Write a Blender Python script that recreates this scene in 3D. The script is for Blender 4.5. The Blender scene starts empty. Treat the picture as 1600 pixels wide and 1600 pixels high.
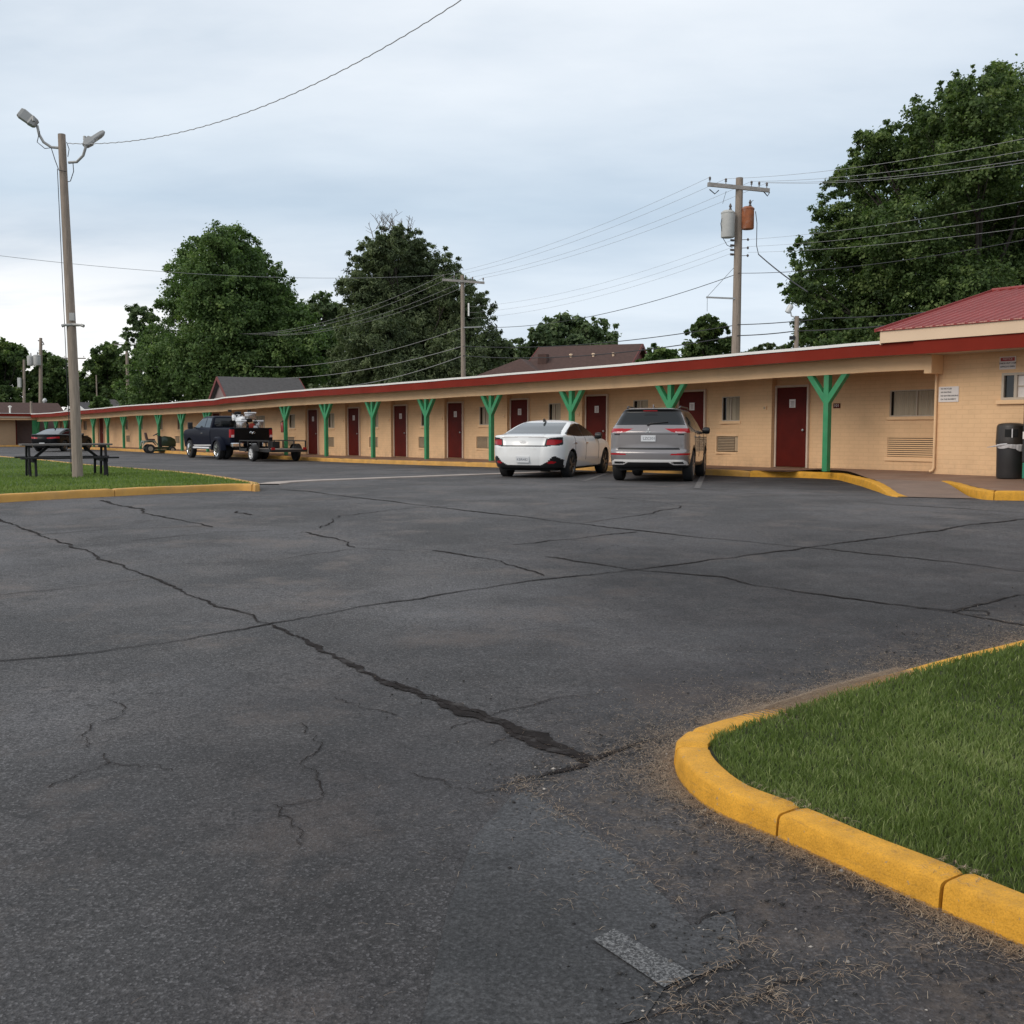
import bpy, bmesh, math, random
import numpy as np
from mathutils import Vector, Matrix
from mathutils.geometry import tessellate_polygon

random.seed(7)
rng = np.random.default_rng(11)
S = bpy.context.scene
C = S.collection
PI = math.pi

# ------------------------------------------------------------------ camera geometry
F = 1650.0                      # focal length in pixels of the 1600 px photograph
CZ = 1.10                       # camera height over the lot in front of the rooms
PITCH = math.atan(128.0 / F)
cP, sP = math.cos(PITCH), math.sin(PITCH)
E = np.array([-0.598, 0.8015]); E /= np.linalg.norm(E)        # along the facade, away
NI = np.array([E[1], -E[0]])                                   # into the building


def smooth(a, b, x):
    t = np.clip((x - a) / (b - a), 0, 1)
    return t * t * (3 - 2 * t)


def gz(x, y):
    """height of the ground: level by the rooms, falling gently towards the street and along the long wing"""
    s = E[0] * x + E[1] * y
    near = -0.55 * np.clip(1 - np.asarray(y, float) / 17.0, 0, 1.15) ** 1.25
    return near - 0.04 - 0.17 * smooth(17, 42, s)


def ray(u, v):
    x = (u - 800) / F; w = (800 - v) / F
    return np.array([x, cP + w * sP, -sP + w * cP])


def at(u, v, Y):
    d = ray(u, v); k = Y / d[1]
    return np.array([d[0] * k, Y, CZ + d[2] * k])


def G(u, v, dz=0.0):
    """point of the ground (raised by dz) seen at a pixel"""
    d = ray(u, v); z = 0.0
    for _ in range(40):
        k = (z - CZ) / d[2]
        x, y = d[0] * k, d[1] * k
        z = 0.5 * z + 0.5 * (float(gz(x, y)) + dz)
    return np.array([x, y, z])


def onD(u, D):
    """(s, Y) of the vertical plane D metres in front of the camera along the facade normal, at column u"""
    t = (u - 800) / F
    Y = D / (NI[0] * t + NI[1])
    return (E[0] * t + E[1]) * Y, Y


def sD(u, D):
    return onD(u, D)[0]


def zD(u, v, D):
    s, Y = onD(u, D)
    return at(u, v, Y)[2]


def W(s, D, z=0.0):
    p = s * E + D * NI
    return np.array([p[0], p[1], z])


# ------------------------------------------------------------------ objects
def tag(o, label=None, cat=None, group=None, kind=None):
    if label: o['label'] = label
    if cat: o['category'] = cat
    if group: o['group'] = group
    if kind: o['kind'] = kind
    return o


def link(name, me, mat=None, parent=None, smooth_faces=False):
    o = bpy.data.objects.new(name, me); C.objects.link(o)
    if mat is not None: me.materials.append(mat)
    if smooth_faces:
        me.polygons.foreach_set('use_smooth', np.ones(len(me.polygons), bool))
    if parent is not None: o.parent = parent
    return o


def empty(name, loc, rz=0.0, label=None, cat=None, group=None):
    o = bpy.data.objects.new(name, None); C.objects.link(o)
    o.empty_display_size = 0.2
    o.location = loc; o.rotation_euler = (0, 0, rz)
    return tag(o, label, cat, group)


def np_mesh(name, verts, faces, mat=None, parent=None, sm=False, attr=None):
    """faces: an (n,k) array or a list of tuples"""
    me = bpy.data.meshes.new(name)
    verts = np.asarray(verts, np.float32)
    if isinstance(faces, np.ndarray):
        n, k = faces.shape
        me.vertices.add(len(verts)); me.vertices.foreach_set('co', verts.ravel())
        me.loops.add(n * k); me.loops.foreach_set('vertex_index', faces.astype(np.int32).ravel())
        me.polygons.add(n)
        me.polygons.foreach_set('loop_start', np.arange(0, n * k, k, dtype=np.int32))
        me.update(calc_edges=True); me.validate()
    else:
        me.from_pydata([tuple(map(float, v)) for v in verts], [], faces); me.update()
    if attr is not None:
        for key, val in attr.items():
            a = me.attributes.new(key, 'FLOAT', 'POINT'); a.data.foreach_set('value', np.asarray(val, np.float32))
    return link(name, me, mat, parent, sm)


class MB:
    """collects boxes, tubes, lathes and prisms and links them as one mesh object"""
    def __init__(self): self.v = []; self.f = []

    def add(self, vs, fs):
        b = len(self.v)
        self.v += [tuple(map(float, p)) for p in vs]; self.f += [tuple(b + i for i in q) for q in fs]
        return self

    def box(self, x0, x1, y0, y1, z0, z1, M=None):
        vs = [(x, y, z) for z in (z0, z1) for y in (y0, y1) for x in (x0, x1)]
        if M is not None: vs = [M @ Vector(p) for p in vs]
        return self.add(vs, [(0, 2, 3, 1), (4, 5, 7, 6), (0, 1, 5, 4), (2, 6, 7, 3), (0, 4, 6, 2), (1, 3, 7, 5)])

    def cbox(self, c, s, rot=None):
        M = Matrix.Translation(Vector(c)) @ (rot.to_4x4() if rot is not None else Matrix.Identity(4))
        return self.box(-s[0] / 2, s[0] / 2, -s[1] / 2, s[1] / 2, -s[2] / 2, s[2] / 2, M)

    def bar(self, p, q, w, h):
        """a rectangular bar from p to q, w wide sideways and h deep"""
        p, q = Vector(p), Vector(q); d = q - p; L = d.length; d.normalize()
        up = Vector((0, 0, 1)) if abs(d.z) < 0.95 else Vector((0, 1, 0))
        a = d.cross(up).normalized(); b = a.cross(d).normalized()
        vs = [p + d * L * t + a * (i * w / 2) + b * (j * h / 2) for t in (0, 1) for i, j in ((-1, -1), (1, -1), (1, 1), (-1, 1))]
        return self.add(vs, [(0, 1, 2, 3), (7, 6, 5, 4), (0, 4, 5, 1), (1, 5, 6, 2), (2, 6, 7, 3), (3, 7, 4, 0)])

    def tube(self, pts, r, n=8, cap=True):
        pts = [Vector(p) for p in pts]
        rs = [r] * len(pts) if not hasattr(r, '__len__') else list(r)
        vs, fs, a = [], [], None
        for i, p in enumerate(pts):
            d = (pts[min(i + 1, len(pts) - 1)] - pts[max(i - 1, 0)]).normalized()
            if a is None:
                a = d.cross(Vector((0, 0, 1)) if abs(d.z) < 0.9 else Vector((1, 0, 0))).normalized()
            else:
                a = (a - d * a.dot(d)).normalized()
            b = d.cross(a)
            for k in range(n):
                t = 2 * PI * k / n
                vs.append(p + (a * math.cos(t) + b * math.sin(t)) * rs[i])
        for i in range(len(pts) - 1):
            for k in range(n):
                k2 = (k + 1) % n
                fs.append((i * n + k, i * n + k2, (i + 1) * n + k2, (i + 1) * n + k))
        if cap:
            fs.append(tuple(range(n - 1, -1, -1))); fs.append(tuple((len(pts) - 1) * n + k for k in range(n)))
        return self.add(vs, fs)

    def lathe(self, prof, n=16, M=None, cap=True):
        """prof: (radius, height) pairs about the z axis"""
        vs, fs = [], []
        for r, h in prof:
            for k in range(n):
                t = 2 * PI * k / n
                p = Vector((r * math.cos(t), r * math.sin(t), h))
                vs.append(M @ p if M is not None else p)
        for i in range(len(prof) - 1):
            for k in range(n):
                k2 = (k + 1) % n
                fs.append((i * n + k, i * n + k2, (i + 1) * n + k2, (i + 1) * n + k))
        if cap:
            fs.append(tuple(range(n - 1, -1, -1))); fs.append(tuple((len(prof) - 1) * n + k for k in range(n)))
        return self.add(vs, fs)

    def prism(self, poly, h0, h1, frame):
        """polygon (a,b) pairs extruded from h0 to h1; frame(a,b,h) gives the 3-D point"""
        n = len(poly)
        vs = [frame(a, b, h0) for a, b in poly] + [frame(a, b, h1) for a, b in poly]
        fs = [tuple(range(n - 1, -1, -1)), tuple(range(n, 2 * n))]
        fs += [(i, (i + 1) % n, n + (i + 1) % n, n + i) for i in range(n)]
        return self.add(vs, fs)

    def build(self, name, mat, parent=None, sm=False, bevel=0.0, loc=None, ang=40):
        me = bpy.data.meshes.new(name)
        bm = bmesh.new()
        vs = [bm.verts.new(p) for p in self.v]
        for f in self.f:
            try: bm.faces.new([vs[i] for i in f])
            except ValueError: pass
        bmesh.ops.recalc_face_normals(bm, faces=bm.faces)
        if bevel > 0:
            es = [e for e in bm.edges if len(e.link_faces) == 2 and e.calc_face_angle(0) > 0.6]
            bmesh.ops.bevel(bm, geom=es, offset=bevel, segments=2, profile=0.6, affect='EDGES', clamp_overlap=True)
        bm.to_mesh(me); bm.free()
        o = link(name, me, mat, parent, sm)
        if sm: me.set_sharp_from_angle(angle=math.radians(ang))
        if loc is not None: o.location = loc
        return o


def text_geo(s, size, align='CENTER', bold=0.0):
    cu = bpy.data.curves.new('lettering', 'FONT'); cu.body = s; cu.size = size; cu.align_x = align; cu.align_y = 'CENTER'
    cu.resolution_u = 3; cu.offset = bold
    o = bpy.data.objects.new('lettering', cu); C.objects.link(o)
    dg = bpy.context.evaluated_depsgraph_get()
    me = bpy.data.meshes.new_from_object(o.evaluated_get(dg))
    vs = [v.co.copy() for v in me.vertices]; fs = [tuple(p.vertices) for p in me.polygons]
    bpy.data.objects.remove(o); bpy.data.meshes.remove(me); bpy.data.curves.remove(cu)
    return vs, fs


def put_text(mb, s, size, org, ax, ay, align='CENTER', stretch=1.0, bold=0.0):
    vs, fs = text_geo(s, size, align, bold)
    org, ax, ay = Vector(org), Vector(ax), Vector(ay)
    mb.add([org + ax * (p.x * stretch) + ay * p.y for p in vs], fs)


# ------------------------------------------------------------------ materials
def nodes_of(name):
    m = bpy.data.materials.new(name); m.use_nodes = True
    nt = m.node_tree
    return m, nt, nt.nodes['Principled BSDF'], nt.nodes['Material Output']


def N(nt, typ, **kw):
    n = nt.nodes.new(typ)
    for k, v in kw.items():
        if k in n.bl_rna.properties: setattr(n, k, v)
        else: n.inputs[k].default_value = v
    return n


def mixc(nt, fac, a, b, mode='MIX'):
    n = nt.nodes.new('ShaderNodeMix'); n.data_type = 'RGBA'; n.blend_type = mode
    for sock, val in ((n.inputs[0], fac), (n.inputs[6], a), (n.inputs[7], b)):
        if hasattr(val, 'is_output'): nt.links.new(val, sock)
        else: sock.default_value = val if not isinstance(val, tuple) else (*val[:3], 1)
    return n.outputs[2]


def ramp(nt, src, stops):
    r = nt.nodes.new('ShaderNodeValToRGB')
    el = r.color_ramp.elements
    while len(el) < len(stops): el.new(0.5)
    for e, (p, c) in zip(el, stops):
        e.position = p; e.color = (c, c, c, 1) if not hasattr(c, '__len__') else (*c[:3], 1)
    nt.links.new(src, r.inputs[0])
    return r.outputs[0]


def noise(nt, vec, scale, detail=4, rough=0.55):
    n = N(nt, 'ShaderNodeTexNoise', Scale=scale, Detail=detail, Roughness=rough)
    if vec is not None: nt.links.new(vec, n.inputs['Vector'])
    return n.outputs['Fac']


def pbr(name, col, rough=0.6, metal=0.0, var=0.12, vs=4.0, bump=0.0, bs=60.0, spec=0.5, coat=0.0, dirt=None, dirt_amt=0.0, stretch=None):
    m, nt, b, out = nodes_of(name)
    tc = N(nt, 'ShaderNodeTexCoord')
    vec = tc.outputs['Object']
    if stretch:
        mp = N(nt, 'ShaderNodeMapping'); mp.inputs['Scale'].default_value = stretch
        nt.links.new(vec, mp.inputs[0]); vec = mp.outputs[0]
    f = noise(nt, vec, vs, 5)
    v = ramp(nt, f, [(0.3, 1 - var), (0.7, 1 + var * 0.5)])
    c = mixc(nt, 1.0, tuple(col), v, 'MULTIPLY')
    if dirt is not None:
        f2 = noise(nt, vec, vs * 0.6, 6, 0.65)
        c = mixc(nt, ramp(nt, f2, [(0.5, 0.0), (0.72, dirt_amt)]), c, tuple(dirt))
    nt.links.new(c, b.inputs['Base Color'])
    b.inputs['Roughness'].default_value = rough; b.inputs['Metallic'].default_value = metal
    b.inputs['Specular IOR Level'].default_value = spec; b.inputs['Coat Weight'].default_value = coat
    b.inputs['Coat Roughness'].default_value = 0.05
    if bump > 0:
        bp = N(nt, 'ShaderNodeBump', Strength=bump, Distance=0.01)
        nt.links.new(noise(nt, vec, bs, 4), bp.inputs['Height']); nt.links.new(bp.outputs[0], b.inputs['Normal'])
    return m


def brick_paint(name, col, bw=0.40, bh=0.10, bump=0.35, var=0.10):
    """painted brick: running bond in relief, dust and patches in the paint"""
    m, nt, b, out = nodes_of(name)
    tc = N(nt, 'ShaderNodeTexCoord'); sep = N(nt, 'ShaderNodeSeparateXYZ'); cmb = N(nt, 'ShaderNodeCombineXYZ')
    nt.links.new(tc.outputs['Object'], sep.inputs[0])
    add = N(nt, 'ShaderNodeMath', operation='ADD'); nt.links.new(sep.outputs[0], add.inputs[0]); nt.links.new(sep.outputs[1], add.inputs[1])
    nt.links.new(add.outputs[0], cmb.inputs[0]); nt.links.new(sep.outputs[2], cmb.inputs[1])
    br = N(nt, 'ShaderNodeTexBrick', Scale=1.0)
    br.inputs['Mortar Size'].default_value = 0.012; br.inputs['Mortar Smooth'].default_value = 0.5
    br.inputs['Brick Width'].default_value = bw; br.inputs['Row Height'].default_value = bh
    br.inputs['Color1'].default_value = (1, 1, 1, 1); br.inputs['Color2'].default_value = (0.93, 0.93, 0.93, 1); br.inputs['Mortar'].default_value = (0.82, 0.80, 0.78, 1)
    nt.links.new(cmb.outputs[0], br.inputs[0])
    v = ramp(nt, noise(nt, tc.outputs['Object'], 1.3, 6, 0.6), [(0.3, 1 - var), (0.7, 1.0)])
    c = mixc(nt, 1.0, tuple(col), v, 'MULTIPLY')
    c = mixc(nt, 0.42, c, mixc(nt, 1.0, c, br.outputs['Color'], 'MULTIPLY'))
    # grime with its own shape, splashed up in the lowest half metre
    gr = N(nt, 'ShaderNodeMapRange'); nt.links.new(sep.outputs[2], gr.inputs[0])
    gr.inputs[1].default_value = 0.0; gr.inputs[2].default_value = 0.6; gr.inputs[3].default_value = 0.55; gr.inputs[4].default_value = 0.0
    gm = N(nt, 'ShaderNodeMath', operation='MULTIPLY'); nt.links.new(gr.outputs[0], gm.inputs[0])
    nt.links.new(ramp(nt, noise(nt, tc.outputs['Object'], 5, 6, 0.7), [(0.42, 0.0), (0.75, 1.0)]), gm.inputs[1])
    c = mixc(nt, gm.outputs[0], c, (0.30, 0.22, 0.15))
    nt.links.new(c, b.inputs['Base Color']); b.inputs['Roughness'].default_value = 0.7; b.inputs['Specular IOR Level'].default_value = 0.3
    h = N(nt, 'ShaderNodeMath', operation='MULTIPLY_ADD'); nt.links.new(noise(nt, tc.outputs['Object'], 70, 3), h.inputs[0]); h.inputs[1].default_value = 0.25
    inv = N(nt, 'ShaderNodeMath', operation='SUBTRACT'); inv.inputs[0].default_value = 1.0; nt.links.new(br.outputs['Fac'], inv.inputs[1])
    nt.links.new(inv.outputs[0], h.inputs[2])
    bp = N(nt, 'ShaderNodeBump', Strength=bump, Distance=0.008); nt.links.new(h.outputs[0], bp.inputs['Height']); nt.links.new(bp.outputs[0], b.inputs['Normal'])
    return m


def glass_dark(name, col=(0.02, 0.024, 0.028), rough=0.04, spec=0.6):
    m, nt, b, out = nodes_of(name)
    b.inputs['Base Color'].default_value = (*col, 1); b.inputs['Roughness'].default_value = rough
    b.inputs['Specular IOR Level'].default_value = spec; b.inputs['IOR'].default_value = 1.5
    return m


def leaf_mat(name, dark, mid, light, trans=0.28):
    m, nt, b, out = nodes_of(name)
    at_ = N(nt, 'ShaderNodeAttribute'); at_.attribute_name = 'tint'
    c = ramp(nt, at_.outputs['Fac'], [(0.0, dark), (0.5, mid), (1.0, light)])
    nt.links.new(c, b.inputs['Base Color']); b.inputs['Roughness'].default_value = 0.55; b.inputs['Specular IOR Level'].default_value = 0.25
    tr = N(nt, 'ShaderNodeBsdfTranslucent'); nt.links.new(mixc(nt, 1.0, c, (1.0, 1.15, 0.6), 'MULTIPLY'), tr.inputs[0])
    mx = N(nt, 'ShaderNodeMixShader'); mx.inputs[0].default_value = trans
    nt.links.new(b.outputs[0], mx.inputs[1]); nt.links.new(tr.outputs[0], mx.inputs[2]); nt.links.new(mx.outputs[0], out.inputs[0])
    return m


M = {}
M['peach'] = pbr('peach_paint', (0.81, 0.53, 0.295), 0.65, var=0.08, vs=1.5, bump=0.1, bs=50, dirt=(0.45, 0.29, 0.17), dirt_amt=0.25)
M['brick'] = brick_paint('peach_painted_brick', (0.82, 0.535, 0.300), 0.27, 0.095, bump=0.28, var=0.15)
M['brick_shade'] = brick_paint('shaded_peach_brick', (0.52, 0.36, 0.22))  # peach brick again, with the cross wing's shade darkened into its colour
M['red'] = pbr('red_fascia_paint', (0.20, 0.022, 0.012), 0.65, spec=0.10, var=0.15, vs=1.0, dirt=(0.20, 0.04, 0.03), dirt_amt=0.4)
M['white_trim'] = pbr('white_drip_edge', (0.80, 0.78, 0.74), 0.45, var=0.06)
M['cream'] = pbr('cream_fascia_board', (0.74, 0.55, 0.38), 0.6, var=0.08, vs=0.8)
M['soffit'] = pbr('soffit_paint', (0.52, 0.42, 0.32), 0.7, var=0.12, vs=1.2)
M['roof_flat'] = pbr('flat_roofing', (0.35, 0.34, 0.33), 0.9, var=0.2)
M['green'] = pbr('green_post_paint', (0.036, 0.265, 0.108), 0.55, var=0.16, vs=5, dirt=(0.10, 0.22, 0.13), dirt_amt=0.45)
M['door'] = pbr('maroon_door_paint', (0.098, 0.0095, 0.005), 0.55, spec=0.15, var=0.18, vs=2.5)
M['jamb'] = pbr('pale_door_frame', (0.62, 0.50, 0.40), 0.55)
M['paper'] = pbr('white_paper', (0.72, 0.66, 0.62), 0.7, var=0.05)
M['ink'] = pbr('black_ink', (0.03, 0.03, 0.03), 0.6)
M['greyink'] = pbr('grey_print', (0.32, 0.28, 0.27), 0.7)
M['redsign'] = pbr('red_sign_ink', (0.36, 0.03, 0.03), 0.5)
M['win'] = glass_dark('window_glass', (0.015, 0.015, 0.014))
M['curtain'] = pbr('pleated_curtain', (0.44, 0.37, 0.27), 0.85, var=0.25, vs=9, stretch=(1, 1, 0.05))
M['alu'] = pbr('aluminium_frame', (0.50, 0.42, 0.33), 0.5, metal=0.1)
M['ac'] = pbr('tan_ac_grille', (0.45, 0.33, 0.21), 0.55)
M['acdark'] = pbr('dark_slot', (0.09, 0.065, 0.045), 0.8)
M['walk'] = pbr('brown_walkway_paint', (0.235, 0.135, 0.088), 0.75, var=0.22, vs=1.6, bump=0.15, bs=90, dirt=(0.30, 0.23, 0.18), dirt_amt=0.5)
M['ramp'] = pbr('worn_concrete_ramp', (0.225, 0.155, 0.118), 0.85, var=0.2, vs=2.0, bump=0.2, bs=120, dirt=(0.21, 0.14, 0.10), dirt_amt=0.6)
M['conc'] = pbr('gutter_concrete', (0.40, 0.34, 0.30), 0.85, var=0.25, vs=2.0, bump=0.2, bs=100)
M['kerb'] = pbr('yellow_kerb_paint', (0.68, 0.325, 0.032), 0.6, var=0.14, vs=9, bump=0.6, bs=75, dirt=(0.36, 0.19, 0.06), dirt_amt=0.45)
M['kerb_far'] = pbr('faded_yellow_kerb_paint', (0.62, 0.33, 0.075), 0.65, var=0.2, vs=3, bump=0.3, bs=40, dirt=(0.40, 0.25, 0.12), dirt_amt=0.6)
M['wood'] = pbr('weathered_pole_wood', (0.29, 0.235, 0.19), 0.85, var=0.32, vs=7, bump=0.5, bs=30, stretch=(5, 5, 0.35))
M['wood_dark'] = pbr('dark_pole_wood', (0.11, 0.082, 0.066), 0.85, var=0.3, vs=6, bump=0.3, bs=30, stretch=(5, 5, 0.35))
M['galv'] = pbr('galvanised_steel', (0.38, 0.38, 0.37), 0.45, metal=0.6, var=0.2)
M['lamp_grey'] = pbr('grey_lamp_housing', (0.36, 0.36, 0.35), 0.5, metal=0.2)
M['lens'] = pbr('lamp_lens', (0.55, 0.56, 0.55), 0.2)
M['cable'] = pbr('black_cable', (0.02, 0.02, 0.022), 0.6)
M['wire'] = pbr('grey_line_wire', (0.30, 0.30, 0.30), 0.6)
M['arm_wood'] = pbr('silvered_crossarm_wood', (0.33, 0.31, 0.29), 0.85, var=0.3, vs=8)
M['tr_grey'] = pbr('grey_transformer_paint', (0.47, 0.47, 0.45), 0.5, var=0.1)
M['tr_rust'] = pbr('rusty_transformer', (0.33, 0.11, 0.045), 0.8, var=0.3, vs=5, dirt=(0.38, 0.33, 0.30), dirt_amt=0.5)
M['porcelain'] = pbr('dark_porcelain', (0.10, 0.085, 0.08), 0.25)
M['plastic'] = pbr('dark_recycled_plank', (0.022, 0.021, 0.022), 0.7, spec=0.2, var=0.2, bump=0.15)
M['plank'] = pbr('grey_table_plank', (0.13, 0.115, 0.105), 0.7, var=0.25, vs=5, stretch=(0.6, 8, 8), bump=0.2)
M['bin'] = pbr('black_bin_plastic', (0.030, 0.029, 0.030), 0.45, var=0.15)
M['bin_lid'] = pbr('brown_black_bin_lid', (0.040, 0.032, 0.026), 0.35)
M['liner'] = pbr('clear_bin_liner', (0.55, 0.53, 0.53), 0.25)
M['metal_roof'] = pbr('red_metal_roof', (0.29, 0.052, 0.048), 0.45, var=0.15, vs=0.8, spec=0.3)
M['shingle'] = pbr('grey_shingles', (0.085, 0.080, 0.080), 0.9, var=0.25, vs=6, bump=0.3, bs=20)
M['shingle_brown'] = pbr('brown_shingles', (0.078, 0.042, 0.034), 0.9, var=0.25, vs=6, bump=0.3, bs=20)
M['siding_maroon'] = pbr('maroon_siding', (0.16, 0.035, 0.03), 0.7)
M['siding_grey'] = pbr('mauve_grey_siding', (0.20, 0.15, 0.145), 0.7)
M['siding_white'] = pbr('white_siding', (0.7, 0.7, 0.68), 0.6)
M['white_pipe'] = pbr('white_vent_pipe', (0.7, 0.68, 0.64), 0.5)
M['rubber'] = pbr('tyre_rubber', (0.016, 0.016, 0.017), 0.75, bump=0.1)
M['rim'] = pbr('alloy_rim', (0.35, 0.35, 0.36), 0.3, metal=0.85)
M['rim_dark'] = pbr('dark_alloy_rim', (0.14, 0.14, 0.145), 0.35, metal=0.8)
M['chrome'] = pbr('chrome', (0.75, 0.75, 0.75), 0.12, metal=1.0, var=0.03)
M['black_trim'] = pbr('black_trim', (0.012, 0.012, 0.013), 0.4)
M['underbody'] = pbr('underbody_black', (0.008, 0.008, 0.008), 0.9)
M['auto_glass'] = glass_dark('tinted_auto_glass', (0.008, 0.010, 0.011), 0.03, 0.5)
M['rear_glass'] = glass_dark('clear_rear_glass', (0.05, 0.06, 0.065), 0.03, 1.0)
M['tail_red'] = pbr('red_tail_lens', (0.36, 0.010, 0.016), 0.25, coat=0.15, spec=0.3, var=0.1)
M['tail_clear'] = pbr('clear_tail_lens', (0.62, 0.45, 0.45), 0.15, coat=1.0)
M['white_car'] = pbr('white_car_paint', (0.86, 0.86, 0.85), 0.3, coat=0.6, var=0.02)
M['grey_car'] = pbr('metallic_grey_car_paint', (0.24, 0.222, 0.222), 0.32, metal=0.5, coat=1.0, var=0.03)
M['black_car'] = pbr('black_car_paint', (0.005, 0.005, 0.006), 0.35, coat=0.08, spec=0.12, var=0.02)
M['navy_car'] = pbr('navy_truck_paint', (0.006, 0.008, 0.017), 0.4, coat=0.0, spec=0.09, var=0.03)
M['silver'] = pbr('satin_silver_trim', (0.80, 0.78, 0.76), 0.35, metal=0.25, var=0.03)
M['plate'] = pbr('licence_plate', (0.62, 0.63, 0.64), 0.4, var=0.08, vs=12)
M['plate_ink'] = pbr('licence_plate_ink', (0.06, 0.07, 0.10), 0.5)
M['mower_green'] = pbr('dark_green_mower_paint', (0.016, 0.036, 0.014), 0.35, coat=0.5)
M['mower_pale'] = pbr('pale_grey_green_fender', (0.20, 0.23, 0.19), 0.45)
M['mower_seat'] = pbr('worn_brown_seat', (0.07, 0.035, 0.028), 0.6)
M['mower_hub'] = pbr('dull_cream_hub', (0.33, 0.28, 0.22), 0.5)
M['trailer'] = pbr('black_trailer_steel', (0.020, 0.018, 0.017), 0.55, var=0.25)
M['trailer_deck'] = pbr('grey_deck_boards', (0.20, 0.165, 0.14), 0.8, var=0.3, stretch=(0.6, 6, 6))
M['moto_white'] = pbr('white_motorcycle_paint', (0.78, 0.78, 0.78), 0.25, coat=1.0, var=0.02)
M['case_chrome'] = pbr('polished_case', (0.50, 0.47, 0.46), 0.22, metal=0.8, var=0.25, vs=9, stretch=(1, 6, .3))
M['rust_red'] = pbr('red_extinguisher_paint', (0.33, 0.03, 0.02), 0.35, coat=0.5)
M['green_metal'] = pbr('teal_green_cabinet', (0.02, 0.20, 0.13), 0.5)
M['soil'] = pbr('dark_lawn_soil', (0.030, 0.034, 0.012), 0.95, var=0.4, vs=8, bump=0.5, bs=30)
M['turf'] = pbr('mown_turf_base', (0.046, 0.088, 0.018), 0.95, var=0.35, vs=2.2, bump=0.6, bs=25)
M['yard'] = pbr('rough_yard_ground', (0.09, 0.10, 0.05), 0.95, var=0.4, vs=0.4)
M['bark'] = pbr('tree_bark', (0.055, 0.045, 0.038), 0.9, var=0.3, vs=4, bump=0.5, bs=12, stretch=(3, 3, 0.5))
M['deadwood'] = pbr('grey_dead_twigs', (0.16, 0.14, 0.125), 0.9)
M['leaf_dark'] = leaf_mat('dark_maple_leaves', (0.034, 0.060, 0.021), (0.092, 0.145, 0.048), (0.25, 0.32, 0.11), 0.40)
M['leaf_green'] = leaf_mat('fresh_green_leaves', (0.046, 0.082, 0.028), (0.112, 0.182, 0.058), (0.235, 0.315, 0.11), 0.36)
M['leaf_cedar'] = leaf_mat('olive_cedar_foliage', (0.046, 0.068, 0.034), (0.125, 0.162, 0.078), (0.24, 0.285, 0.145), 0.30)
M['leaf_pale'] = leaf_mat('dusty_pale_leaves', (0.06, 0.095, 0.045), (0.13, 0.185, 0.085), (0.24, 0.30, 0.15), 0.34)
M['grass_blade'] = leaf_mat('lawn_grass_blades', (0.062, 0.090, 0.022), (0.148, 0.205, 0.056), (0.38, 0.41, 0.19), 0.38)
M['grass_far'] = leaf_mat('island_grass_blades', (0.095, 0.145, 0.030), (0.155, 0.225, 0.052), (0.28, 0.33, 0.11), 0.38)
M['straw'] = leaf_mat('dry_grass_straw', (0.14, 0.095, 0.065), (0.37, 0.265, 0.18), (0.60, 0.49, 0.36), 0.1)
M['stripe'] = None


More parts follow.
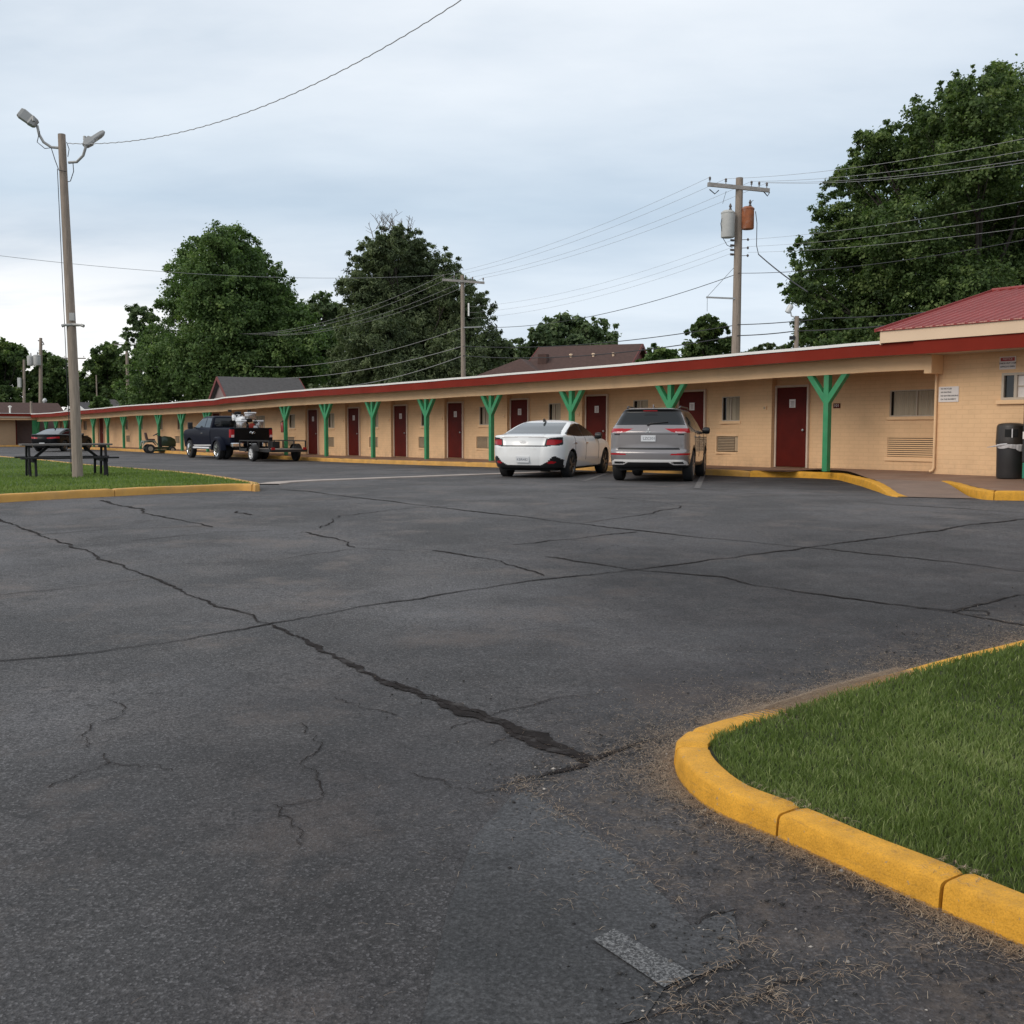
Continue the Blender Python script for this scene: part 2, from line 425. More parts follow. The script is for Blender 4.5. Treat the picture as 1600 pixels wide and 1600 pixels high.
def asphalt(name, base=(0.092, 0.0895, 0.091), patch=False, paint=False):
    m, nt, b, out = nodes_of(name)
    tc = N(nt, 'ShaderNodeTexCoord'); vec = tc.outputs['Object']
    big = noise(nt, vec, 0.22, 6, 0.6); mid = noise(nt, vec, 1.3, 6, 0.65); fine = noise(nt, vec, 62, 3, 0.7)
    vor = N(nt, 'ShaderNodeTexVoronoi', Scale=125.0); nt.links.new(vec, vor.inputs['Vector'])
    c = mixc(nt, ramp(nt, big, [(0.41, 0.0), (0.56, 1.0)]), tuple(np.array(base) * 0.66), tuple(np.array(base) * np.array((1.13, 1.12, 1.13))))
    c = mixc(nt, ramp(nt, mid, [(0.46, 0.0), (0.64, 0.55)]), c, tuple(np.array(base) * np.array((1.42, 1.36, 1.31))))
    c = mixc(nt, ramp(nt, noise(nt, vec, 0.55, 5, 0.7), [(0.47, 0.0), (0.60, 0.70)]), c, tuple(np.array(base) * 0.50))
    c = mixc(nt, 1.0, c, ramp(nt, fine, [(0.28, 0.36), (0.5, 0.97), (0.72, 1.8)]), 'MULTIPLY')
    # ravelled areas: the binder broken up into dark crumbs; sandy patches silted over
    rv = N(nt, 'ShaderNodeMath', operation='MULTIPLY')
    nt.links.new(ramp(nt, noise(nt, vec, 17, 8, 0.82), [(0.52, 0.0), (0.60, 1.0)]), rv.inputs[0])
    nt.links.new(ramp(nt, noise(nt, vec, 0.62, 5, 0.6), [(0.42, 0.0 if patch else 0.15), (0.56, 0.15 if patch else 0.9)]), rv.inputs[1])
    c = mixc(nt, rv.outputs[0], c, tuple(np.array(base) * 0.36))
    if not patch:
        c = mixc(nt, ramp(nt, noise(nt, vec, 0.95, 7, 0.72), [(0.53, 0.0), (0.66, 0.60)]), c, tuple(np.array(base) * np.array((1.70, 1.46, 1.29))))
        dv = N(nt, 'ShaderNodeTexVoronoi', Scale=1.1); nt.links.new(vec, dv.inputs['Vector'])      # oil drips
        c = mixc(nt, ramp(nt, dv.outputs['Distance'], [(0.03, 0.5), (0.065, 0.0)]), c, tuple(np.array(base) * 0.35))
    # pale stones showing in the binder
    sp = N(nt, 'ShaderNodeSeparateColor'); nt.links.new(vor.outputs['Color'], sp.inputs[0])
    c = mixc(nt, ramp(nt, sp.outputs[0], [(0.80, 0.0), (0.97, 0.22 if patch else 0.50)]), c, tuple(np.array(base) * 2.6))
    c = mixc(nt, ramp(nt, sp.outputs[1], [(0.80, 0.0), (0.95, 0.55)]), c, tuple(np.array(base) * 0.40))
    if not patch:
        aw = N(nt, 'ShaderNodeAttribute'); aw.attribute_name = 'wear'       # worn seal coat: dark band along the east kerb and drive
        wn = N(nt, 'ShaderNodeMath', operation='MULTIPLY'); nt.links.new(aw.outputs['Fac'], wn.inputs[0])
        nt.links.new(ramp(nt, noise(nt, vec, 0.9, 6, 0.7), [(0.30, 0.35), (0.6, 1.0)]), wn.inputs[1])
        c = mixc(nt, wn.outputs[0], c, mixc(nt, 1.0, c, (0.32, 0.305, 0.32), 'MULTIPLY'))
        ad = N(nt, 'ShaderNodeAttribute'); ad.attribute_name = 'dirt'       # silt and clippings washed against the kerb
        dm = N(nt, 'ShaderNodeMath', operation='MULTIPLY'); nt.links.new(ad.outputs['Fac'], dm.inputs[0])
        nt.links.new(ramp(nt, noise(nt, vec, 7.5, 8, 0.80), [(0.50, 0.0), (0.60, 0.9)]), dm.inputs[1])
        c = mixc(nt, dm.outputs[0], c, mixc(nt, fine, (0.040, 0.034, 0.031), (0.19, 0.145, 0.112)))
    if paint:
        k = ramp(nt, noise(nt, vec, 110, 4, 0.8), [(0.47, 0.0), (0.60, 0.75)])
        c = mixc(nt, k, c, (0.26, 0.26, 0.26))
    nt.links.new(c, b.inputs['Base Color'])
    b.inputs['Specular IOR Level'].default_value = 0.35
    nt.links.new(ramp(nt, mid, [(0.3, 0.72), (0.7, 0.90)]), b.inputs['Roughness'])
    hh = N(nt, 'ShaderNodeMath', operation='ADD'); nt.links.new(fine, hh.inputs[0]); nt.links.new(vor.outputs['Distance'], hh.inputs[1])
    bp = N(nt, 'ShaderNodeBump', Strength=0.30 if patch else 0.6, Distance=0.006); nt.links.new(hh.outputs[0], bp.inputs['Height']); nt.links.new(bp.outputs[0], b.inputs['Normal'])
    return m


M['asphalt'] = asphalt('weathered_asphalt')
M['patch'] = asphalt('smooth_asphalt_patch', (0.062, 0.063, 0.066), patch=True)
M['stripe'] = asphalt('faded_white_marking', (0.066, 0.067, 0.070), patch=True, paint=True)
M['sealant'] = pbr('crack_sealant', (0.024, 0.020, 0.019), 0.9, spec=0.1, var=0.4, vs=14, bump=0.5, bs=60, dirt=(0.085, 0.080, 0.078), dirt_amt=0.9)


def kerb_paint(name, col):
    """kerb paint: gritty, chipped to the concrete in places, scuffed dark and silted towards its foot"""
    m, nt, b, out = nodes_of(name)
    tc = N(nt, 'ShaderNodeTexCoord'); vec = tc.outputs['Object']
    c = mixc(nt, 1.0, tuple(col), ramp(nt, noise(nt, vec, 9, 6, 0.6), [(0.35, 0.82), (0.65, 1.06)]), 'MULTIPLY')
    c = mixc(nt, 1.0, c, ramp(nt, noise(nt, vec, 160, 3, 0.7), [(0.30, 0.72), (0.5, 1.0), (0.7, 1.12)]), 'MULTIPLY')
    c = mixc(nt, ramp(nt, noise(nt, vec, 3.2, 8, 0.75), [(0.56, 0.0), (0.70, 0.55)]), c, (0.34, 0.20, 0.07))
    c = mixc(nt, ramp(nt, noise(nt, vec, 26, 6, 0.7), [(0.645, 0.0), (0.665, 0.85)]), c, (0.30, 0.25, 0.19))
    mp = N(nt, 'ShaderNodeMapping'); mp.inputs['Scale'].default_value = (1.5, 1.5, 14); nt.links.new(vec, mp.inputs[0])
    c = mixc(nt, ramp(nt, noise(nt, mp.outputs[0], 4, 7, 0.75), [(0.58, 0.0), (0.68, 0.45)]), c, (0.13, 0.085, 0.04))
    nt.links.new(c, b.inputs['Base Color']); b.inputs['Roughness'].default_value = 0.62; b.inputs['Specular IOR Level'].default_value = 0.3
    h = N(nt, 'ShaderNodeMath', operation='ADD'); nt.links.new(noise(nt, vec, 75, 5, 0.7), h.inputs[0]); nt.links.new(noise(nt, vec, 14, 4), h.inputs[1])
    bp = N(nt, 'ShaderNodeBump', Strength=0.55, Distance=0.010); nt.links.new(h.outputs[0], bp.inputs['Height']); nt.links.new(bp.outputs[0], b.inputs['Normal'])
    return m


M['kerb'] = kerb_paint('yellow_kerb_paint', (0.72, 0.355, 0.036))
# ================================================================== camera, sky, sun
cam = bpy.data.cameras.new('camera'); co = bpy.data.objects.new('camera', cam); C.objects.link(co)
co.location = (0, 0, CZ); co.rotation_euler = (PI / 2 - PITCH, 0, 0)
cam.sensor_width = 36; cam.lens = 36 * F / 1600; cam.clip_start = 0.05; cam.clip_end = 5000
S.camera = co

SUN_EL, SUN_AZ = math.radians(34), math.atan2(-0.62, -0.78)      # azimuth of the direction towards the sun: west, behind the camera
sun_dir = Vector((math.cos(SUN_AZ) * math.cos(SUN_EL), math.sin(SUN_AZ) * math.cos(SUN_EL), math.sin(SUN_EL)))
sl = bpy.data.lights.new('sun', 'SUN'); sl.energy = 1.2; sl.angle = math.radians(35); sl.color = (1.0, 0.90, 0.78)
so = bpy.data.objects.new('sun', sl); C.objects.link(so)
so.rotation_euler = (-sun_dir).to_track_quat('-Z', 'Y').to_euler(); so.location = (0, 0, 30)

wd = bpy.data.worlds.new('World'); S.world = wd; wd.use_nodes = True
nt = wd.node_tree; nt.nodes.clear()
out = N(nt, 'ShaderNodeOutputWorld')
sky = N(nt, 'ShaderNodeTexSky'); sky.sky_type = 'NISHITA'; sky.sun_disc = False
sky.sun_elevation = SUN_EL; sky.sun_rotation = PI / 2 - SUN_AZ
bg1 = N(nt, 'ShaderNodeBackground'); nt.links.new(sky.outputs[0], bg1.inputs[0]); bg1.inputs[1].default_value = 0.10
tc = N(nt, 'ShaderNodeTexCoord'); sp = N(nt, 'ShaderNodeSeparateXYZ'); nt.links.new(tc.outputs['Generated'], sp.inputs[0])
# cloud deck: directions projected on a flat layer so that the banks flatten towards the horizon
zc = N(nt, 'ShaderNodeMath', operation='MAXIMUM'); nt.links.new(sp.outputs[2], zc.inputs[0]); zc.inputs[1].default_value = 0.0
zo = N(nt, 'ShaderNodeMath', operation='ADD'); nt.links.new(zc.outputs[0], zo.inputs[0]); zo.inputs[1].default_value = 0.16
dx = N(nt, 'ShaderNodeMath', operation='DIVIDE'); nt.links.new(sp.outputs[0], dx.inputs[0]); nt.links.new(zo.outputs[0], dx.inputs[1])
dy = N(nt, 'ShaderNodeMath', operation='DIVIDE'); nt.links.new(sp.outputs[1], dy.inputs[0]); nt.links.new(zo.outputs[0], dy.inputs[1])
cv = N(nt, 'ShaderNodeCombineXYZ'); nt.links.new(dx.outputs[0], cv.inputs[0]); nt.links.new(dy.outputs[0], cv.inputs[1])
cm = N(nt, 'ShaderNodeMapping'); cm.inputs['Location'].default_value = (3.1, 1.7, 0); cm.inputs['Rotation'].default_value = (0, 0, 0.35); cm.inputs['Scale'].default_value = (0.55, 1.0, 1)
nt.links.new(cv.outputs[0], cm.inputs[0])
n1 = noise(nt, cm.outputs[0], 0.62, 7, 0.52)
n2 = noise(nt, cm.outputs[0], 2.1, 6, 0.55)
soft = N(nt, 'ShaderNodeMath', operation='MULTIPLY_ADD'); nt.links.new(n2, soft.inputs[0]); soft.inputs[1].default_value = 0.46; nt.links.new(n1, soft.inputs[2])
# deck brightness by elevation: pale overhead, a blue-grey bank at 10-17 degrees, paler again low down
el = ramp(nt, sp.outputs[2], [(0.0, (0.60, 0.65, 0.71)), (0.09, (0.57, 0.635, 0.715)), (0.20, (0.455, 0.545, 0.64)), (0.31, (0.635, 0.69, 0.75)), (0.45, (0.725, 0.76, 0.80)), (1.0, (0.62, 0.65, 0.68))])
lum = ramp(nt, soft.outputs[0], [(0.56, (0.72, 0.78, 0.835)), (0.70, (0.95, 0.965, 0.98)), (0.88, (1.17, 1.14, 1.11))])
deck = mixc(nt, 1.0, el, lum, 'MULTIPLY')
# the clear bright gap low in the west
wx = N(nt, 'ShaderNodeVectorMath', operation='DOT_PRODUCT'); nt.links.new(tc.outputs['Generated'], wx.inputs[0]); wx.inputs[1].default_value = (-0.60, 0.80, 0.0)
wr = N(nt, 'ShaderNodeMapRange'); nt.links.new(wx.outputs['Value'], wr.inputs[0]); wr.inputs[1].default_value = 0.80; wr.inputs[2].default_value = 0.98
hz = N(nt, 'ShaderNodeMapRange'); nt.links.new(sp.outputs[2], hz.inputs[0]); hz.inputs[1].default_value = 0.20; hz.inputs[2].default_value = 0.09
gl = N(nt, 'ShaderNodeMath', operation='MULTIPLY'); nt.links.new(wr.outputs[0], gl.inputs[0]); nt.links.new(hz.outputs[0], gl.inputs[1])
gw = N(nt, 'ShaderNodeMath', operation='MULTIPLY'); nt.links.new(gl.outputs[0], gw.inputs[0]); nt.links.new(ramp(nt, n2, [(0.32, 0.55), (0.55, 1.0)]), gw.inputs[1])
deck = mixc(nt, gw.outputs[0], deck, (0.98, 0.955, 0.93))
bg2 = N(nt, 'ShaderNodeBackground'); nt.links.new(deck, bg2.inputs[0]); bg2.inputs[1].default_value = 1.0
mx = N(nt, 'ShaderNodeMixShader'); mx.inputs[0].default_value = 0.9
nt.links.new(bg1.outputs[0], mx.inputs[1]); nt.links.new(bg2.outputs[0], mx.inputs[2]); nt.links.new(mx.outputs[0], out.inputs[0])
vs_ = S.view_settings; vs_.view_transform = 'Standard'; vs_.look = 'None'; vs_.exposure = 0.36; vs_.gamma = 1.0; vs_.use_curve_mapping = False
S.cycles.max_bounces = 6; S.cycles.transparent_max_bounces = 6; S.cycles.use_denoising = True

# ================================================================== paths on the ground
KH = 0.105
near_px = [(1600, 1481), (1459, 1421), (1330, 1362), (1208, 1308), (1127, 1276), (1082, 1248), (1057, 1218), (1052, 1190)]
far_px = [(1056, 1165), (1072, 1149), (1104, 1136), (1157, 1118), (1225, 1098), (1285, 1078), (1345, 1061), (1412, 1042), (1487, 1022), (1555, 1007)]
kp = [G(u, v)[:2] for u, v in near_px] + [G(u, v, KH * .6)[:2] for u, v in far_px]


def resample(P, step, closed=False):
    P = np.asarray(P, float)
    d = np.r_[0, np.cumsum(np.linalg.norm(np.diff(P, axis=0), axis=1))]
    n = max(2, int(round(d[-1] / step)) + 1)
    q = np.linspace(0, d[-1], n)
    return np.stack([np.interp(q, d, P[:, i]) for i in range(P.shape[1])], 1)


def smooth_path(P, it=3):
    """Chaikin corner cutting, ends kept"""
    P = np.asarray(P, float)
    for _ in range(it):
        a = P[:-1] * 0.75 + P[1:] * 0.25; b = P[:-1] * 0.25 + P[1:] * 0.75
        Q = np.empty((2 * len(a), P.shape[1])); Q[0::2] = a; Q[1::2] = b
        P = np.vstack([P[:1], Q, P[-1:]])
    return P


kp = np.array(kp)
kp = np.vstack([kp[0] + (kp[0] - kp[2]) * 3.2, kp, kp[-1] + (kp[-1] - kp[-3]) * 4.0])
KPATH = resample(smooth_path(kp, 2), 0.04)


def normals2(P, side=1):
    t = np.gradient(P, axis=0); t /= np.linalg.norm(t, axis=1)[:, None] + 1e-9
    return np.stack([t[:, 1], -t[:, 0]], 1) * side        # right of travel for side=1


def kerb_mesh(P, side, prof, mb, joints=(), gap=0.012, zf=None, jit=0.004):
    """sweep prof (inward offset, height) along P, inward = right of travel*side; split with open joints"""
    P = np.asarray(P); L = np.r_[0, np.cumsum(np.linalg.norm(np.diff(P, axis=0), axis=1))]
    nn = normals2(P, side)
    cuts = [0.0] + sorted(joints) + [L[-1]]
    for a, b in zip(cuts[:-1], cuts[1:]):
        q = np.unique(np.r_[a + gap / 2, L[(L > a + gap) & (L < b - gap)], b - gap / 2])
        base = len(mb.v); vs = []
        for x in q:
            px = np.array([np.interp(x, L, P[:, i]) for i in (0, 1)]); nx = np.array([np.interp(x, L, nn[:, i]) for i in (0, 1)]); nx /= np.linalg.norm(nx)
            e = min(x - a, b - x); ro = 1 - 0.16 * max(0, 1 - e / 0.035)               # worn, rounded ends at the joints
            wob = jit * math.sin(3.1 * x + a) + jit * 0.6 * math.sin(11.3 * x)
            k = 1.0 if zf is None else zf(x)
            z0 = float(gz(*px))
            for o, h in prof:
                p = px + nx * (o + wob)
                vs.append((p[0], p[1], z0 + (h * k * (ro if h > 0.05 else 1) + (0.5 * wob if h > 0.05 else 0))))
        m = len(prof)
        fs = [(i * m + j, i * m + j + 1, (i + 1) * m + j + 1, (i + 1) * m + j) for i in range(len(q) - 1) for j in range(m - 1)]
        fs += [tuple(range(m)), tuple((len(q) - 1) * m + j for j in range(m - 1, -1, -1))]
        mb.add(vs, fs)


def kprof(h, w):
    return [(-0.004, -0.08), (0.0, 0.0), (0.005, h * 0.55), (0.009, h * 0.84), (0.015, h * 0.94), (0.028, h * 0.99), (0.040, h), (w * 0.6, h * 1.005), (w - 0.02, h), (w, h * 0.9), (w + 0.004, -0.08)]


def path_len_at(P, q):
    d = np.linalg.norm(P - q[:2], axis=1); i = int(np.argmin(d))
    return float(np.r_[0, np.cumsum(np.linalg.norm(np.diff(P, axis=0), axis=1))][i])


KW = 0.150
# travel runs from the street end round the nose and back: the lawn lies to its right
joints = [path_len_at(KPATH, G(1208, 1308)), path_len_at(KPATH, G(1459, 1421)), path_len_at(KPATH, G(1056, 1200)), path_len_at(KPATH, G(1100, 1138, KH)),
          path_len_at(KPATH, G(1345, 1061, KH))]
joints += [joints[1] - 0.95, joints[1] - 1.9] if joints[1] > 2.0 else []
LN = path_len_at(KPATH, G(1056, 1165, KH * .6))
mb = MB(); kerb_mesh(KPATH, 1, kprof(KH, KW), mb, joints, zf=lambda x: float(np.interp(x, [LN - .1, LN + .9, LN + 2.2, LN + 5], [1, .62, .50, .55])))
tag(mb.build('kerb', M['kerb'], sm=True, ang=50), kind='structure')
KIN = KPATH + normals2(KPATH, 1) * KW
L_near = np.vstack([KIN, [[14.0, KIN[-1][1] + 2.0], [14.0, KIN[0][1] - 1.0]]])
if KIN[0][1] < 1.0: pass


def poly_mask(P, Q):
    """points Q inside polygon P"""
    x, y = Q[:, 0], Q[:, 1]; inside = np.zeros(len(Q), bool); j = len(P) - 1
    for i in range(len(P)):
        c = ((P[i, 1] > y) != (P[j, 1] > y)) & (x < (P[j, 0] - P[i, 0]) * (y - P[i, 1]) / (P[j, 1] - P[i, 1] + 1e-12) + P[i, 0])
        inside ^= c; j = i
    return inside


def poly_sheet(name, P, zfun, mat, sub=0.0):
    tri = tessellate_polygon([[Vector((p[0], p[1], 0)) for p in P]])
    bm = bmesh.new(); vv = [bm.verts.new((p[0], p[1], 0)) for p in P]
    for t in tri:
        try: bm.faces.new([vv[i] for i in t])
        except ValueError: pass
    if sub:
        for _ in range(4):
            es = [e for e in bm.edges if e.calc_length() > sub]
            if not es: break
            bmesh.ops.subdivide_edges(bm, edges=es, cuts=1, use_grid_fill=False)
            bmesh.ops.triangulate(bm, faces=[f for f in bm.faces if len(f.verts) > 3])
    bm.verts.ensure_lookup_table()
    for v in bm.verts: v.co.z = float(zfun(v.co.x, v.co.y))
    bmesh.ops.recalc_face_normals(bm, faces=bm.faces)
    if sum(f.normal.z for f in bm.faces) < 0: bmesh.ops.reverse_faces(bm, faces=bm.faces)
    me = bpy.data.meshes.new(name); bm.to_mesh(me); bm.free()
    return link(name, me, mat)


def seg_dist(Q, P):
    """distance of points Q to polyline P"""
    d = np.full(len(Q), 1e9)
    for a, b in zip(P[:-1], P[1:]):
        ab = b - a; t = np.clip(((Q - a) @ ab) / (ab @ ab + 1e-12), 0, 1)
        d = np.minimum(d, np.linalg.norm(Q - a - t[:, None] * ab, axis=1))
    return d


tag(poly_sheet('lawn', L_near, lambda x, y: gz(x, y) + KH - 0.03, M['soil'], 1.0), kind='structure')

# island lawn with the picnic table
isl_front = [G(u, v)[:2] for u, v in [(0, 785.5), (130, 778), (270, 771), (380, 766)]]
isl_front = [isl_front[0] + (isl_front[0] - isl_front[1]) * 5] + isl_front
isl_tip = [G(u, v, 0.1)[:2] for u, v in [(404, 760.5), (408, 757.5), (398, 754.5)]]
isl_back = [G(u, v, 0.1)[:2] for u, v in [(300, 739), (176, 730), (90, 721), (20, 715)]]
isl_back += [isl_back[-1] + (isl_back[-1] - isl_back[-2]) * 2.0]
IPATH = resample(smooth_path(np.array(isl_front + isl_tip + isl_back), 2), 0.15)
IK = 0.13
mb = MB(); kerb_mesh(IPATH, -1, kprof(IK, 0.16), mb, np.arange(3.0, 60, 3.05), jit=0.006)
tag(mb.build('kerb', M['kerb_far'], sm=True, ang=50), kind='structure')
IIN = IPATH - normals2(IPATH, 1) * 0.155
tag(poly_sheet('lawn', np.vstack([IIN, [[-60, 60]], [[-60, 16]]]), lambda x, y: gz(x, y) + IK - 0.02, M['turf'], 2.5), kind='structure')

# ================================================================== parking lot
gx = np.unique(np.round(np.r_[np.arange(-150, -12, 3.0), np.arange(-12, -4, 0.5), np.arange(-4, 6, 0.09), np.arange(6, 14, 0.5), np.arange(14, 90, 4.0)], 4))
gy = np.unique(np.round(np.r_[np.arange(-25, 1, 1.0), np.arange(1, 11, 0.09), np.arange(11, 25, 0.5), np.arange(25, 145, 2.5)], 4))
X, Y = np.meshgrid(gx, gy); Q = np.stack([X.ravel(), Y.ravel()], 1)
Z = gz(Q[:, 0], Q[:, 1]) + 0.0
nx, ny = len(gx), len(gy)
i, j = np.meshgrid(np.arange(nx - 1), np.arange(ny - 1)); i = i.ravel(); j = j.ravel()
fa = np.stack([j * nx + i, j * nx + i + 1, (j + 1) * nx + i + 1, (j + 1) * nx + i], 1)
dk = np.full(len(Q), 9.0); nearm = (np.abs(Q[:, 0] - 2) < 9) & (Q[:, 1] < 14) & (Q[:, 1] > -4)
dk[nearm] = seg_dist(Q[nearm], KPATH[::4])
dirt = np.clip(1 - dk / 0.62, 0, 1) ** 0.6
wear = np.clip(1 - dk / 3.0, 0, 1) ** 0.5 * 0.95
edge = smooth(-0.6, 1.8, Q[:, 0] - 0.55 * (6.5 - Q[:, 1]) * 0.2) * smooth(17, 8, Q[:, 1])
wear = np.maximum(wear, 0.95 * edge)
# seal coat kept dark in the stalls in front of the rooms
Dq = Q @ NI; sq = Q @ E
wear = np.maximum(wear, 0.55 * smooth(15.5, 17.5, Dq) * smooth(22, 19, sq) + 0.45 * smooth(16.5, 18.5, Dq) * smooth(34, 28, sq))
np_mesh('parking_lot', np.c_[Q, Z], fa, M['asphalt'], sm=True, attr={'dirt': dirt, 'wear': wear})['kind'] = 'structure'

# the open country round the lot, and the back yards behind the rooms
tag(np_mesh('ground', [(-2500, -2500, -1.6), (2500, -2500, -1.6), (2500, 2500, -1.6), (-2500, 2500, -1.6)], [(0, 1, 2, 3)], M['yard']), kind='structure')
yv, yf = [], []
ss = np.linspace(-60, 240, 31); dd = np.linspace(24.5, 150, 14)
for a in ss:
    for d_ in dd:
        p = W(a, d_); yv.append((p[0], p[1], float(gz(p[0], p[1])) + 0.06))
for a in range(len(ss) - 1):
    for d_ in range(len(dd) - 1):
        k = a * len(dd) + d_; yf.append((k, k + 1, k + len(dd) + 1, k + len(dd)))
tag(np_mesh('terrain', yv, yf, M['yard']), kind='structure')


# ------------------------------------------------------------------ cracks, sealed joints and markings
def ribbon(px, w, mb, jit=0.012, step=0.05, dz=0.006, seed=0):
    """px: pixels on the ground; w: width or (start,end) in metres"""
    r = np.random.default_rng(abs(seed + len(px) * 7 + int(px[0][0])))
    P = resample(np.array([G(u, v)[:2] for u, v in px]), step)
    n = len(P); w0, w1 = (w if hasattr(w, '__len__') else (w, w)); w0 *= .52; w1 *= .52
    k = np.convolve(r.normal(0, 1, n + 8), np.ones(5) / 2.2, 'same')[4:4 + n]
    nn = normals2(P); P = P + nn * (k * jit)[:, None]
    ww = np.linspace(w0, w1, n) * (0.72 + 0.56 * np.convolve(r.random(n + 8), np.ones(9) / 9, 'same')[4:4 + n] + 0.12 * r.random(n)) * (1 + 0.4 * np.sin(np.linspace(0, n * 0.21, n)))
    ww = np.maximum(ww, 0.004); ww[0] *= 0.2; ww[-1] *= 0.4
    a = P + nn * ww[:, None] / 2; b = P - nn * ww[:, None] / 2
    vs = [(p[0], p[1], float(gz(*p)) + dz) for p in np.vstack([a, b])]
    mb.add(vs, [(i, i + 1, n + i + 1, n + i) for i in range(n - 1)])


mb = MB()
ribbon([(-60, 785), (0, 812), (60, 835), (130, 860), (240, 905), (330, 943), (425, 977)], (0.07, 0.035), mb, 0.02)
ribbon([(425, 977), (500, 1015), (590, 1060), (680, 1095), (760, 1125), (830, 1155), (918, 1192)], (0.035, 0.15), mb, 0.012, 0.02)
ribbon([(590, 1060), (690, 1096), (790, 1132), (850, 1158), (922, 1188)], (0.01, 0.15), mb, 0.014, 0.02, dz=0.008, seed=3)
ribbon([(-40, 1040), (0, 1034), (150, 1020), (290, 1000), (425, 975), (560, 950), (700, 928), (850, 905), (1000, 890), (1240, 859), (1460, 830), (1510, 821), (1640, 807)], (0.022, 0.07), mb, 0.012)
ribbon([(850, 870), (990, 890), (1125, 902), (1190, 917), (1300, 932), (1450, 952), (1515, 962), (1640, 985)], (0.05, 0.045), mb, 0.015)
ribbon([(1480, 957), (1525, 945), (1600, 930), (1660, 920)], (0.05, 0.055), mb, 0.02)
ribbon([(1430, 950), (1490, 953), (1540, 955), (1548, 961), (1500, 960)], 0.03, mb, 0.02)
ribbon([(435, 765), (480, 768), (550, 777), (675, 792), (800, 806), (890, 817), (990, 829), (1160, 846), (1270, 857), (1375, 867), (1500, 880), (1640, 898)], (0.075, 0.04), mb, 0.02, 0.1)
ribbon([(160, 782), (185, 790), (220, 795), (230, 804), (290, 814), (330, 824)], (0.10, 0.04), mb, 0.02)
ribbon([(472, 832), (530, 842), (552, 856)], (0.05, 0.045), mb, 0.02)
ribbon([(675, 860), (715, 866), (780, 877), (850, 900)], (0.05, 0.03), mb, 0.02)
ribbon([(900, 775), (1000, 782), (1072, 791), (1020, 802), (910, 817)], (0.03, 0.045), mb, 0.03, 0.1)
ribbon([(800, 852), (920, 839), (995, 831)], (0.03, 0.05), mb, 0.02)
ribbon([(1370, 787), (1500, 795), (1640, 804)], (0.05, 0.04), mb, 0.03, 0.1)
ribbon([(1075, 763), (1150, 770), (1240, 776)], 0.03, mb, 0.03, 0.1)
ribbon([(925, 1187), (962, 1174), (1000, 1161), (1040, 1150)], (0.05, 0.008), mb, 0.008, 0.02)
ribbon([(920, 1194), (865, 1206), (812, 1217), (788, 1227)], (0.06, 0.012), mb, 0.012, 0.02)
ribbon([(-40, 934), (0, 930), (100, 920), (225, 906)], 0.014, mb, 0.01)
ribbon([(50, 837), (165, 828), (330, 822)], 0.025, mb, 0.02)
ribbon([(200, 846), (340, 832), (420, 830)], 0.022, mb, 0.02)
ribbon([(555, 858), (480, 868), (400, 880)], 0.016, mb, 0.02)
ribbon([(552, 857), (620, 860), (675, 860)], 0.016, mb, 0.02)
ribbon([(500, 826), (520, 815), (530, 806), (620, 796), (690, 792), (730, 790)], 0.03, mb, 0.03)
ribbon([(370, 799), (395, 805)], 0.06, mb, 0.03)
ribbon([(780, 1112), (880, 1092), (960, 1080)], 0.010, mb, 0.01, 0.03)
tag(mb.build('asphalt_crack_sealant', M['sealant']), kind='structure')
mb = MB()
for px in ([(470, 1130), (484, 1148), (500, 1166), (490, 1182), (472, 1195), (486, 1206), (492, 1216), (503, 1247)], [(422, 1258), (436, 1272), (450, 1283), (466, 1300), (471, 1322)],
           [(178, 1096), (190, 1104), (200, 1117), (184, 1122), (165, 1126)], [(143, 1131), (138, 1142), (131, 1169)], [(158, 1176), (162, 1192), (124, 1212), (76, 1232)],
           [(162, 1192), (200, 1196), (258, 1199), (270, 1206)], [(503, 1247), (470, 1256), (440, 1262)], [(700, 1140), (740, 1128), (790, 1112)], [(520, 1090), (580, 1110), (620, 1118)],
           [(760, 1165), (800, 1150), (790, 1140)], [(1082, 1445), (1110, 1434), (1148, 1419)], [(1037, 1548), (1080, 1534), (1118, 1520), (1157, 1499)],
           [(1005, 1592), (1030, 1580), (1056, 1570), (1090, 1575), (1124, 1574), (1160, 1566), (1200, 1553), (1212, 1538), (1240, 1530), (1280, 1524)],
           [(1200, 1553), (1226, 1580), (1260, 1590)], [(1000, 860), (960, 852), (930, 860)], [(640, 1210), (690, 1222), (740, 1240), (788, 1232)]):
    ribbon(px, (0.008, 0.011), mb, 0.011, 0.013, dz=0.005)
tag(mb.build('asphalt_crack', M['sealant']), kind='structure')


def ground_poly(name, px, mat, dz, kind='structure', sub=0.25):
    o = poly_sheet(name, np.array([G(u, v)[:2] for u, v in px]), lambda x, y: gz(x, y) + dz, mat, sub); o['kind'] = kind
    return o


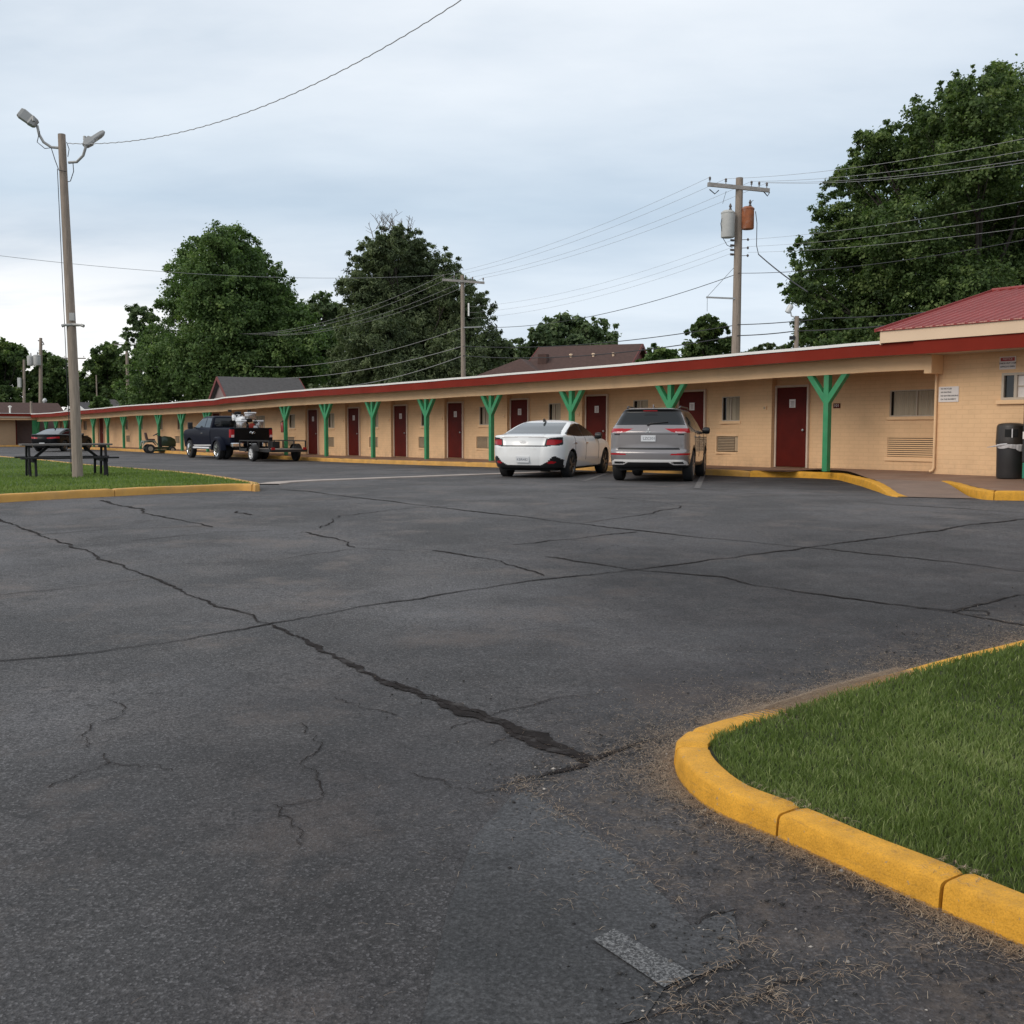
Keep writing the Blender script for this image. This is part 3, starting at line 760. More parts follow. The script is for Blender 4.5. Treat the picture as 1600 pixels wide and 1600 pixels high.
ground_poly('asphalt_patch', [(800, 1245), (826, 1236), (905, 1290), (985, 1345), (1080, 1448), (1146, 1420), (1158, 1500), (1037, 1548), (1008, 1592), (820, 1640), (650, 1640), (700, 1420), (740, 1310)], M['patch'], 0.004)
ground_poly('road_marking', [(926, 1472), (960, 1455), (1084, 1526), (1037, 1547)], M['stripe'], 0.009)
M['old_white'] = asphalt('worn_stall_line_paint', (0.115, 0.105, 0.10), patch=True, paint=True)
for a, b in (((1099, 742), (1089, 763)), ((948, 740), (912, 752))):
    pa, pb = G(*a), G(*b); d = (pb - pa)[:2]; d /= np.linalg.norm(d); n_ = np.array([d[1], -d[0]]) * 0.06
    o = poly_sheet('road_marking', np.array([pa[:2] + n_, pb[:2] + n_, pb[:2] - n_, pa[:2] - n_]), lambda x, y: gz(x, y) + 0.005, M['old_white'], 0.3); o['kind'] = 'structure'

# concrete gutter strip that crosses the lot from the island's tip towards the parked cars
P = resample(np.array([G(u, v)[:2] for u, v in [(418, 757.5), (440, 754.5), (480, 752), (560, 749), (680, 744.5), (790, 740.5), (870, 738)]]), 0.4)
nn = normals2(P); a = P + nn * 0.25; b = P - nn * 0.25
vs = [(p[0], p[1], float(gz(*p)) + 0.022) for p in np.vstack([a, b])] + [(p[0], p[1], float(gz(*p)) - 0.05) for p in np.vstack([a, b])]
n = len(P)
fs = [(i, i + 1, n + i + 1, n + i) for i in range(n - 1)] + [(2 * n + i, 2 * n + i + 1, i + 1, i) for i in range(n - 1)] + [(n + i, n + i + 1, 3 * n + i + 1, 3 * n + i) for i in range(n - 1)]
tag(MB().add(vs, fs).build('gutter', M['conc']), kind='structure')


# ------------------------------------------------------------------ grass and clippings
def in_view(Q, lo=-500, hi=2100):
    u = 800 + F * Q[:, 0] / np.maximum(Q[:, 1] * cP, 0.2)
    return (u > lo) & (u < hi) & (Q[:, 1] > 0.6)


def blades(name, Q, z0, h, w, mat, lean=0.5, tint=None):
    n = len(Q); a = rng.random(n) * 2 * PI; hh = h * (0.55 + 0.75 * rng.random(n))
    ld = rng.random(n) * 2 * PI; la = lean * hh * (0.2 + rng.random(n))
    sx, sy = np.cos(a) * w / 2, np.sin(a) * w / 2
    lx, ly = np.cos(ld) * la, np.sin(ld) * la
    V = np.empty((n, 5, 3))
    V[:, 0] = np.c_[Q[:, 0] - sx, Q[:, 1] - sy, z0]; V[:, 1] = np.c_[Q[:, 0] + sx, Q[:, 1] + sy, z0]
    V[:, 2] = np.c_[Q[:, 0] + sx * .8 + lx * .35, Q[:, 1] + sy * .8 + ly * .35, z0 + hh * .6]; V[:, 3] = np.c_[Q[:, 0] - sx * .8 + lx * .35, Q[:, 1] - sy * .8 + ly * .35, z0 + hh * .6]
    V[:, 4] = np.c_[Q[:, 0] + lx, Q[:, 1] + ly, z0 + hh * .95]
    b = np.arange(n)[:, None] * 5
    tri = np.concatenate([b + [0, 1, 2], b + [0, 2, 3], b + [3, 2, 4]])
    t = np.repeat(tint, 5) if tint is not None else None
    return np_mesh(name, V.reshape(-1, 3), tri, mat, attr={'tint': t})


def vnoise(Q, s, seed=0):
    r = np.random.default_rng(seed); t = np.zeros(len(Q))
    for k in range(6):
        a = r.random() * 2 * PI; f = s * (0.6 + 1.6 * r.random())
        t += np.sin((Q[:, 0] * math.cos(a) + Q[:, 1] * math.sin(a)) * f + r.random() * 7)
    return t / 6


x0, y0 = 0.9, KIN[:, 1].min() - 0.5
Q = np.c_[rng.uniform(x0, 9, 1700000), rng.uniform(1.2, 11.5, 1700000)]
dist = np.linalg.norm(Q, axis=1)
Q = Q[rng.random(len(Q)) < np.clip((4.2 / dist) ** 1.7, 0.05, 1)]
L_grass = np.vstack([KPATH + normals2(KPATH, 1) * (KW - .022), L_near[-2:]])
Q = Q[poly_mask(L_grass, Q) & in_view(Q)]
Q = Q[rng.random(len(Q)) < 0.80 + 0.2 * vnoise(Q, 9, 4)]
Q += rng.normal(0, 0.006, Q.shape)
dk = seg_dist(Q, KIN[::6])
tint = np.clip(0.42 + 0.30 * vnoise(Q, 2.2, 1) + 0.16 * vnoise(Q, 11, 2) + rng.normal(0, 0.13, len(Q)), 0, 1)
tint[rng.random(len(Q)) < 0.035] = 1.0
dQ = np.linalg.norm(Q, axis=1)
tag(blades('grass', Q, gz(Q[:, 0], Q[:, 1]) + KH - 0.035, (0.041 + 0.014 * vnoise(Q, 5, 3)) * (0.85 + 0.15 * np.clip(dk / 0.1, 0, 1)), np.clip(0.0009 * dQ, 0.0032, 0.009), M['grass_blade'], 0.75, tint), 
    'thick dark green lawn grass inside the yellow kerb by the street', 'grass', kind='stuff')
IPOLY = np.vstack([IIN, [[-60, 60]], [[-60, 16]]])
Q = np.c_[rng.uniform(-27, -3.5, 330000), rng.uniform(15, 46, 330000)]
Q = Q[rng.random(len(Q)) < np.clip((19 / np.linalg.norm(Q, axis=1)) ** 1.6, 0.1, 1)]
Q = Q[poly_mask(IPOLY, Q) & in_view(Q)]
tint = np.clip(0.48 + 0.28 * vnoise(Q, 1.1, 8) + 0.15 * vnoise(Q, 4, 9) + rng.normal(0, 0.12, len(Q)), 0, 1)
tag(blades('grass', Q, gz(Q[:, 0], Q[:, 1]) + IK - 0.03, 0.060 + 0.02 * vnoise(Q, 2, 3), 0.016, M['grass_far'], 0.7, tint),
    'bright green mown grass of the island under the picnic table', 'grass', kind='stuff')
# brown clippings on the asphalt and kerb
i = rng.integers(0, len(KPATH), 85000)
off = np.where(rng.random(len(i)) < .55, rng.exponential(0.045, len(i)), rng.exponential(0.20, len(i))) - 0.012
patchy = vnoise(KPATH[i], 2.3, 21) + 0.5 * vnoise(KPATH[i], 7, 22)
keep = (rng.random(len(i)) < np.where(off < .06, np.clip(.75 + 1.0 * patchy, .2, 1), np.clip(0.30 + 1.5 * patchy, 0.04, 1))) & (off < 1.0)
i, off = i[keep], off[keep]
Q = KPATH[i] - normals2(KPATH, 1)[i] * off[:, None] + rng.normal(0, 0.03, (len(i), 2))
Q = Q[(Q[:, 1] > 0.8) & ~poly_mask(np.vstack([KPATH, L_near[-2:]]), Q)]
ex = []
for (u, v, n_, r_) in ((815, 1228, 160, 0.07), (878, 1272, 60, 0.04), (1165, 1475, 90, 0.06), (1250, 1560, 60, 0.16), (1100, 1590, 40, 0.15), (930, 1310, 120, 0.30), (1000, 1400, 60, 0.5), (700, 1500, 40, 0.8), (900, 1100, 110, 1.0), (1200, 1040, 260, 0.7), (880, 1420, 12, 0.03)):
    c = G(u, v)[:2]; ex.append(c + rng.normal(0, r_, (n_, 2)))
for px, n_, r_ in (([(1005, 1592), (1056, 1572), (1124, 1574), (1200, 1553), (1230, 1532), (1300, 1522), (1400, 1515)], 250, .028), ([(1200, 1553), (1226, 1580), (1262, 1592)], 80, .025), ([(812, 1217), (880, 1270), (985, 1340), (1080, 1420)], 260, .04),
                   ([(925, 1187), (962, 1174), (1000, 1161), (1050, 1147)], 150, .03), ([(1037, 1548), (1080, 1534), (1157, 1499)], 90, .02), ([(1160, 1118), (1225, 1098), (1345, 1060), (1420, 1042)], 900, .14)):
    pl_ = resample(np.array([G(u, v)[:2] for u, v in px]), .02); ex.append(pl_[rng.integers(0, len(pl_), n_)] + rng.normal(0, r_, (n_, 2)))
Q = np.vstack([Q] + ex)
Q = Q[~poly_mask(np.vstack([KPATH, L_near[-2:]]), Q)]
kq = rng.integers(int(joints[0] / 0.04) - 6, int(joints[0] / 0.04) + 7, 130)
Qk = KIN[kq] - normals2(KPATH, 1)[kq] * (rng.random(130) ** 2 * 0.10)[:, None]
kq2 = rng.integers(int(joints[1] / 0.04) - 2, int(joints[1] / 0.04) + 3, 110)
Qk2 = KIN[kq2] - normals2(KPATH, 1)[kq2] * (rng.random(110) ** 2 * 0.13)[:, None]


def straws(Q, z, name, label):
    n = len(Q); a = rng.random(n) * 2 * PI; l = rng.uniform(0.006, 0.050, n); w = rng.uniform(0.0006, 0.0015, n)
    d = np.c_[np.cos(a), np.sin(a)]; p = np.c_[-d[:, 1], d[:, 0]] * w[:, None] / 2; bend = np.c_[-d[:, 1], d[:, 0]] * (l * rng.normal(0, 0.025, n))[:, None]
    V = np.empty((n, 6, 3)); z = z + rng.uniform(0.003, 0.010, n)
    A, B_, C_ = Q - d * l[:, None] / 2, Q + bend, Q + d * l[:, None] / 2
    for k, (pt, dz) in enumerate(((A, 0), (B_, .004), (C_, .001))):
        V[:, 2 * k] = np.c_[pt - p, z + dz]; V[:, 2 * k + 1] = np.c_[pt + p, z + dz]
    b = np.arange(n)[:, None] * 6
    return tag(np_mesh(name, V.reshape(-1, 3), np.concatenate([b + [0, 1, 3, 2], b + [2, 3, 5, 4]]), M['straw'], attr={'tint': np.repeat(np.clip(rng.normal(0.42, 0.25, n), 0, 1), 6)}), label, 'clippings', kind='stuff')


# the strip beyond the nose where clippings and runners hide the low kerb
a_, b_ = int(LN / .04) + 12, int(path_len_at(KPATH, G(1405, 1044, KH * .6)) / .04)
im = rng.integers(a_, b_, 42000); om = rng.normal(0.02, .09, 42000)
dens = np.clip(.62 + .8 * vnoise(KPATH[im], 3.1, 33), 0, 1); ok_ = rng.random(42000) < dens
im, om = im[ok_], om[ok_]; Qm = KPATH[im] + normals2(KPATH, 1)[im] * om[:, None]
straws(Qm, gz(Qm[:, 0], Qm[:, 1]) + np.where(om > 0, KH * .56, np.maximum(0, KH * .5 + om * .6)) + rng.random(len(om)) * .012, 'grass_clippings', 'mat of dry clippings heaped over the low kerb on the side facing the rooms')
straws(Q, gz(Q[:, 0], Q[:, 1]), 'grass_clippings', 'dry brown grass clippings scattered over the asphalt along the near kerb')
Qk = np.vstack([Qk, Qk2])
straws(Qk, gz(Qk[:, 0], Qk[:, 1]) + KH, 'grass_clippings', 'dry grass tufts caught at the joints on top of the near kerb')

# crumbs of broken asphalt and pale grit, gathered along the kerb and at the broken joints
n = 5200
i = rng.integers(0, len(KPATH), n); off = rng.exponential(0.24, n) + .005
Q = KPATH[i] - normals2(KPATH, 1)[i] * off[:, None] + rng.normal(0, .02, (n, 2))
ex = [G(u, v)[:2] + rng.normal(0, r_, (k, 2)) for u, v, k, r_ in ((860, 1205, 140, .10), (960, 1172, 120, .10), (1180, 1560, 260, .20), (1100, 1440, 60, .08), (800, 1228, 90, .08), (1060, 1570, 120, .12), (700, 1100, 80, .3))]
Q = np.vstack([Q] + ex); Q = Q[(Q[:, 1] > .8) & ~poly_mask(np.vstack([KPATH, L_near[-2:]]), Q)]
n = len(Q); r_ = rng.lognormal(-5.6, .45, n).clip(.0015, .012)
oc = np.array([[1, 0, 0], [0, 1, 0], [-1, 0, 0], [0, -1, 0], [0, 0, .7], [0, 0, -.4]])
V = oc[None] * r_[:, None, None] * rng.uniform(.6, 1.3, (n, 6, 1)); V[:, :, 0] += Q[:, 0:1]; V[:, :, 1] += Q[:, 1:2]; V[:, :, 2] += (gz(Q[:, 0], Q[:, 1]) + r_ * .35 + .004)[:, None]
b = np.arange(n)[:, None] * 6
fc = np.concatenate([b + [k, (k + 1) % 4, 4] for k in range(4)] + [b + [(k + 1) % 4, k, 5] for k in range(4)])
M['grit'] = leaf_mat('asphalt_grit', (0.018, 0.017, 0.017), (0.05, 0.047, 0.045), (0.42, 0.38, 0.34), 0.0)
tag(np_mesh('grit', V.reshape(-1, 3), fc, M['grit'], attr={'tint': np.repeat(np.clip(rng.beta(1.2, 3.2, n) + (rng.random(n) < .04) * .7, 0, 1), 6)}), 'dark crumbs of broken asphalt and pale grit along the near kerb', 'grit', kind='stuff')
# ================================================================== the motel
S0, DW = 15.0, 21.9                       # local frame: x along the facade (away), y out of the wall, z up
ROT = math.atan2(E[1], E[0])
pB = W(S0, DW)
BZ = lambda s: float(np.interp(s, [0, 15, 27, 42, 66, 100], [0.19, 0.16, 0.11, -0.01, -0.03, -0.08]))     # walkway at the wall
RZ = lambda s: float(np.interp(s, [0, 14.0, 28.7, 44.5, 50.3, 51.6, 66, 76.9, 84, 100], [2.96, 2.99, 2.86, 2.80, 2.72, 2.655, 2.60, 2.50, 2.42, 2.38]))   # top of the roof edge
SEND = 91.5
motel = empty('motel_building', (pB[0], pB[1], 0), ROT, 'long low peach brick motel wing with maroon doors, green forked posts and a red fascia', 'motel')
LX = lambda s: s - S0


def sweep_s(mb, prof, ss, zf, y_off=None, cap=True):
    """closed profile (y, dz) swept along the facade; zf(s) is the reference height"""
    m = len(prof); vs = [(LX(s), y, zf(s) + h) for s in ss for y, h in prof]
    fs = [(i * m + j, i * m + (j + 1) % m, (i + 1) * m + (j + 1) % m, (i + 1) * m + j) for i in range(len(ss) - 1) for j in range(m)]
    if cap: fs += [tuple(range(m)), tuple((len(ss) - 1) * m + j for j in range(m - 1, -1, -1))]
    return mb.add(vs, fs)


def rect(y0, y1, a, b): return [(y0, a), (y1, a), (y1, b), (y0, b)]


wavy = lambda s: RZ(s) + 0.007 * math.sin(s * 0.5) + 0.003 * math.sin(s * 1.9 + 1)
SS = np.unique(np.r_[np.arange(12.7, SEND, 0.75), [50.3, 51.6, SEND]])
D_POST, D_FAS = 20.40, 19.86
# ---- the openings
doors_u = [1235.5, 1079.5, 931.5, 811.7, 711.7, 626.5, 553.7, 490.3]
doors = [sD(u, 21.86) for u in doors_u]
door_far = [sD(161, 21.86), sD(340, 21.86), sD(108, 21.86)]
win_off = sD(1143, DW) - doors[0]
acs_off = sD(1138.5, DW) - doors[0]
all_doors = doors + door_far
REC = 0.0
STEP = 0.17
wins, acs = [], []
for d in doors: wins.append((d + win_off, 0.66, 1.20, 1.86))
for d in doors: acs.append((d + acs_off, 0.80, 0.36, 0.80))
wins.append(((sD(1387, DW) + sD(1475, DW)) / 2, sD(1387, DW) - sD(1475, DW), 1.25, 1.86))
for u, w_ in ((409.5, 1.35), (285, 0.6), (256, 0.62), (224.5, 0.62), (201, 0.62), (137.5, 0.95), (100, 0.7)): wins.append((sD(u, DW), w_, 1.16, 1.84))
for u in (282, 203, 140, 404): acs.append((sD(u, DW), 0.85, 0.34, 0.78))
grille = ((sD(1385, DW) + sD(1475, DW)) / 2, sD(1385, DW) - sD(1475, DW), 0.32, 0.76)
holes = [(c - w_ / 2, c + w_ / 2, a, b) for c, w_, a, b in wins] + [(c - w_ / 2, c + w_ / 2, a, b) for c, w_, a, b in acs] + [(grille[0] - grille[1] / 2, grille[0] + grille[1] / 2, grille[2], grille[3])]

# ---- walls with recesses at the doors and real openings
mb = MB()
recs = sorted((d - 0.54, d + 0.54) for d in all_doors)
edges = [12.6] + [e for r in recs for e in r] + [SEND]
DS = sorted(all_doors)


def yw(s):
    """the front wall steps: it stands proud just beyond each door and runs back flush by the next one"""
    for p, q in zip(DS, DS[1:] + [SEND + .54]):
        if p + .54 < s < q - .54: return STEP * min(1.0, (q - .54 - s) / max(1.5, q - p - 1.08))
    return 0.0


WT = lambda s: RZ(s) - 0.300                 # wall top = soffit


def wall_quad(a, b, z0, z1, y):
    ya, yb = y, y
    if y is None: ya, yb = yw(a + 1e-6), yw(b - 1e-6)
    q = [(LX(a), ya, BZ(a) + z0), (LX(b), yb, BZ(b) + z0), (LX(b), yb, (BZ(b) + z1) if z1 is not None else WT(b)), (LX(a), ya, (BZ(a) + z1) if z1 is not None else WT(a))]
    mb.add(q, [(0, 1, 2, 3)])


for k in range(len(edges) - 1):
    a, b = edges[k], edges[k + 1]; rec = any(abs(a - r[0]) < 1e-6 and abs(b - r[1]) < 1e-6 for r in recs)
    y = 0.0 if rec else None
    hs = [h for h in holes if h[0] > a and h[1] < b] if not rec else []
    cuts = np.unique(np.r_[a, b, [h[0] for h in hs], [h[1] for h in hs], [x for x in (44.5, 50.3, 51.6) if a < x < b]])
    for p, q in zip(cuts[:-1], cuts[1:]):
        mid = (p + q) / 2; hh = sorted((h[2], h[3]) for h in hs if h[0] < mid < h[1]); z = -0.25
        for za, zb in hh:
            wall_quad(p, q, z, za, y); z = zb
        wall_quad(p, q, z, None, y)
    for h in hs:                              # reveals
        zz = lambda s, t: BZ(s) + t
        y0_, y1_ = yw(h[0]), yw(h[1])
        A = [(LX(h[0]), y0_, zz(h[0], h[2])), (LX(h[1]), y1_, zz(h[1], h[2])), (LX(h[1]), y1_, zz(h[1], h[3])), (LX(h[0]), y0_, zz(h[0], h[3]))]
        mb.add(A + [(x, y_ - 0.11, z) for x, y_, z in A], [(0, 1, 5, 4), (1, 2, 6, 5), (2, 3, 7, 6), (3, 0, 4, 7)])
    if rec:
        s, y1_ = b, yw(b + 1e-5)
        mb.add([(LX(s), 0, BZ(s) - .25), (LX(s), y1_, BZ(s) - .25), (LX(s), y1_, WT(s)), (LX(s), 0, WT(s))], [(0, 1, 2, 3)])
mb.add([(LX(12.6), -8, -.3), (LX(SEND), -8, -.3), (LX(SEND), -8, WT(SEND)), (LX(12.6), -8, WT(12.6))], [(0, 1, 2, 3)])
mb.add([(LX(SEND), -8, -.3), (LX(SEND), 0, -.3), (LX(SEND), 0, WT(SEND)), (LX(SEND), -8, WT(SEND))], [(0, 1, 2, 3)])
mb.build('wall', M['brick'], motel)
# ---- roof slab, soffit, fascia, drip edge, beam
mb = MB(); sweep_s(mb, [(2.0, -0.26), (2.0, -0.03), (-8.3, 0.02), (-8.3, -0.26)], SS, wavy); mb.build('roof', M['roof_flat'], motel)
mb = MB(); sweep_s(mb, rect(-0.25, 1.998, -0.300, -0.262), SS, wavy); mb.build('soffit', M['soffit'], motel)
mb = MB(); sweep_s(mb, rect(2.003, 2.043, -0.318, -0.058), SS, wavy); mb.build('fascia', M['red'], motel)
mb = MB(); sweep_s(mb, [(1.99, 0.0), (2.066, -0.004), (2.066, -0.066), (2.050, -0.066), (2.046, -0.022), (1.99, -0.020)], np.r_[13.42, SS[SS > 13.5]], wavy); mb.build('drip_edge', M['white_trim'], motel)
mb = MB(); sweep_s(mb, rect(DW - D_POST - .075, DW - D_POST + .075, -0.625, -0.302), SS, wavy); mb.build('beam', M['peach'], motel)
# joints between the boards of the beam
# ---- doors
num = 101
for k, d in enumerate(all_doors):
    z = BZ(d); W_, H_ = 0.94, 2.03
    mb = MB().box(LX(d) - W_ / 2, LX(d) + W_ / 2, -REC + 0.012, -REC + 0.05, z + 0.015, z + H_)
    dr = mb.build('door', M['door'], motel, bevel=0.004)
    mb = MB()
    for sg in (-1, 1): mb.box(LX(d) + sg * (W_ / 2 + 0.03) - 0.025, LX(d) + sg * (W_ / 2 + 0.03) + 0.025, -REC + 0.002, -REC + 0.07, z, z + H_ + 0.06)
    mb.box(LX(d) - W_ / 2 - 0.003, LX(d) + W_ / 2 + 0.003, -REC + 0.002, -REC + 0.068, z + H_ + 0.012, z + H_ + 0.06)
    mb.build('frame', M['jamb'], dr)
    MB().lathe([(0.012, 0), (0.012, .04), (.03, .045), (.03, .065), (.012, .07)], 10, Matrix.Translation((LX(d) - W_ / 2 + .08, -REC + .05, z + .95)) @ Matrix.Rotation(-PI / 2, 4, 'X')).build('knob', M['galv'], dr, sm=True)
    if k < 8:
        sg_ = MB().box(LX(d) - .02 - 0.095, LX(d) - .02 + 0.095, -REC + 0.051, -REC + 0.054, z + 1.52, z + 1.73).build('door_sign', M['paper'], dr)
        mb = MB()
        for r in range(5): mb.box(LX(d) - .02 - 0.060, LX(d) - .02 + 0.060 - (r % 2) * .02, -REC + 0.0545, -REC + 0.0555, z + 1.545 + r * .030, z + 1.561 + r * .030)
        mb.build('print', M['greyink'], sg_)
# ---- windows
for c, w_, a, b in wins:
    z = BZ(c); x0, x1, z0, z1 = LX(c) - w_ / 2, LX(c) + w_ / 2, z + a, z + b
    wn = empty('window', (0, yw(c), 0)); wn.parent = motel
    MB().box(x0 + .002, x1 - .002, -.085, -.075, z0 + .002, z1 - .002).build('pane', M['win'], wn)
    mb = MB()
    nf = int(w_ / 0.055); vs = []
    for i in range(nf * 2 + 1):                      # pleats, drawn short of one jamb
        x = x0 + .03 + (w_ * (0.97 if w_ > 1.2 else 0.87) - .06) * i / (nf * 2); vs += [(x, -.064 + (.016 if i % 2 else 0), z0 + .03), (x, -.064 + (.016 if i % 2 else 0), z1 - .03)]
    mb.add(vs, [(2 * i, 2 * i + 2, 2 * i + 3, 2 * i + 1) for i in range(nf * 2)])
    mb.build('curtain', M['curtain'], wn)
    mb = MB(); t = .028
    mb.box(x0 + .001, x1 - .001, -.045, -.012, z1 - t, z1 - .001).box(x0 + .001, x1 - .001, -.045, -.012, z0 + .001, z0 + t)
    mb.box(x0 + .001, x0 + t, -.044, -.013, z0 + t, z1 - t).box(x1 - t, x1 - .001, -.044, -.013, z0 + t, z1 - t)
    mb.box((x0 + x1) / 2 - .014 + .02, (x0 + x1) / 2 + .014 + .02, -.043, -.018, z0 + t, z1 - t)
    mb.build('frame', M['alu'], wn)
    MB().box(x0 - .04, x1 + .04, -.02, .045, z0 - .075, z0 - .002).build('sill', M['peach'], wn, bevel=.008)
# ---- air conditioner grilles
for c, w_, a, b in acs:
    z = BZ(c); x0, x1, z0, z1 = LX(c) - w_ / 2, LX(c) + w_ / 2, z + a, z + b
    g = MB().box(x0 + .02, x1 - .02, -.10, -.035, z0 + .02, z1 - .02).build('air_conditioner', M['acdark'], motel, loc=(0, yw(c), 0))
    mb = MB()
    for i in range(9):
        zz = z0 + .05 + (z1 - z0 - .1) * i / 8; mb.box(x0 + .16, x1 - .03, -.036, .004, zz - .014, zz + .010)
    mb.build('grille', M['ac'], g)
    mb = MB(); t = .045
    mb.box(x0 - .03, x1 + .03, -.03, .022, z1 - .01, z1 + t).box(x0 - .03, x1 + .03, -.03, .022, z0 - t, z0 + .01).box(x0 - .03, x0 + .018, -.03, .021, z0 + .01, z1 - .01).box(x1 - .018, x1 + .03, -.03, .021, z0 + .01, z1 - .01)
    mb.build('frame', M['peach'], g)
    MB().box(x0 + .025, x0 + .15, -.036, -.004, z0 + .03, z1 - .03).build('control_panel', M['ac'], g)
c, w_, a, b = grille; z = BZ(c)
g = MB().box(LX(c) - w_ / 2 + .005, LX(c) + w_ / 2 - .005, -.10, -.05, z + a + .005, z + b - .005).build('air_conditioner', M['acdark'], motel)
mb = MB()
for i in range(9):
    zz = z + a + .03 + (b - a - .06) * i / 8; mb.box(LX(c) - w_ / 2 + .01, LX(c) + w_ / 2 - .01, -.05, .012, zz - .017, zz + .012)
mb.build('grille', M['peach'], g)
MB().box(LX(c) - w_ / 2 - .05, LX(c) + w_ / 2 + .05, -.01, .035, z + a - .10, z + a - .02).build('sill', M['peach'], motel, bevel=.01)
# ---- room number plates and the little boxes beside the doors
for k, d in enumerate(doors):
    z = BZ(d); x = LX(d - .74) if k == 0 else LX(d + .72)
    if k == 0:
        x = LX(sD(1305.5, DW)); zc = zD(1305.5, 634, DW)
        p = MB().box(x - .095, x + .095, 0.002, 0.018, zc - .06, zc + .06).build('room_number', M['door'], motel)
        mb = MB(); put_text(mb, '101', .105, (x, 0.020, zc), (-1, 0, 0), (0, 0, 1)); mb.build('digits', M['paper'], p)
        x = LX(sD(1200, DW)); zc = zD(1200, 637.5, DW)
        p = MB().box(x - .05, x + .05, 0.002, 0.03, zc - .05, zc + .05).build('switch_box', M['peach'], motel, bevel=.006, loc=(0, yw(sD(1200, DW)), 0))
        MB().box(x - .033, x + .033, 0.03, 0.034, zc - .033, zc + .033).build('switch_cover', M['ac'], p)
    else:
        p = MB().box(x - .05, x + .05, 0.002, 0.03, z + 1.42, z + 1.53).build('room_number', M['peach'], motel, bevel=.006, loc=(0, yw(d + .72), 0))
        mb = MB(); put_text(mb, str(101 + k), .05, (x, 0.032, z + 1.475), (-1, 0, 0), (0, 0, 1)); mb.build('digits', M['greyink'], p)
# ---- forked green posts
posts_u = [1290.5, 1047, 893, 768, 667, 583.5, 510.5, 447.5, 325.6, 285.7, 249.7, 220.6, 195, 170.3, 148, 126, 105, 90, 74.6, 62]
for u in posts_u:
    s = sD(u, D_POST); y = DW - D_POST; zb, zt = BZ(s) - 0.012, wavy(s) - 0.62
    x = LX(s); p = .068; mb = MB()
    mb.box(x - p, x + p, y - p, y + p, zb, zt)
    for sg in (-1, 1):
        mb.prism([(sg * p * .9, zt - .66), (sg * p * .9, zt - .44), (sg * .40, zt - .001), (sg * .56, zt - .001)], y - p * .93, y + p * .93, lambda a, b, h, x=x: (x + a, h, b))
    mb.build('post', M['green'], motel, bevel=.006)
# ---- walkway and its yellow kerb, as structure
mb = MB()
SK = np.arange(16.2, SEND + 1, 0.75)
kz = lambda s: float(gz(*W(s, 20.1)[:2]))
vs, fs = [], []
for s in SK:
    for y, z in ((1.69, kz(s) + .149), (0.9, (kz(s) + .149 + BZ(s)) / 2), (-0.4, BZ(s) - .004)):
        p = W(s, DW - y); vs.append((p[0], p[1], z))
fs = [(i * 3 + j, i * 3 + j + 1, i * 3 + j + 4, i * 3 + j + 3) for i in range(len(SK) - 1) for j in range(2)]
# apron in front of the office: down the ramp between the two kerb ends
A0 = W(16.2, DW - 1.69, kz(16.2) + .149)
def GP(u, v, dz): return G(u, v, dz)
ap = {}
walk_o = tag(np_mesh('walkway', vs, fs, M['walk']), kind='structure')
mb = MB(); kerb_mesh(np.array([W(s, 20.08)[:2] for s in np.arange(17.2, SEND + 1, 0.4)]), 1, kprof(0.15, 0.15), mb, np.arange(3.2, 74, 3.05), jit=0.006)
tag(mb.build('kerb', M['kerb_far'], sm=True, ang=50), kind='structure')
c0 = W(17.2, 20.08)[:2]
kp1 = np.vstack([[c0], [G(u, v)[:2] for u, v in [(1300, 747.5), (1330, 755), (1362, 765), (1388, 775), (1402, 777)]]])
kp1 = resample(smooth_path(kp1, 2), 0.06); L1 = np.linalg.norm(np.diff(kp1, axis=0), axis=1).sum()
mb = MB(); kerb_mesh(kp1, -1, kprof(0.15, 0.19), mb, [L1 * .48], zf=lambda x: float(np.interp(x, [0, L1 * .72, L1], [1, 1, .12])), jit=0.005)
tag(mb.build('kerb', M['kerb'], sm=True, ang=50), kind='structure')
kp2 = np.array([G(1468, 752, .16)[:2], G(1490, 765, .05)[:2], G(1518, 777.5)[:2], G(1540, 781.5)[:2], G(1570, 782)[:2], G(1640, 783)[:2], G(1900, 786)[:2]])
kp2 = resample(smooth_path(kp2, 2), 0.06); L2 = np.linalg.norm(np.diff(kp2, axis=0), axis=1).sum()
mb = MB(); kerb_mesh(kp2, -1, kprof(0.15, 0.19), mb, [path_len_at(kp2, G(1556, 782)), path_len_at(kp2, G(1730, 784))], zf=lambda x: float(np.interp(x, [0, .4, 2.0], [1.15, 1.1, 1])), jit=0.005)
tag(mb.build('kerb', M['kerb'], sm=True, ang=50), kind='structure')
k1in = kp1 + normals2(kp1, -1) * .185
k2in = kp2 + normals2(kp2, -1) * .185
D_OFF = 20.75
zt_ = [float(gz(*p)) + .149 * float(np.interp(i / len(k1in), [0, .72, 1], [1, 1, .15])) for i, p in enumerate(k1in)]
# the concrete ramp itself: strips from the street edge up to the walkway
r0a, r0b = kp1[-1], G(1523, 780)[:2]
r1a, r1b = k1in[int(len(k1in) * .62)], kp2[3]
vs, fs = [], []
nst = 10
for i in range(nst + 1):
    t = i / nst
    for j in range(7):
        w = j / 6
        p = (r0a * (1 - w) + r0b * w) * (1 - t) + (r1a * (1 - w) + r1b * w) * t
        vs.append((p[0], p[1], float(gz(*p)) + 0.012 + (0.165 - 0.012) * smooth(0, 1, t)))
for i in range(nst):
    for j in range(6): fs.append((i * 7 + j, i * 7 + j + 1, (i + 1) * 7 + j + 1, (i + 1) * 7 + j))
tag(np_mesh('ramp', vs, fs, M['ramp'], sm=True), kind='structure')
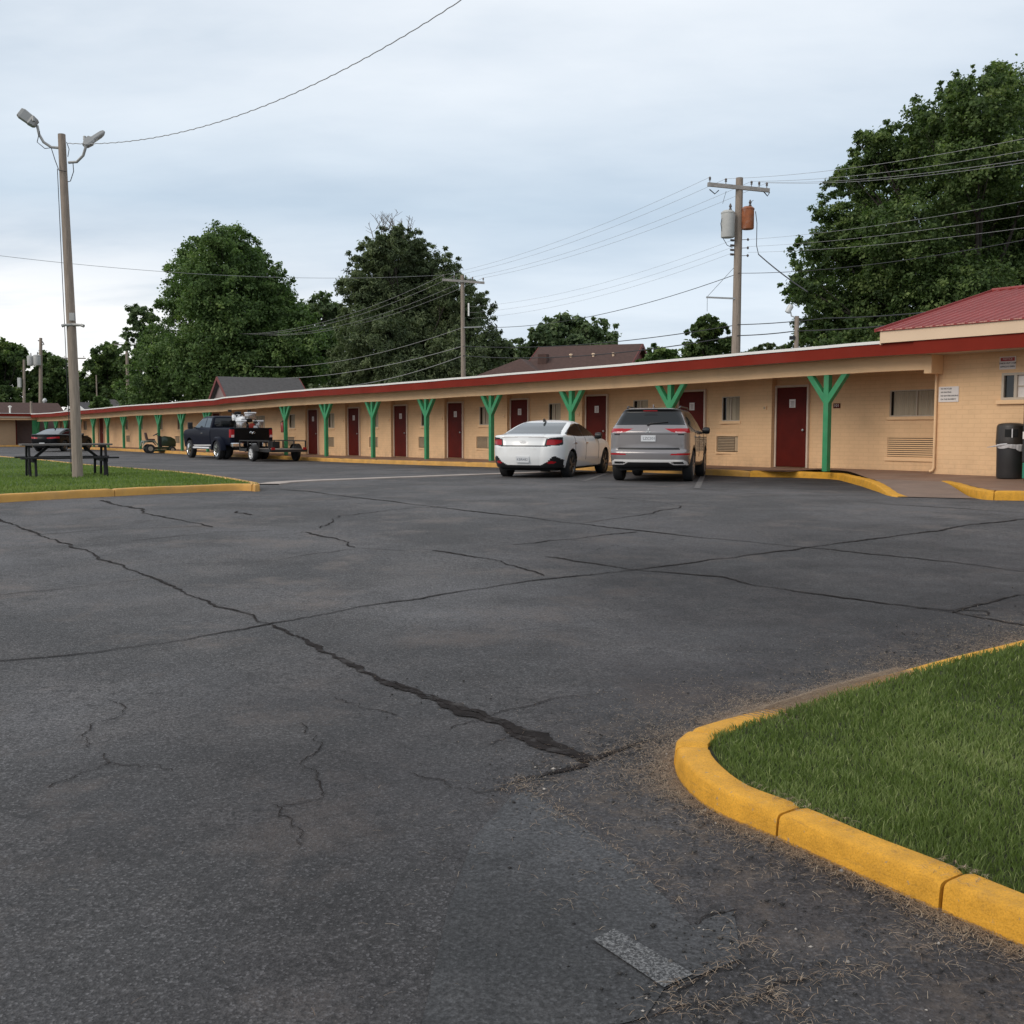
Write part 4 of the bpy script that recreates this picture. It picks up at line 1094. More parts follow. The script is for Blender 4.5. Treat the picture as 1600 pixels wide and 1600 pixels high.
# upper apron: between the ramp head, the kerbs and the walls
top = [k1in[i] for i in range(0, int(len(k1in) * .62) + 1, 4)] + [r1a, r1b] + [k2in[i] for i in range(6, len(k2in), 6)]
back = [W(6.5, D_OFF + .1)[:2], W(12.75, D_OFF + .1)[:2], W(12.75, DW + .3)[:2], W(16.3, DW + .3)[:2], W(16.3, 20.2)[:2]]
poly = np.array(top + back)
tag(poly_sheet('walkway', poly, lambda x, y: float(gz(x, y)) + .152 + .055 * float(smooth(18.5, 20.7, NI[0] * x + NI[1] * y)), M['walk'], 0.6), kind='structure')

# ================================================================== the office with the red metal roof
pO = W(9.0, D_OFF)
office = empty('office_building', (pO[0], pO[1], 0), ROT, 'peach brick motel office with a red ribbed metal gable roof and cream eave board', 'office')
OX = lambda s: s - 9.0
SL, SR = 12.75, -6.0                       # left and right ends
zf_ = 2.925                                # top of the red fascia
wo = (sD(1560, D_OFF), sD(1672, D_OFF)); wz = (zD(1560, 627.5, D_OFF) + 0.03, zD(1560, 583, D_OFF))
mb = MB(); zb, zt = -0.3, zf_ - .244
for a, b, z0, z1 in ((SL, wo[0], zb, zt), (wo[0], wo[1], zb, wz[0]), (wo[0], wo[1], wz[1], zt), (wo[1], SR, zb, zt)):
    mb.add([(OX(a), 0, z0), (OX(b), 0, z0), (OX(b), 0, z1), (OX(a), 0, z1)], [(0, 1, 2, 3)])
mb.add([(OX(SL), 0, zb), (OX(SL), -9, zb), (OX(SL), -9, zt), (OX(SL), 0, zt)], [(0, 1, 2, 3)])
mb.add([(OX(SR), 0, zb), (OX(SR), -9, zb), (OX(SR), -9, zt), (OX(SR), 0, zt)], [(0, 1, 2, 3)])
mb.add([(OX(SL), -9, zb), (OX(SR), -9, zb), (OX(SR), -9, zt), (OX(SL), -9, zt)], [(0, 1, 2, 3)])
A = [(OX(wo[0]), 0, wz[0]), (OX(wo[1]), 0, wz[0]), (OX(wo[1]), 0, wz[1]), (OX(wo[0]), 0, wz[1])]
mb.add(A + [(x, -.12, z) for x, _, z in A], [(0, 1, 5, 4), (1, 2, 6, 5), (2, 3, 7, 6), (3, 0, 4, 7)])
mb.build('wall', M['brick'], office)
yE = D_OFF - D_FAS                         # eave line
# soffit, red fascia, cream board
MB().box(OX(SR), OX(12.68), -.3, yE, zf_ - .245, zf_ - .21).build('soffit', M['soffit'], office)
MB().box(OX(SR), OX(12.69), yE + .003, yE + .045, zf_ - .262, zf_ + .01).build('fascia', M['red'], office)
s_l = 13.45
MB().box(OX(SR), OX(s_l), yE - .25, yE + .085, zf_ + .012, zf_ + .285).build('eave_board', M['cream'], office)
mb = MB().box(OX(s_l) - .002 - 4.2, OX(s_l) - 4.19, yE + .085, yE + .087, zf_ + .014, zf_ + .283); mb.build('board_joint', M['soffit'], office)
MB().box(OX(s_l) + .001, OX(s_l) + .025, -9, yE + .06, zf_ - .02, zf_ + .26).build('gable_board', M['cream'], office)
# ribbed roof sheets: gable, ridge parallel to the front
zE, zR = zf_ + .30, zf_ + 1.46; yR = D_OFF - 24.35; yBk = 2 * yR - yE - .12
mb = MB(); ribs = np.arange(SR, s_l + .08, 0.23); xs = []
for r in ribs:
    for dxx, h in ((0, 0), (.015, .028), (.045, .028), (.06, 0), (.13, 0.0), (.14, .006), (.15, 0)): xs.append((r + dxx, h))
xs = [q for q in xs if q[0] <= s_l + .10]; xs.append((s_l + .10, 0))
ye = yE + .12
vs = []
for (sx, h) in xs:
    for y, z in ((ye, zE - .03), (yR, zR), (yBk, zE - .03)): vs.append((OX(sx), y, z + h))
    for y, z in ((ye, zE - .04), (yR, zR - .02), (yBk, zE - .04)): vs.append((OX(sx), y, z))
n = len(xs); fs = []
for i in range(n - 1):
    a, b = i * 6, (i + 1) * 6
    fs += [(a, b, b + 1, a + 1), (a + 1, b + 1, b + 2, a + 2), (a + 3, a + 4, b + 4, b + 3), (a + 4, a + 5, b + 5, b + 4), (a, a + 3, b + 3, b), (a + 2, b + 2, b + 5, a + 5)]
fs += [(0, 1, 4, 3), (1, 2, 5, 4)]
mb.add(vs, fs); mb.build('roof', M['metal_roof'], office)
mb = MB().add([(OX(s_l) + .0, ye - .2, zE - .06), (OX(s_l), yR, zR - .05), (OX(s_l), yBk + .2, zE - .06)], [(0, 1, 2)]); mb.build('gable_wall', M['cream'], office)
MB().tube([(OX(SR), yR, zR + .02), (OX(s_l + .1), yR, zR + .02)], .05, 8).build('ridge_cap', M['metal_roof'], office, sm=True)
mb = MB()
mb.bar((OX(s_l + .11), ye, zE - .02), (OX(s_l + .11), yR, zR + .01), .03, .07); mb.bar((OX(s_l + .11), yBk, zE - .02), (OX(s_l + .11), yR, zR + .01), .03, .07); mb.build('rake_trim', M['metal_roof'], office)
# downspout at the corner, beam end box
xd = OX(sD(1458.5, D_OFF - .05)); z_top = zD(1458, 577, D_OFF)
mb = MB().tube([(xd, .045, z_top + .02), (xd, .045, 1.2), (xd, .045, .30), (xd + .03, .05, .24), (xd + .08, .09, .215)], .030, 10)
mb.lathe([(.03, -.10), (.065, -.02), (.068, .05), (.04, .06)], 10, Matrix.Translation((xd, .045, z_top)))
mb.build('downspout', M['peach'], office, sm=True)
MB().box(OX(SL) - .18, OX(SL) - .004, 0.003, D_OFF - D_POST + .09, zf_ - .64, zf_ - .247).build('beam_end', M['peach'], office, bevel=.008)
# office window: dark sliding half, bright blind in the other
wn = empty('window', (0, 0, 0)); wn.parent = office
x0, x1 = OX(wo[1]), OX(wo[0]); z0, z1 = wz; t = .05
mb = MB().box(x0, x1, -.07, .004, z1 - t, z1 - .002).box(x0, x1, -.07, .004, z0 + .002, z0 + t).box(x0 + .001, x0 + t, -.069, .003, z0 + t, z1 - t).box(x1 - t, x1 - .001, -.069, .003, z0 + t, z1 - t)
xm = OX(sD(1581.5, D_OFF)); mb.box(xm - .03, xm + .03, -.066, -.004, z0 + t, z1 - t)
mb.build('frame', M['alu'], wn)
MB().box(xm + .03, x1 - t, -.062, -.055, z0 + t, z1 - t).build('pane', M['win'], wn)
MB().box(x0 + t, xm - .03, -.062, -.055, z0 + t, z1 - t).build('blind', M['paper'], wn)
MB().box(x0 + t, xm - .03, -.054, -.04, (z0 + z1) / 2 - .015, (z0 + z1) / 2 + .012).build('rail', M['alu'], wn)
MB().box(x0 - .06, x1 + .08, -.02, .06, z0 - .085, z0 - .001).build('sill', M['peach'], wn, bevel=.01)


def wall_sign(name, u0, v0, u1, v1, label, header, lines, hdr_mat=None, size=.06, align='LEFT'):
    s0, s1 = sD(u0, D_OFF), sD(u1, D_OFF); um = (u0 + u1) / 2
    z0, z1 = zD(um, v1, D_OFF), zD(um, v0, D_OFF); w = s0 - s1; h = z1 - z0
    o = empty(name, tuple(W((s0 + s1) / 2, D_OFF - .004, z0)), ROT, label, 'sign')
    MB().box(-w / 2, w / 2, 0, .012, 0, h).build('panel', M['paper'], o)
    y = h
    if header:
        hb = MB().box(-w / 2 + .02, w / 2 - .02, .012, .0135, h * .64, h - .02).build('header', M['redsign'], o)
        mb = MB(); put_text(mb, header, h * .22, (0, .0145, h * .80), (-1, 0, 0), (0, 0, 1), stretch=.95); mb.build('header_text', M['paper'], hb)
        y = h * .64
    mb = MB(); n = len(lines)
    for i, t in enumerate(lines):
        zz = y - (i + .62) * (y - .015) / (n + .15)
        put_text(mb, t, size, (w / 2 - .05 if align == 'LEFT' else 0, .0135, zz), (-1, 0, 0), (0, 0, 1), align, bold=size * .035)
    mb.build('lettering', M['ink'], o)
    return o


wall_sign('wall_sign', 1463.5, 604, 1494.5, 628, 'white rules sign with four black lines on the wall beside the downspout', None, ['NO BICYCLES', 'NO SKATING', 'NO SKATEBOARDING', 'ON THE PROPERTY'], size=.040)
wall_sign('wall_sign', 1556.5, 557, 1581.5, 577, 'small white notice with a red heading above the office window', 'NOTICE', ['CHECK OUT 11AM', 'OFFICE IS OPEN'], size=.042, align='CENTER')

# trash bin
pb = at(1577, 741, 20.6); zb = float(gz(pb[0], pb[1])) + .205
t = empty('trash_bin', (pb[0], pb[1], zb), ROT, 'black round trash bin with a domed lid and loose clear liner by the office window', 'trash bin')
kz_ = 1.0
MB().lathe([(.225, 0), (.235, .02), (.245, .55), (.252, .66), (.252, .70)], 28).build('body', M['bin'], t, sm=True, ang=30)
lid = MB().lathe([(.262, .66), (.266, .72), (.262, .76), (.256, .98), (.25, 1.02), (.22, 1.055), (.14, 1.075), (0.01, 1.08)], 28).build('lid', M['bin_lid'], t, sm=True, ang=30)
dirc = np.array([-pb[0], -pb[1]]); a0 = math.atan2(dirc[1], dirc[0]) - ROT
mb = MB()
for k in range(12):
    a = a0 + .35 + (k - 6) * .075 + .3 * -1; a2 = a + .075
    mb.add([(.267 * math.cos(a), .267 * math.sin(a), .80), (.267 * math.cos(a2), .267 * math.sin(a2), .80), (.264 * math.cos(a2), .264 * math.sin(a2), .95), (.264 * math.cos(a), .264 * math.sin(a), .95)], [(0, 1, 2, 3)])
mb.build('opening', M['underbody'], lid)
mb = MB().bar((.27 * math.cos(a0 + .1), .27 * math.sin(a0 + .1), .79), (.267 * math.cos(a0 + .1), .267 * math.sin(a0 + .1), .96), .02, .01); mb.build('divider', M['liner'], lid)
mb = MB(); vs = []
for k in range(40):
    a = a0 - 1.1 + k * 2.4 / 39; dr = .016 + .005 * math.sin(k * 1.7) + .010 * math.sin(k * .45)
    lo = .60 - .025 * abs(math.sin(k * .2)) - (.07 if k > 24 else 0) * math.sin((k - 24) / 15 * PI) ; vs += [(.256 * math.cos(a), .256 * math.sin(a), .665), ((.26 + dr) * math.cos(a), (.26 + dr) * math.sin(a), .645), ((.255 + dr * .6) * math.cos(a), (.255 + dr * .6) * math.sin(a), lo)]
mb.add(vs, [(3 * i + j, 3 * i + j + 1, 3 * i + j + 4, 3 * i + j + 3) for i in range(39) for j in range(2)]); mb.build('liner', M['liner'], t, sm=True)
a = a0 - 1.05
mb.v, mb.f = [], []
mb.tube([(.26 * math.cos(a0 - .2), .26 * math.sin(a0 - .2), .665), (.28 * math.cos(a0 - .7), .28 * math.sin(a0 - .7), .65), (.30 * math.cos(a), .30 * math.sin(a), .625), (.46 * math.cos(a - .05), .46 * math.sin(a - .05), .60)], [.02, .022, .014, .004], 6)
mb.build('liner_tail', M['liner'], t, sm=True)

# the cabinet cut off by the frame beside the bin
pc = at(1595.5, 742, 19.9); zc = float(gz(pc[0], pc[1])) + .19
vm = empty('vending_machine', (pc[0], pc[1], zc), ROT, 'tall black machine with a green base beside the trash bin, cut off by the frame', 'vending machine')
MB().box(-1.0, 0, -.75, 0, .34, 1.86).build('cabinet', M['bin'], vm, bevel=.02)
MB().box(-.99, -.01, -.74, -.01, .04, .338).build('base', M['green_metal'], vm, bevel=.01)
MB().box(-.96, -.02, .003, .04, .78, .92).build('shelf', M['paper'], vm, bevel=.01)
mb = MB()
for x in (-.95, -.08): mb.box(x, x + .05, -.7, -.05, 0, .039)
mb.build('feet', M['black_trim'], vm)

# ================================================================== the cross wing at the far end
pw = W(SEND + .05, 20.0)
wing = empty('motel_wing', (pw[0], pw[1], 0), ROT, 'shade-toned peach cross wing closing the far end of the lot, brown shingle roof behind', 'motel')
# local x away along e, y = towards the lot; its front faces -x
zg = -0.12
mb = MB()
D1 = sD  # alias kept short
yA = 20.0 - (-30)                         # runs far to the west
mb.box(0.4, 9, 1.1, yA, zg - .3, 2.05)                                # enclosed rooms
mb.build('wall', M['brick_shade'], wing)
MB().box(1.8, 9, -2.2, 1.098, zg - .3, 2.05).build('recessed_wall', M['siding_grey'], wing)  # dark grey colour carries the shade of the recess
MB().box(-.6, 9.2, -1.1, yA + .3, 2.05, 2.34).build('roof_edge', M['soffit'], wing)
MB().box(-.65, -.602, -1.1, yA + .3, 2.20, 2.40).build('fascia', M['red'], wing)
MB().box(-.68, 9.2, -1.15, yA + .35, 2.401, 2.44).build('drip_edge', M['white_trim'], wing)
MB().box(-.50, -.35, -1.0, yA, 1.90, 2.049).build('beam', M['peach'], wing)
mb = MB().prism([(2.0, 2.44), (9.2, 2.44), (6.6, 3.40), (4.6, 3.40)], -3.2, yA + .2, lambda a, b, h: (a, h, b)); mb.build('roof', M['shingle_brown'], wing)
for y in (-.15,): MB().box(-.54, -.31, y - .16, y + .16, zg, 1.899).build('post', M['green'], wing)
MB().box(0.36, .40, 1.02, 1.10, zg, 2.04).build('corner_trim', M['door'], wing)
mb = MB(); kerb_mesh(np.array([W(SEND + .05 - 1.0, 20.0 - y)[:2] for y in np.arange(-.8, 46, .5)]), 1, kprof(.13, .15), mb, np.arange(3, 44, 3.0)); tag(mb.build('kerb', M['kerb_far'], sm=True), kind='structure')
mb = MB().box(-.86, 2, -1, yA, -.5, zg + .02); wv = [W(SEND + .05 + x, 20.0 - y, z) for x, y, z in mb.v]; m2 = MB().add(wv, mb.f); tag(m2.build('walkway', M['walk']), kind='structure')


def roof_pipe(u, v0, v1, Y, r, name, label, head=False, mat='white_pipe'):
    a, b = at(u, v0, Y), at(u, v1, Y)
    o = empty(name, tuple(a), 0, label, 'vent pipe')
    mb = MB().tube([(0, 0, -.3), (b[0] - a[0], 0, b[2] - a[2])], r, 10)
    if head: mb.lathe([(r * 1.9, -.02), (r * 2.2, .06), (r * .5, .12)], 12, Matrix.Translation((b[0] - a[0], 0, b[2] - a[2])))
    mb.build('pipe', M[mat], o, sm=True)


roof_pipe(15.5, 648, 636, 86, .07, 'vent_pipe', 'white capped vent pipe on the flat roof of the cross wing', True)
roof_pipe(48.5, 648, 627, 85, .09, 'roof_post', 'pale bare roof post at the inner corner of the two wings', False, 'wood')
# ================================================================== vehicles
def mono(x, xp, fp):
    """monotone cubic interpolation"""
    xp, fp, x = np.asarray(xp, float), np.asarray(fp, float), np.asarray(x, float)
    h = np.diff(xp); d = np.diff(fp) / h; m = np.zeros_like(fp)
    m[0], m[-1] = d[0], d[-1]
    for i in range(1, len(fp) - 1):
        m[i] = 0 if d[i - 1] * d[i] <= 0 else 2 / (1 / d[i - 1] + 1 / d[i])
    k = np.clip(np.searchsorted(xp, x) - 1, 0, len(h) - 1); t = (x - xp[k]) / h[k]
    return (2 * t**3 - 3 * t**2 + 1) * fp[k] + (t**3 - 2 * t**2 + t) * h[k] * m[k] + (-2 * t**3 + 3 * t**2) * fp[k + 1] + (t**3 - t**2) * h[k] * m[k + 1]


class Shell:
    """a car body as stacked rings: each key ring is (xf, zf, xr, zr, half width, front corner radius, rear corner radius, front bow, rear bow)"""
    NR, NC, NS = 70, 18, 190

    def __init__(self, keys, nq=110, pinch=0.06, half_len=2.4, wedge=0.0):
        K = np.array(keys, float); q = np.linspace(0, len(K) - 1, nq)
        R = np.stack([mono(q, np.arange(len(K)), K[:, i]) for i in range(K.shape[1])], 1)
        NR, NC, NS = self.NR, self.NC, self.NS
        pts, sec = [], []
        for xf, zf, xr, zr, w, rf, rr, bf, br in R:
            row = []
            rr = min(rr, w * .9); rf = min(rf, w * .9)
            for y in np.linspace(0, w - rr, NR): row.append((xr + br * (y / w) ** 2, y))
            xe = xr + br * ((w - rr) / w) ** 2
            for a in np.linspace(0, PI / 2, NC + 1)[1:]: row.append((xe + rr * (1 - math.cos(a)), w - rr + rr * math.sin(a)))
            fe = xf - bf * ((w - rf) / w) ** 2
            for x in np.linspace(xe + rr, fe - rf, NS + 1)[1:]: row.append((x, w))
            for a in np.linspace(0, PI / 2, NC + 1)[1:]: row.append((fe - rf * (1 - math.sin(a)), w - rf + rf * math.cos(a)))
            for y in np.linspace(w - rf, 0, NR + 1)[1:]: row.append((xf - bf * (y / w) ** 2, y))
            row = np.array(row); fr = np.clip((row[:, 0] - xr) / max(xf - xr, .01), 0, 1)
            z = zr + (zf - zr) * fr
            y = row[:, 1] * (1 - pinch * (np.abs(row[:, 0]) / half_len) ** 4)
            pts.append(np.c_[row[:, 0], y, z])
        P = np.array(pts); m = P.shape[1]
        self.sec1 = np.r_[np.zeros(NR), np.ones(NC), np.full(NS, 2), np.full(NC, 3), np.full(NR, 4)][:m]
        mir = P[:, ::-1, :][:, 1:-1, :] * np.array([1, -1, 1])
        self.P = np.concatenate([P, mir], 1); self.q = q
        self.n, self.m = nq, self.P.shape[1]
        self.half = m

    def split(self, cls, parent, mats, names, smooth_ang=32, cap=True, sided=()):
        n, m = self.n, self.m
        V = self.P.reshape(-1, 3)
        i, j = np.meshgrid(np.arange(n - 1), np.arange(m), indexing='ij'); i = i.ravel(); j = j.ravel(); j2 = (j + 1) % m
        F_ = np.stack([i * m + j, i * m + j2, (i + 1) * m + j2, (i + 1) * m + j], 1)
        cen = V[F_].mean(1)
        ja = np.where(j < self.half - 1, j, m - 1 - j)                # mirrored column
        sec = np.r_[np.zeros(self.NR - 1), np.ones(self.NC), np.full(self.NS, 2), np.full(self.NC, 3), np.full(self.NR + 2, 4)][np.clip(ja, 0, self.half - 1)]
        qm = (self.q[i] + self.q[i + 1]) / 2
        lab = cls(cen[:, 0], cen[:, 1], cen[:, 2], sec, qm)
        out = {}
        for L, sd_ in [(L, k) for L in np.unique(lab) for k in ((-1, 1) if L in sided else (0,))]:
            if L < 0: continue
            sel = (lab == L) & ((cen[:, 1] * sd_ > 0) if sd_ else True)
            if not sel.any(): continue
            f = F_[sel]; us, inv = np.unique(f, return_inverse=True)
            fl = [tuple(r) for r in inv.reshape(-1, 4)]
            vv = V[us]
            me_o = np_mesh(names[L], vv, np.array(fl), mats[L], parent, True)
            me_o.data.set_sharp_from_angle(angle=math.radians(smooth_ang))
            out[int(L)] = me_o
        return out


def seams(sh, parent, xs, q0, q1, ring_q=(), name='panel_gap'):
    """thin dark shut lines lying on the body at the given x, on both sides"""
    for sg in (1, -1):
        for x0 in xs:
            pts = []
            for k in range(sh.n):
                if not (q0 <= sh.q[k] <= q1): continue
                row = sh.P[k]; row = row[(row[:, 1] * sg > .45)]
                j = np.argsort(row[:, 0]); r_ = row[j]
                if not (r_[0, 0] < x0 < r_[-1, 0]): continue
                pts.append((x0, np.interp(x0, r_[:, 0], r_[:, 1]) + sg * .0005, np.interp(x0, r_[:, 0], r_[:, 2])))
            if len(pts) > 2: MB().tube(pts[::2], .0055, 4).build(name, M['black_trim'], parent)


def inpoly(x, z, P):
    return poly_mask(np.array(P, float), np.c_[x, z])


def wheel(parent, x, y, r, w, out, rim_mat, spokes=5, name='wheel', dish=0.02):
    """out = +1/-1: which way the outer face looks (local y)"""
    Mx = Matrix.Translation((x, y, r)) @ Matrix.Rotation(-out * PI / 2, 4, 'X')
    t = MB().lathe([(r * .66, -w / 2), (r * .88, -w / 2), (r * .97, -w * .42), (r, -w * .25), (r, w * .25), (r * .97, w * .42), (r * .88, w / 2), (r * .66, w / 2)], 32, Mx, cap=False)
    t.lathe([(r * .64, -w * .45), (r * .64, w * .3)], 24, Mx)
    o = t.build(name, M['rubber'], parent, sm=True)
    h = w / 2 - .012
    mb = MB().lathe([(r * .62, h - .03), (r * .68, h), (r * .66, h + .008), (r * .60, h - .015)], 32, Mx, cap=False)
    mb.lathe([(.0, h - dish - .02), (r * .18, h - dish - .02), (r * .18, h - dish + .012), (0.001, h - dish + .016)], 14, Mx, cap=False)
    for k in range(spokes):
        for d in (-.16, .16):
            a = 2 * PI * k / spokes
            p0 = Mx @ Vector((r * .10 * math.cos(a), r * .10 * math.sin(a), h - dish)); p1 = Mx @ Vector((r * .63 * math.cos(a + d), r * .63 * math.sin(a + d), h - .008))
            mb.bar(p0, p1, r * .09, .03)
    mb.build('rim', rim_mat, o, sm=True, ang=30)
    MB().lathe([(r * .60, h - .08), (.001, h - .081)], 24, Mx, cap=False).build('brake_disc', M['underbody'], o)
    return o


def underbody(parent, L0, L1, w, z0, z1, wells):
    mb = MB().box(L0, L1, -w, w, z0, z1)
    for x, r, yi, yo in wells:
        for sg in (-1, 1):
            vs, n = [], 14
            for k in range(n + 1):
                a = PI * k / n - .0
                for y in (yi, yo): vs.append((x + r * math.cos(a), sg * y, r * .8 + r * math.sin(a) * 1.02))
            mb.add(vs, [(2 * k, 2 * k + 2, 2 * k + 3, 2 * k + 1) for k in range(n)])
            mb.add([(x + r * math.cos(PI * k / n), sg * yi, r * .8 + r * math.sin(PI * k / n)) for k in range(n + 1)], [tuple(range(n + 1))])
    return mb.build('underbody', M['underbody'], parent)


def heading(hx, hy): return math.atan2(hy, hx)


def mirror_part(parent, x, y, z, sg, mat):
    mb = MB(); mb.lathe([(.02, -.10), (.075, -.085), (.09, 0), (.075, .075), (.02, .09)], 14, Matrix.Translation((x, y + sg * .13, z)) @ Matrix.Rotation(PI / 2, 4, 'X') @ Matrix.Diagonal((.9, 1.0, 1.0, 1)))
    mb.bar((x + .02, y, z - .06), (x, y + sg * .08, z - .03), .06, .03)
    mb.build('side_mirror', mat, parent, sm=True)


# ---------------------------------------------------------------- sedans
def sedan(loc, rz, label, paint, bright_glass=True, tail='bar', scale=1.0):
    t = empty('sedan', loc, rz, label, 'car'); t.scale = (scale,) * 3
    keys = [(2.10, .22, -2.05, .26, .74, .25, .30, .25, .16), (2.36, .22, -2.34, .27, .86, .40, .46, .40, .22), (2.43, .38, -2.41, .40, .905, .40, .48, .45, .24), (2.44, .55, -2.44, .56, .925, .42, .48, .48, .25),
            (2.40, .68, -2.445, .74, .93, .42, .46, .5, .26), (2.30, .78, -2.41, .92, .925, .42, .42, .5, .26), (2.12, .85, -2.40, 1.02, .905, .42, .36, .45, .22), (1.75, .92, -2.32, 1.050, .885, .38, .30, .35, .18),
            (1.12, .975, -1.95, 1.075, .835, .30, .30, .28, .14), (.88, 1.09, -1.66, 1.15, .785, .26, .24, .25, .12), (.42, 1.255, -1.22, 1.28, .705, .24, .20, .2, .10), (.06, 1.36, -.86, 1.362, .635, .24, .18, .14, .08),
            (-.10, 1.402, -.62, 1.402, .54, .24, .18, .08, .05), (-.2, 1.424, -.45, 1.424, .34, .2, .16, .03, .03), (-.28, 1.432, -.36, 1.432, .02, .01, .01, 0, 0)]
    sh = Shell(keys, 200)
    WR = .335; xr, xf = -1.40, 1.44
    dlo = [(.80, 1.025), (.40, 1.225), (.02, 1.325), (-.45, 1.345), (-.86, 1.310), (-1.30, 1.19), (-1.62, 1.09), (-1.58, 1.045), (-1.0, 1.020)]

    def cls(x, y, z, sec, q):
        L = np.zeros(len(x), int); ay = np.abs(y)
        side = (ay > .5) & (sec >= 1) & (sec <= 3)
        L[inpoly(x, z, dlo) & side & (q > 7.6) & (q < 11.6)] = 1
        L[side & (np.abs(x + .33) < .028) & (L == 1)] = 11                         # pillar between the doors
        L[(sec <= 1) & (q > 8.12) & (q < 11.05) & (ay < np.interp(q, [8, 11], [.82, .63]) - .075)] = 2
        L[(sec >= 3) & (q > 8.1) & (q < 10.95) & (ay < np.interp(q, [8, 11], [.82, .62]) - .05)] = 3
        rear = x < -1.9
        if tail == 'bar':
            yy = ay
            lamp = rear & inpoly(yy, z, [(.54, .800), (.56, .955), (.66, .985), (.84, 1.005), (.99, .990), (.99, .88), (.93, .835), (.78, .800)]) & (x < -2.02)
            L[lamp] = 8
            L[rear & inpoly(yy, z, [(.57, .82), (.585, .94), (.66, .950), (.80, .945), (.885, .93), (.86, .875), (.76, .825)]) & (x < -2.05)] = 4
            L[rear & (ay < .60) & (np.abs(z - .795) < .010)] = 8
            L[rear & inpoly(yy, z, [(.0, 1.005), (.5, .995), (.58, .97), (.58, .985), (.5, 1.012), (.0, 1.020)]) & (x < -2.2)] = 6
        else:
            L[rear & inpoly(ay, z, [(.30, .80), (.30, .86), (.99, .93), (.99, .80)]) & (x < -2.0)] = 4
        dark = (z < .335) & (rear | (x > 2.0)); dark |= (z < .27)
        dark |= rear & inpoly(ay, z, [(.43, .30), (.43, .335), (.60, .43), (.70, .545), (.76, .55), (.95, .42), (1.1, .33), (1.1, .3)]) & (x < -1.95)
        L[dark & (L == 0)] = 5
        L[rear & (x < -2.2) & inpoly(ay, z, [(.56, .405), (.68, .44), (.86, .39), (.86, .365), (.6, .375)])] = 7
        for xc in (xr, xf):
            d2 = (x - xc) ** 2 + (z - WR) ** 2
            L[(d2 < (WR + .055) ** 2) & (ay > .55) & (z < .95)] = -1
        return L
    sh.split(cls, t, {0: paint, 1: M['auto_glass'], 2: M['rear_glass'] if bright_glass else M['auto_glass'], 3: M['auto_glass'], 4: M['tail_red'], 5: M['black_trim'], 6: M['greyink'], 7: M['tail_red'], 8: M['black_trim'], 11: M['black_trim']},
             {0: 'body', 1: 'side_window', 2: 'rear_window', 3: 'windshield', 4: 'tail_light', 5: 'lower_trim', 6: 'spoiler_lip', 7: 'reflector', 8: 'tail_bar', 11: 'door_pillar'}, sided=(1, 4, 7, 11))
    seams(sh, t, (.78, -.33, -1.18), 2.2, 7.6)
    underbody(t, -2.1, 2.2, .70, .2, .5, [(xr, WR + .06, .58, .86), (xf, WR + .06, .58, .86)])
    for x in (xr, xf):
        for sg in (-1, 1): wheel(t, x, sg * .80, WR, .225, sg, M['rim_dark'], 5)
    for sg in (-1, 1): mirror_part(t, .62, sg * .84, 1.03, sg, M['black_trim'])
    for sg in (-1, 1):
        mb = MB()
        for x in (-.28, -1.20): mb.bar((x - .10, sg * .926, .86), (x + .10, sg * .930, .855), .03, .022)
        mb.build('door_handle', M['chrome'] if paint is not M['black_car'] else M['black_trim'], t, bevel=.006)
    mb = MB().prism([(-.14, 0), (.05, 0), (.01, .035), (-.11, .085), (-.145, .08)], -.016, .016, lambda a, b, h: (-.80 + a, h, 1.375 + b)); mb.build('roof_antenna', M['black_trim'], t, bevel=.005)
    pl = MB().box(-2.452, -2.438, -.165, .165, .40, .55).build('licence_plate', M['plate'], t, bevel=.003)
    mb = MB(); put_text(mb, 'KBR482', .085, (-2.4535, 0, .470), (0, -1, 0), (0, 0, 1)); mb.build('characters', M['plate_ink'], pl)
    return t


h_ = np.array([.365, .931])
car = sedan((1.14, 27.50, float(gz(1.14, 27.50)) - .02), heading(*h_), 'white sedan with dark tail lamps parked at an angle beside the grey crossover', M['white_car'])
# the trunk lid's faint badge and spaced letters
for k, ch in enumerate('SONATA'):
    y = .30 - k * .12; mb = MB(); put_text(mb, ch, .05, (-2.4465 + .17 * (y / .93) ** 2, y, .735), (0, -1, 0), (0, 0, 1), stretch=1.3); mb.build('letter', M['silver'], car)
mb = MB(); put_text(mb, 'HYBRID', .035, (-2.375, .60, .735), (-.35, -.94, 0), (0, 0, 1)); mb.build('badge', M['silver'], car)
mb = MB(); n = 24
vs = []
for k in range(n):
    a = 2 * PI * k / n
    for r in (1.0, .80): vs.append((-2.438 + .004 * 0, .075 * r * math.cos(a), .90 + .040 * r * math.sin(a)))
mb.add(vs, [(2 * k, 2 * k + 1, (2 * k + 3) % (2 * n), (2 * k + 2) % (2 * n)) for k in range(n)])
mb.bar((-2.437, .030, .872), (-2.437, .022, .928), .012, .004); mb.bar((-2.437, -.022, .872), (-2.437, -.030, .928), .012, .004); mb.bar((-2.437, .026, .895), (-2.437, -.026, .905), .012, .004)
mb.build('emblem', M['silver'], car)

pb_ = G(103, 706); hb = np.array([.12, .993])
black = sedan((pb_[0] - 1.2, 66.3, float(gz(pb_[0], 66.3))), heading(.10, .995), 'black sedan with thin red tail lamps parked beyond the wooden lamp pole', M['black_car'], True, 'slim')


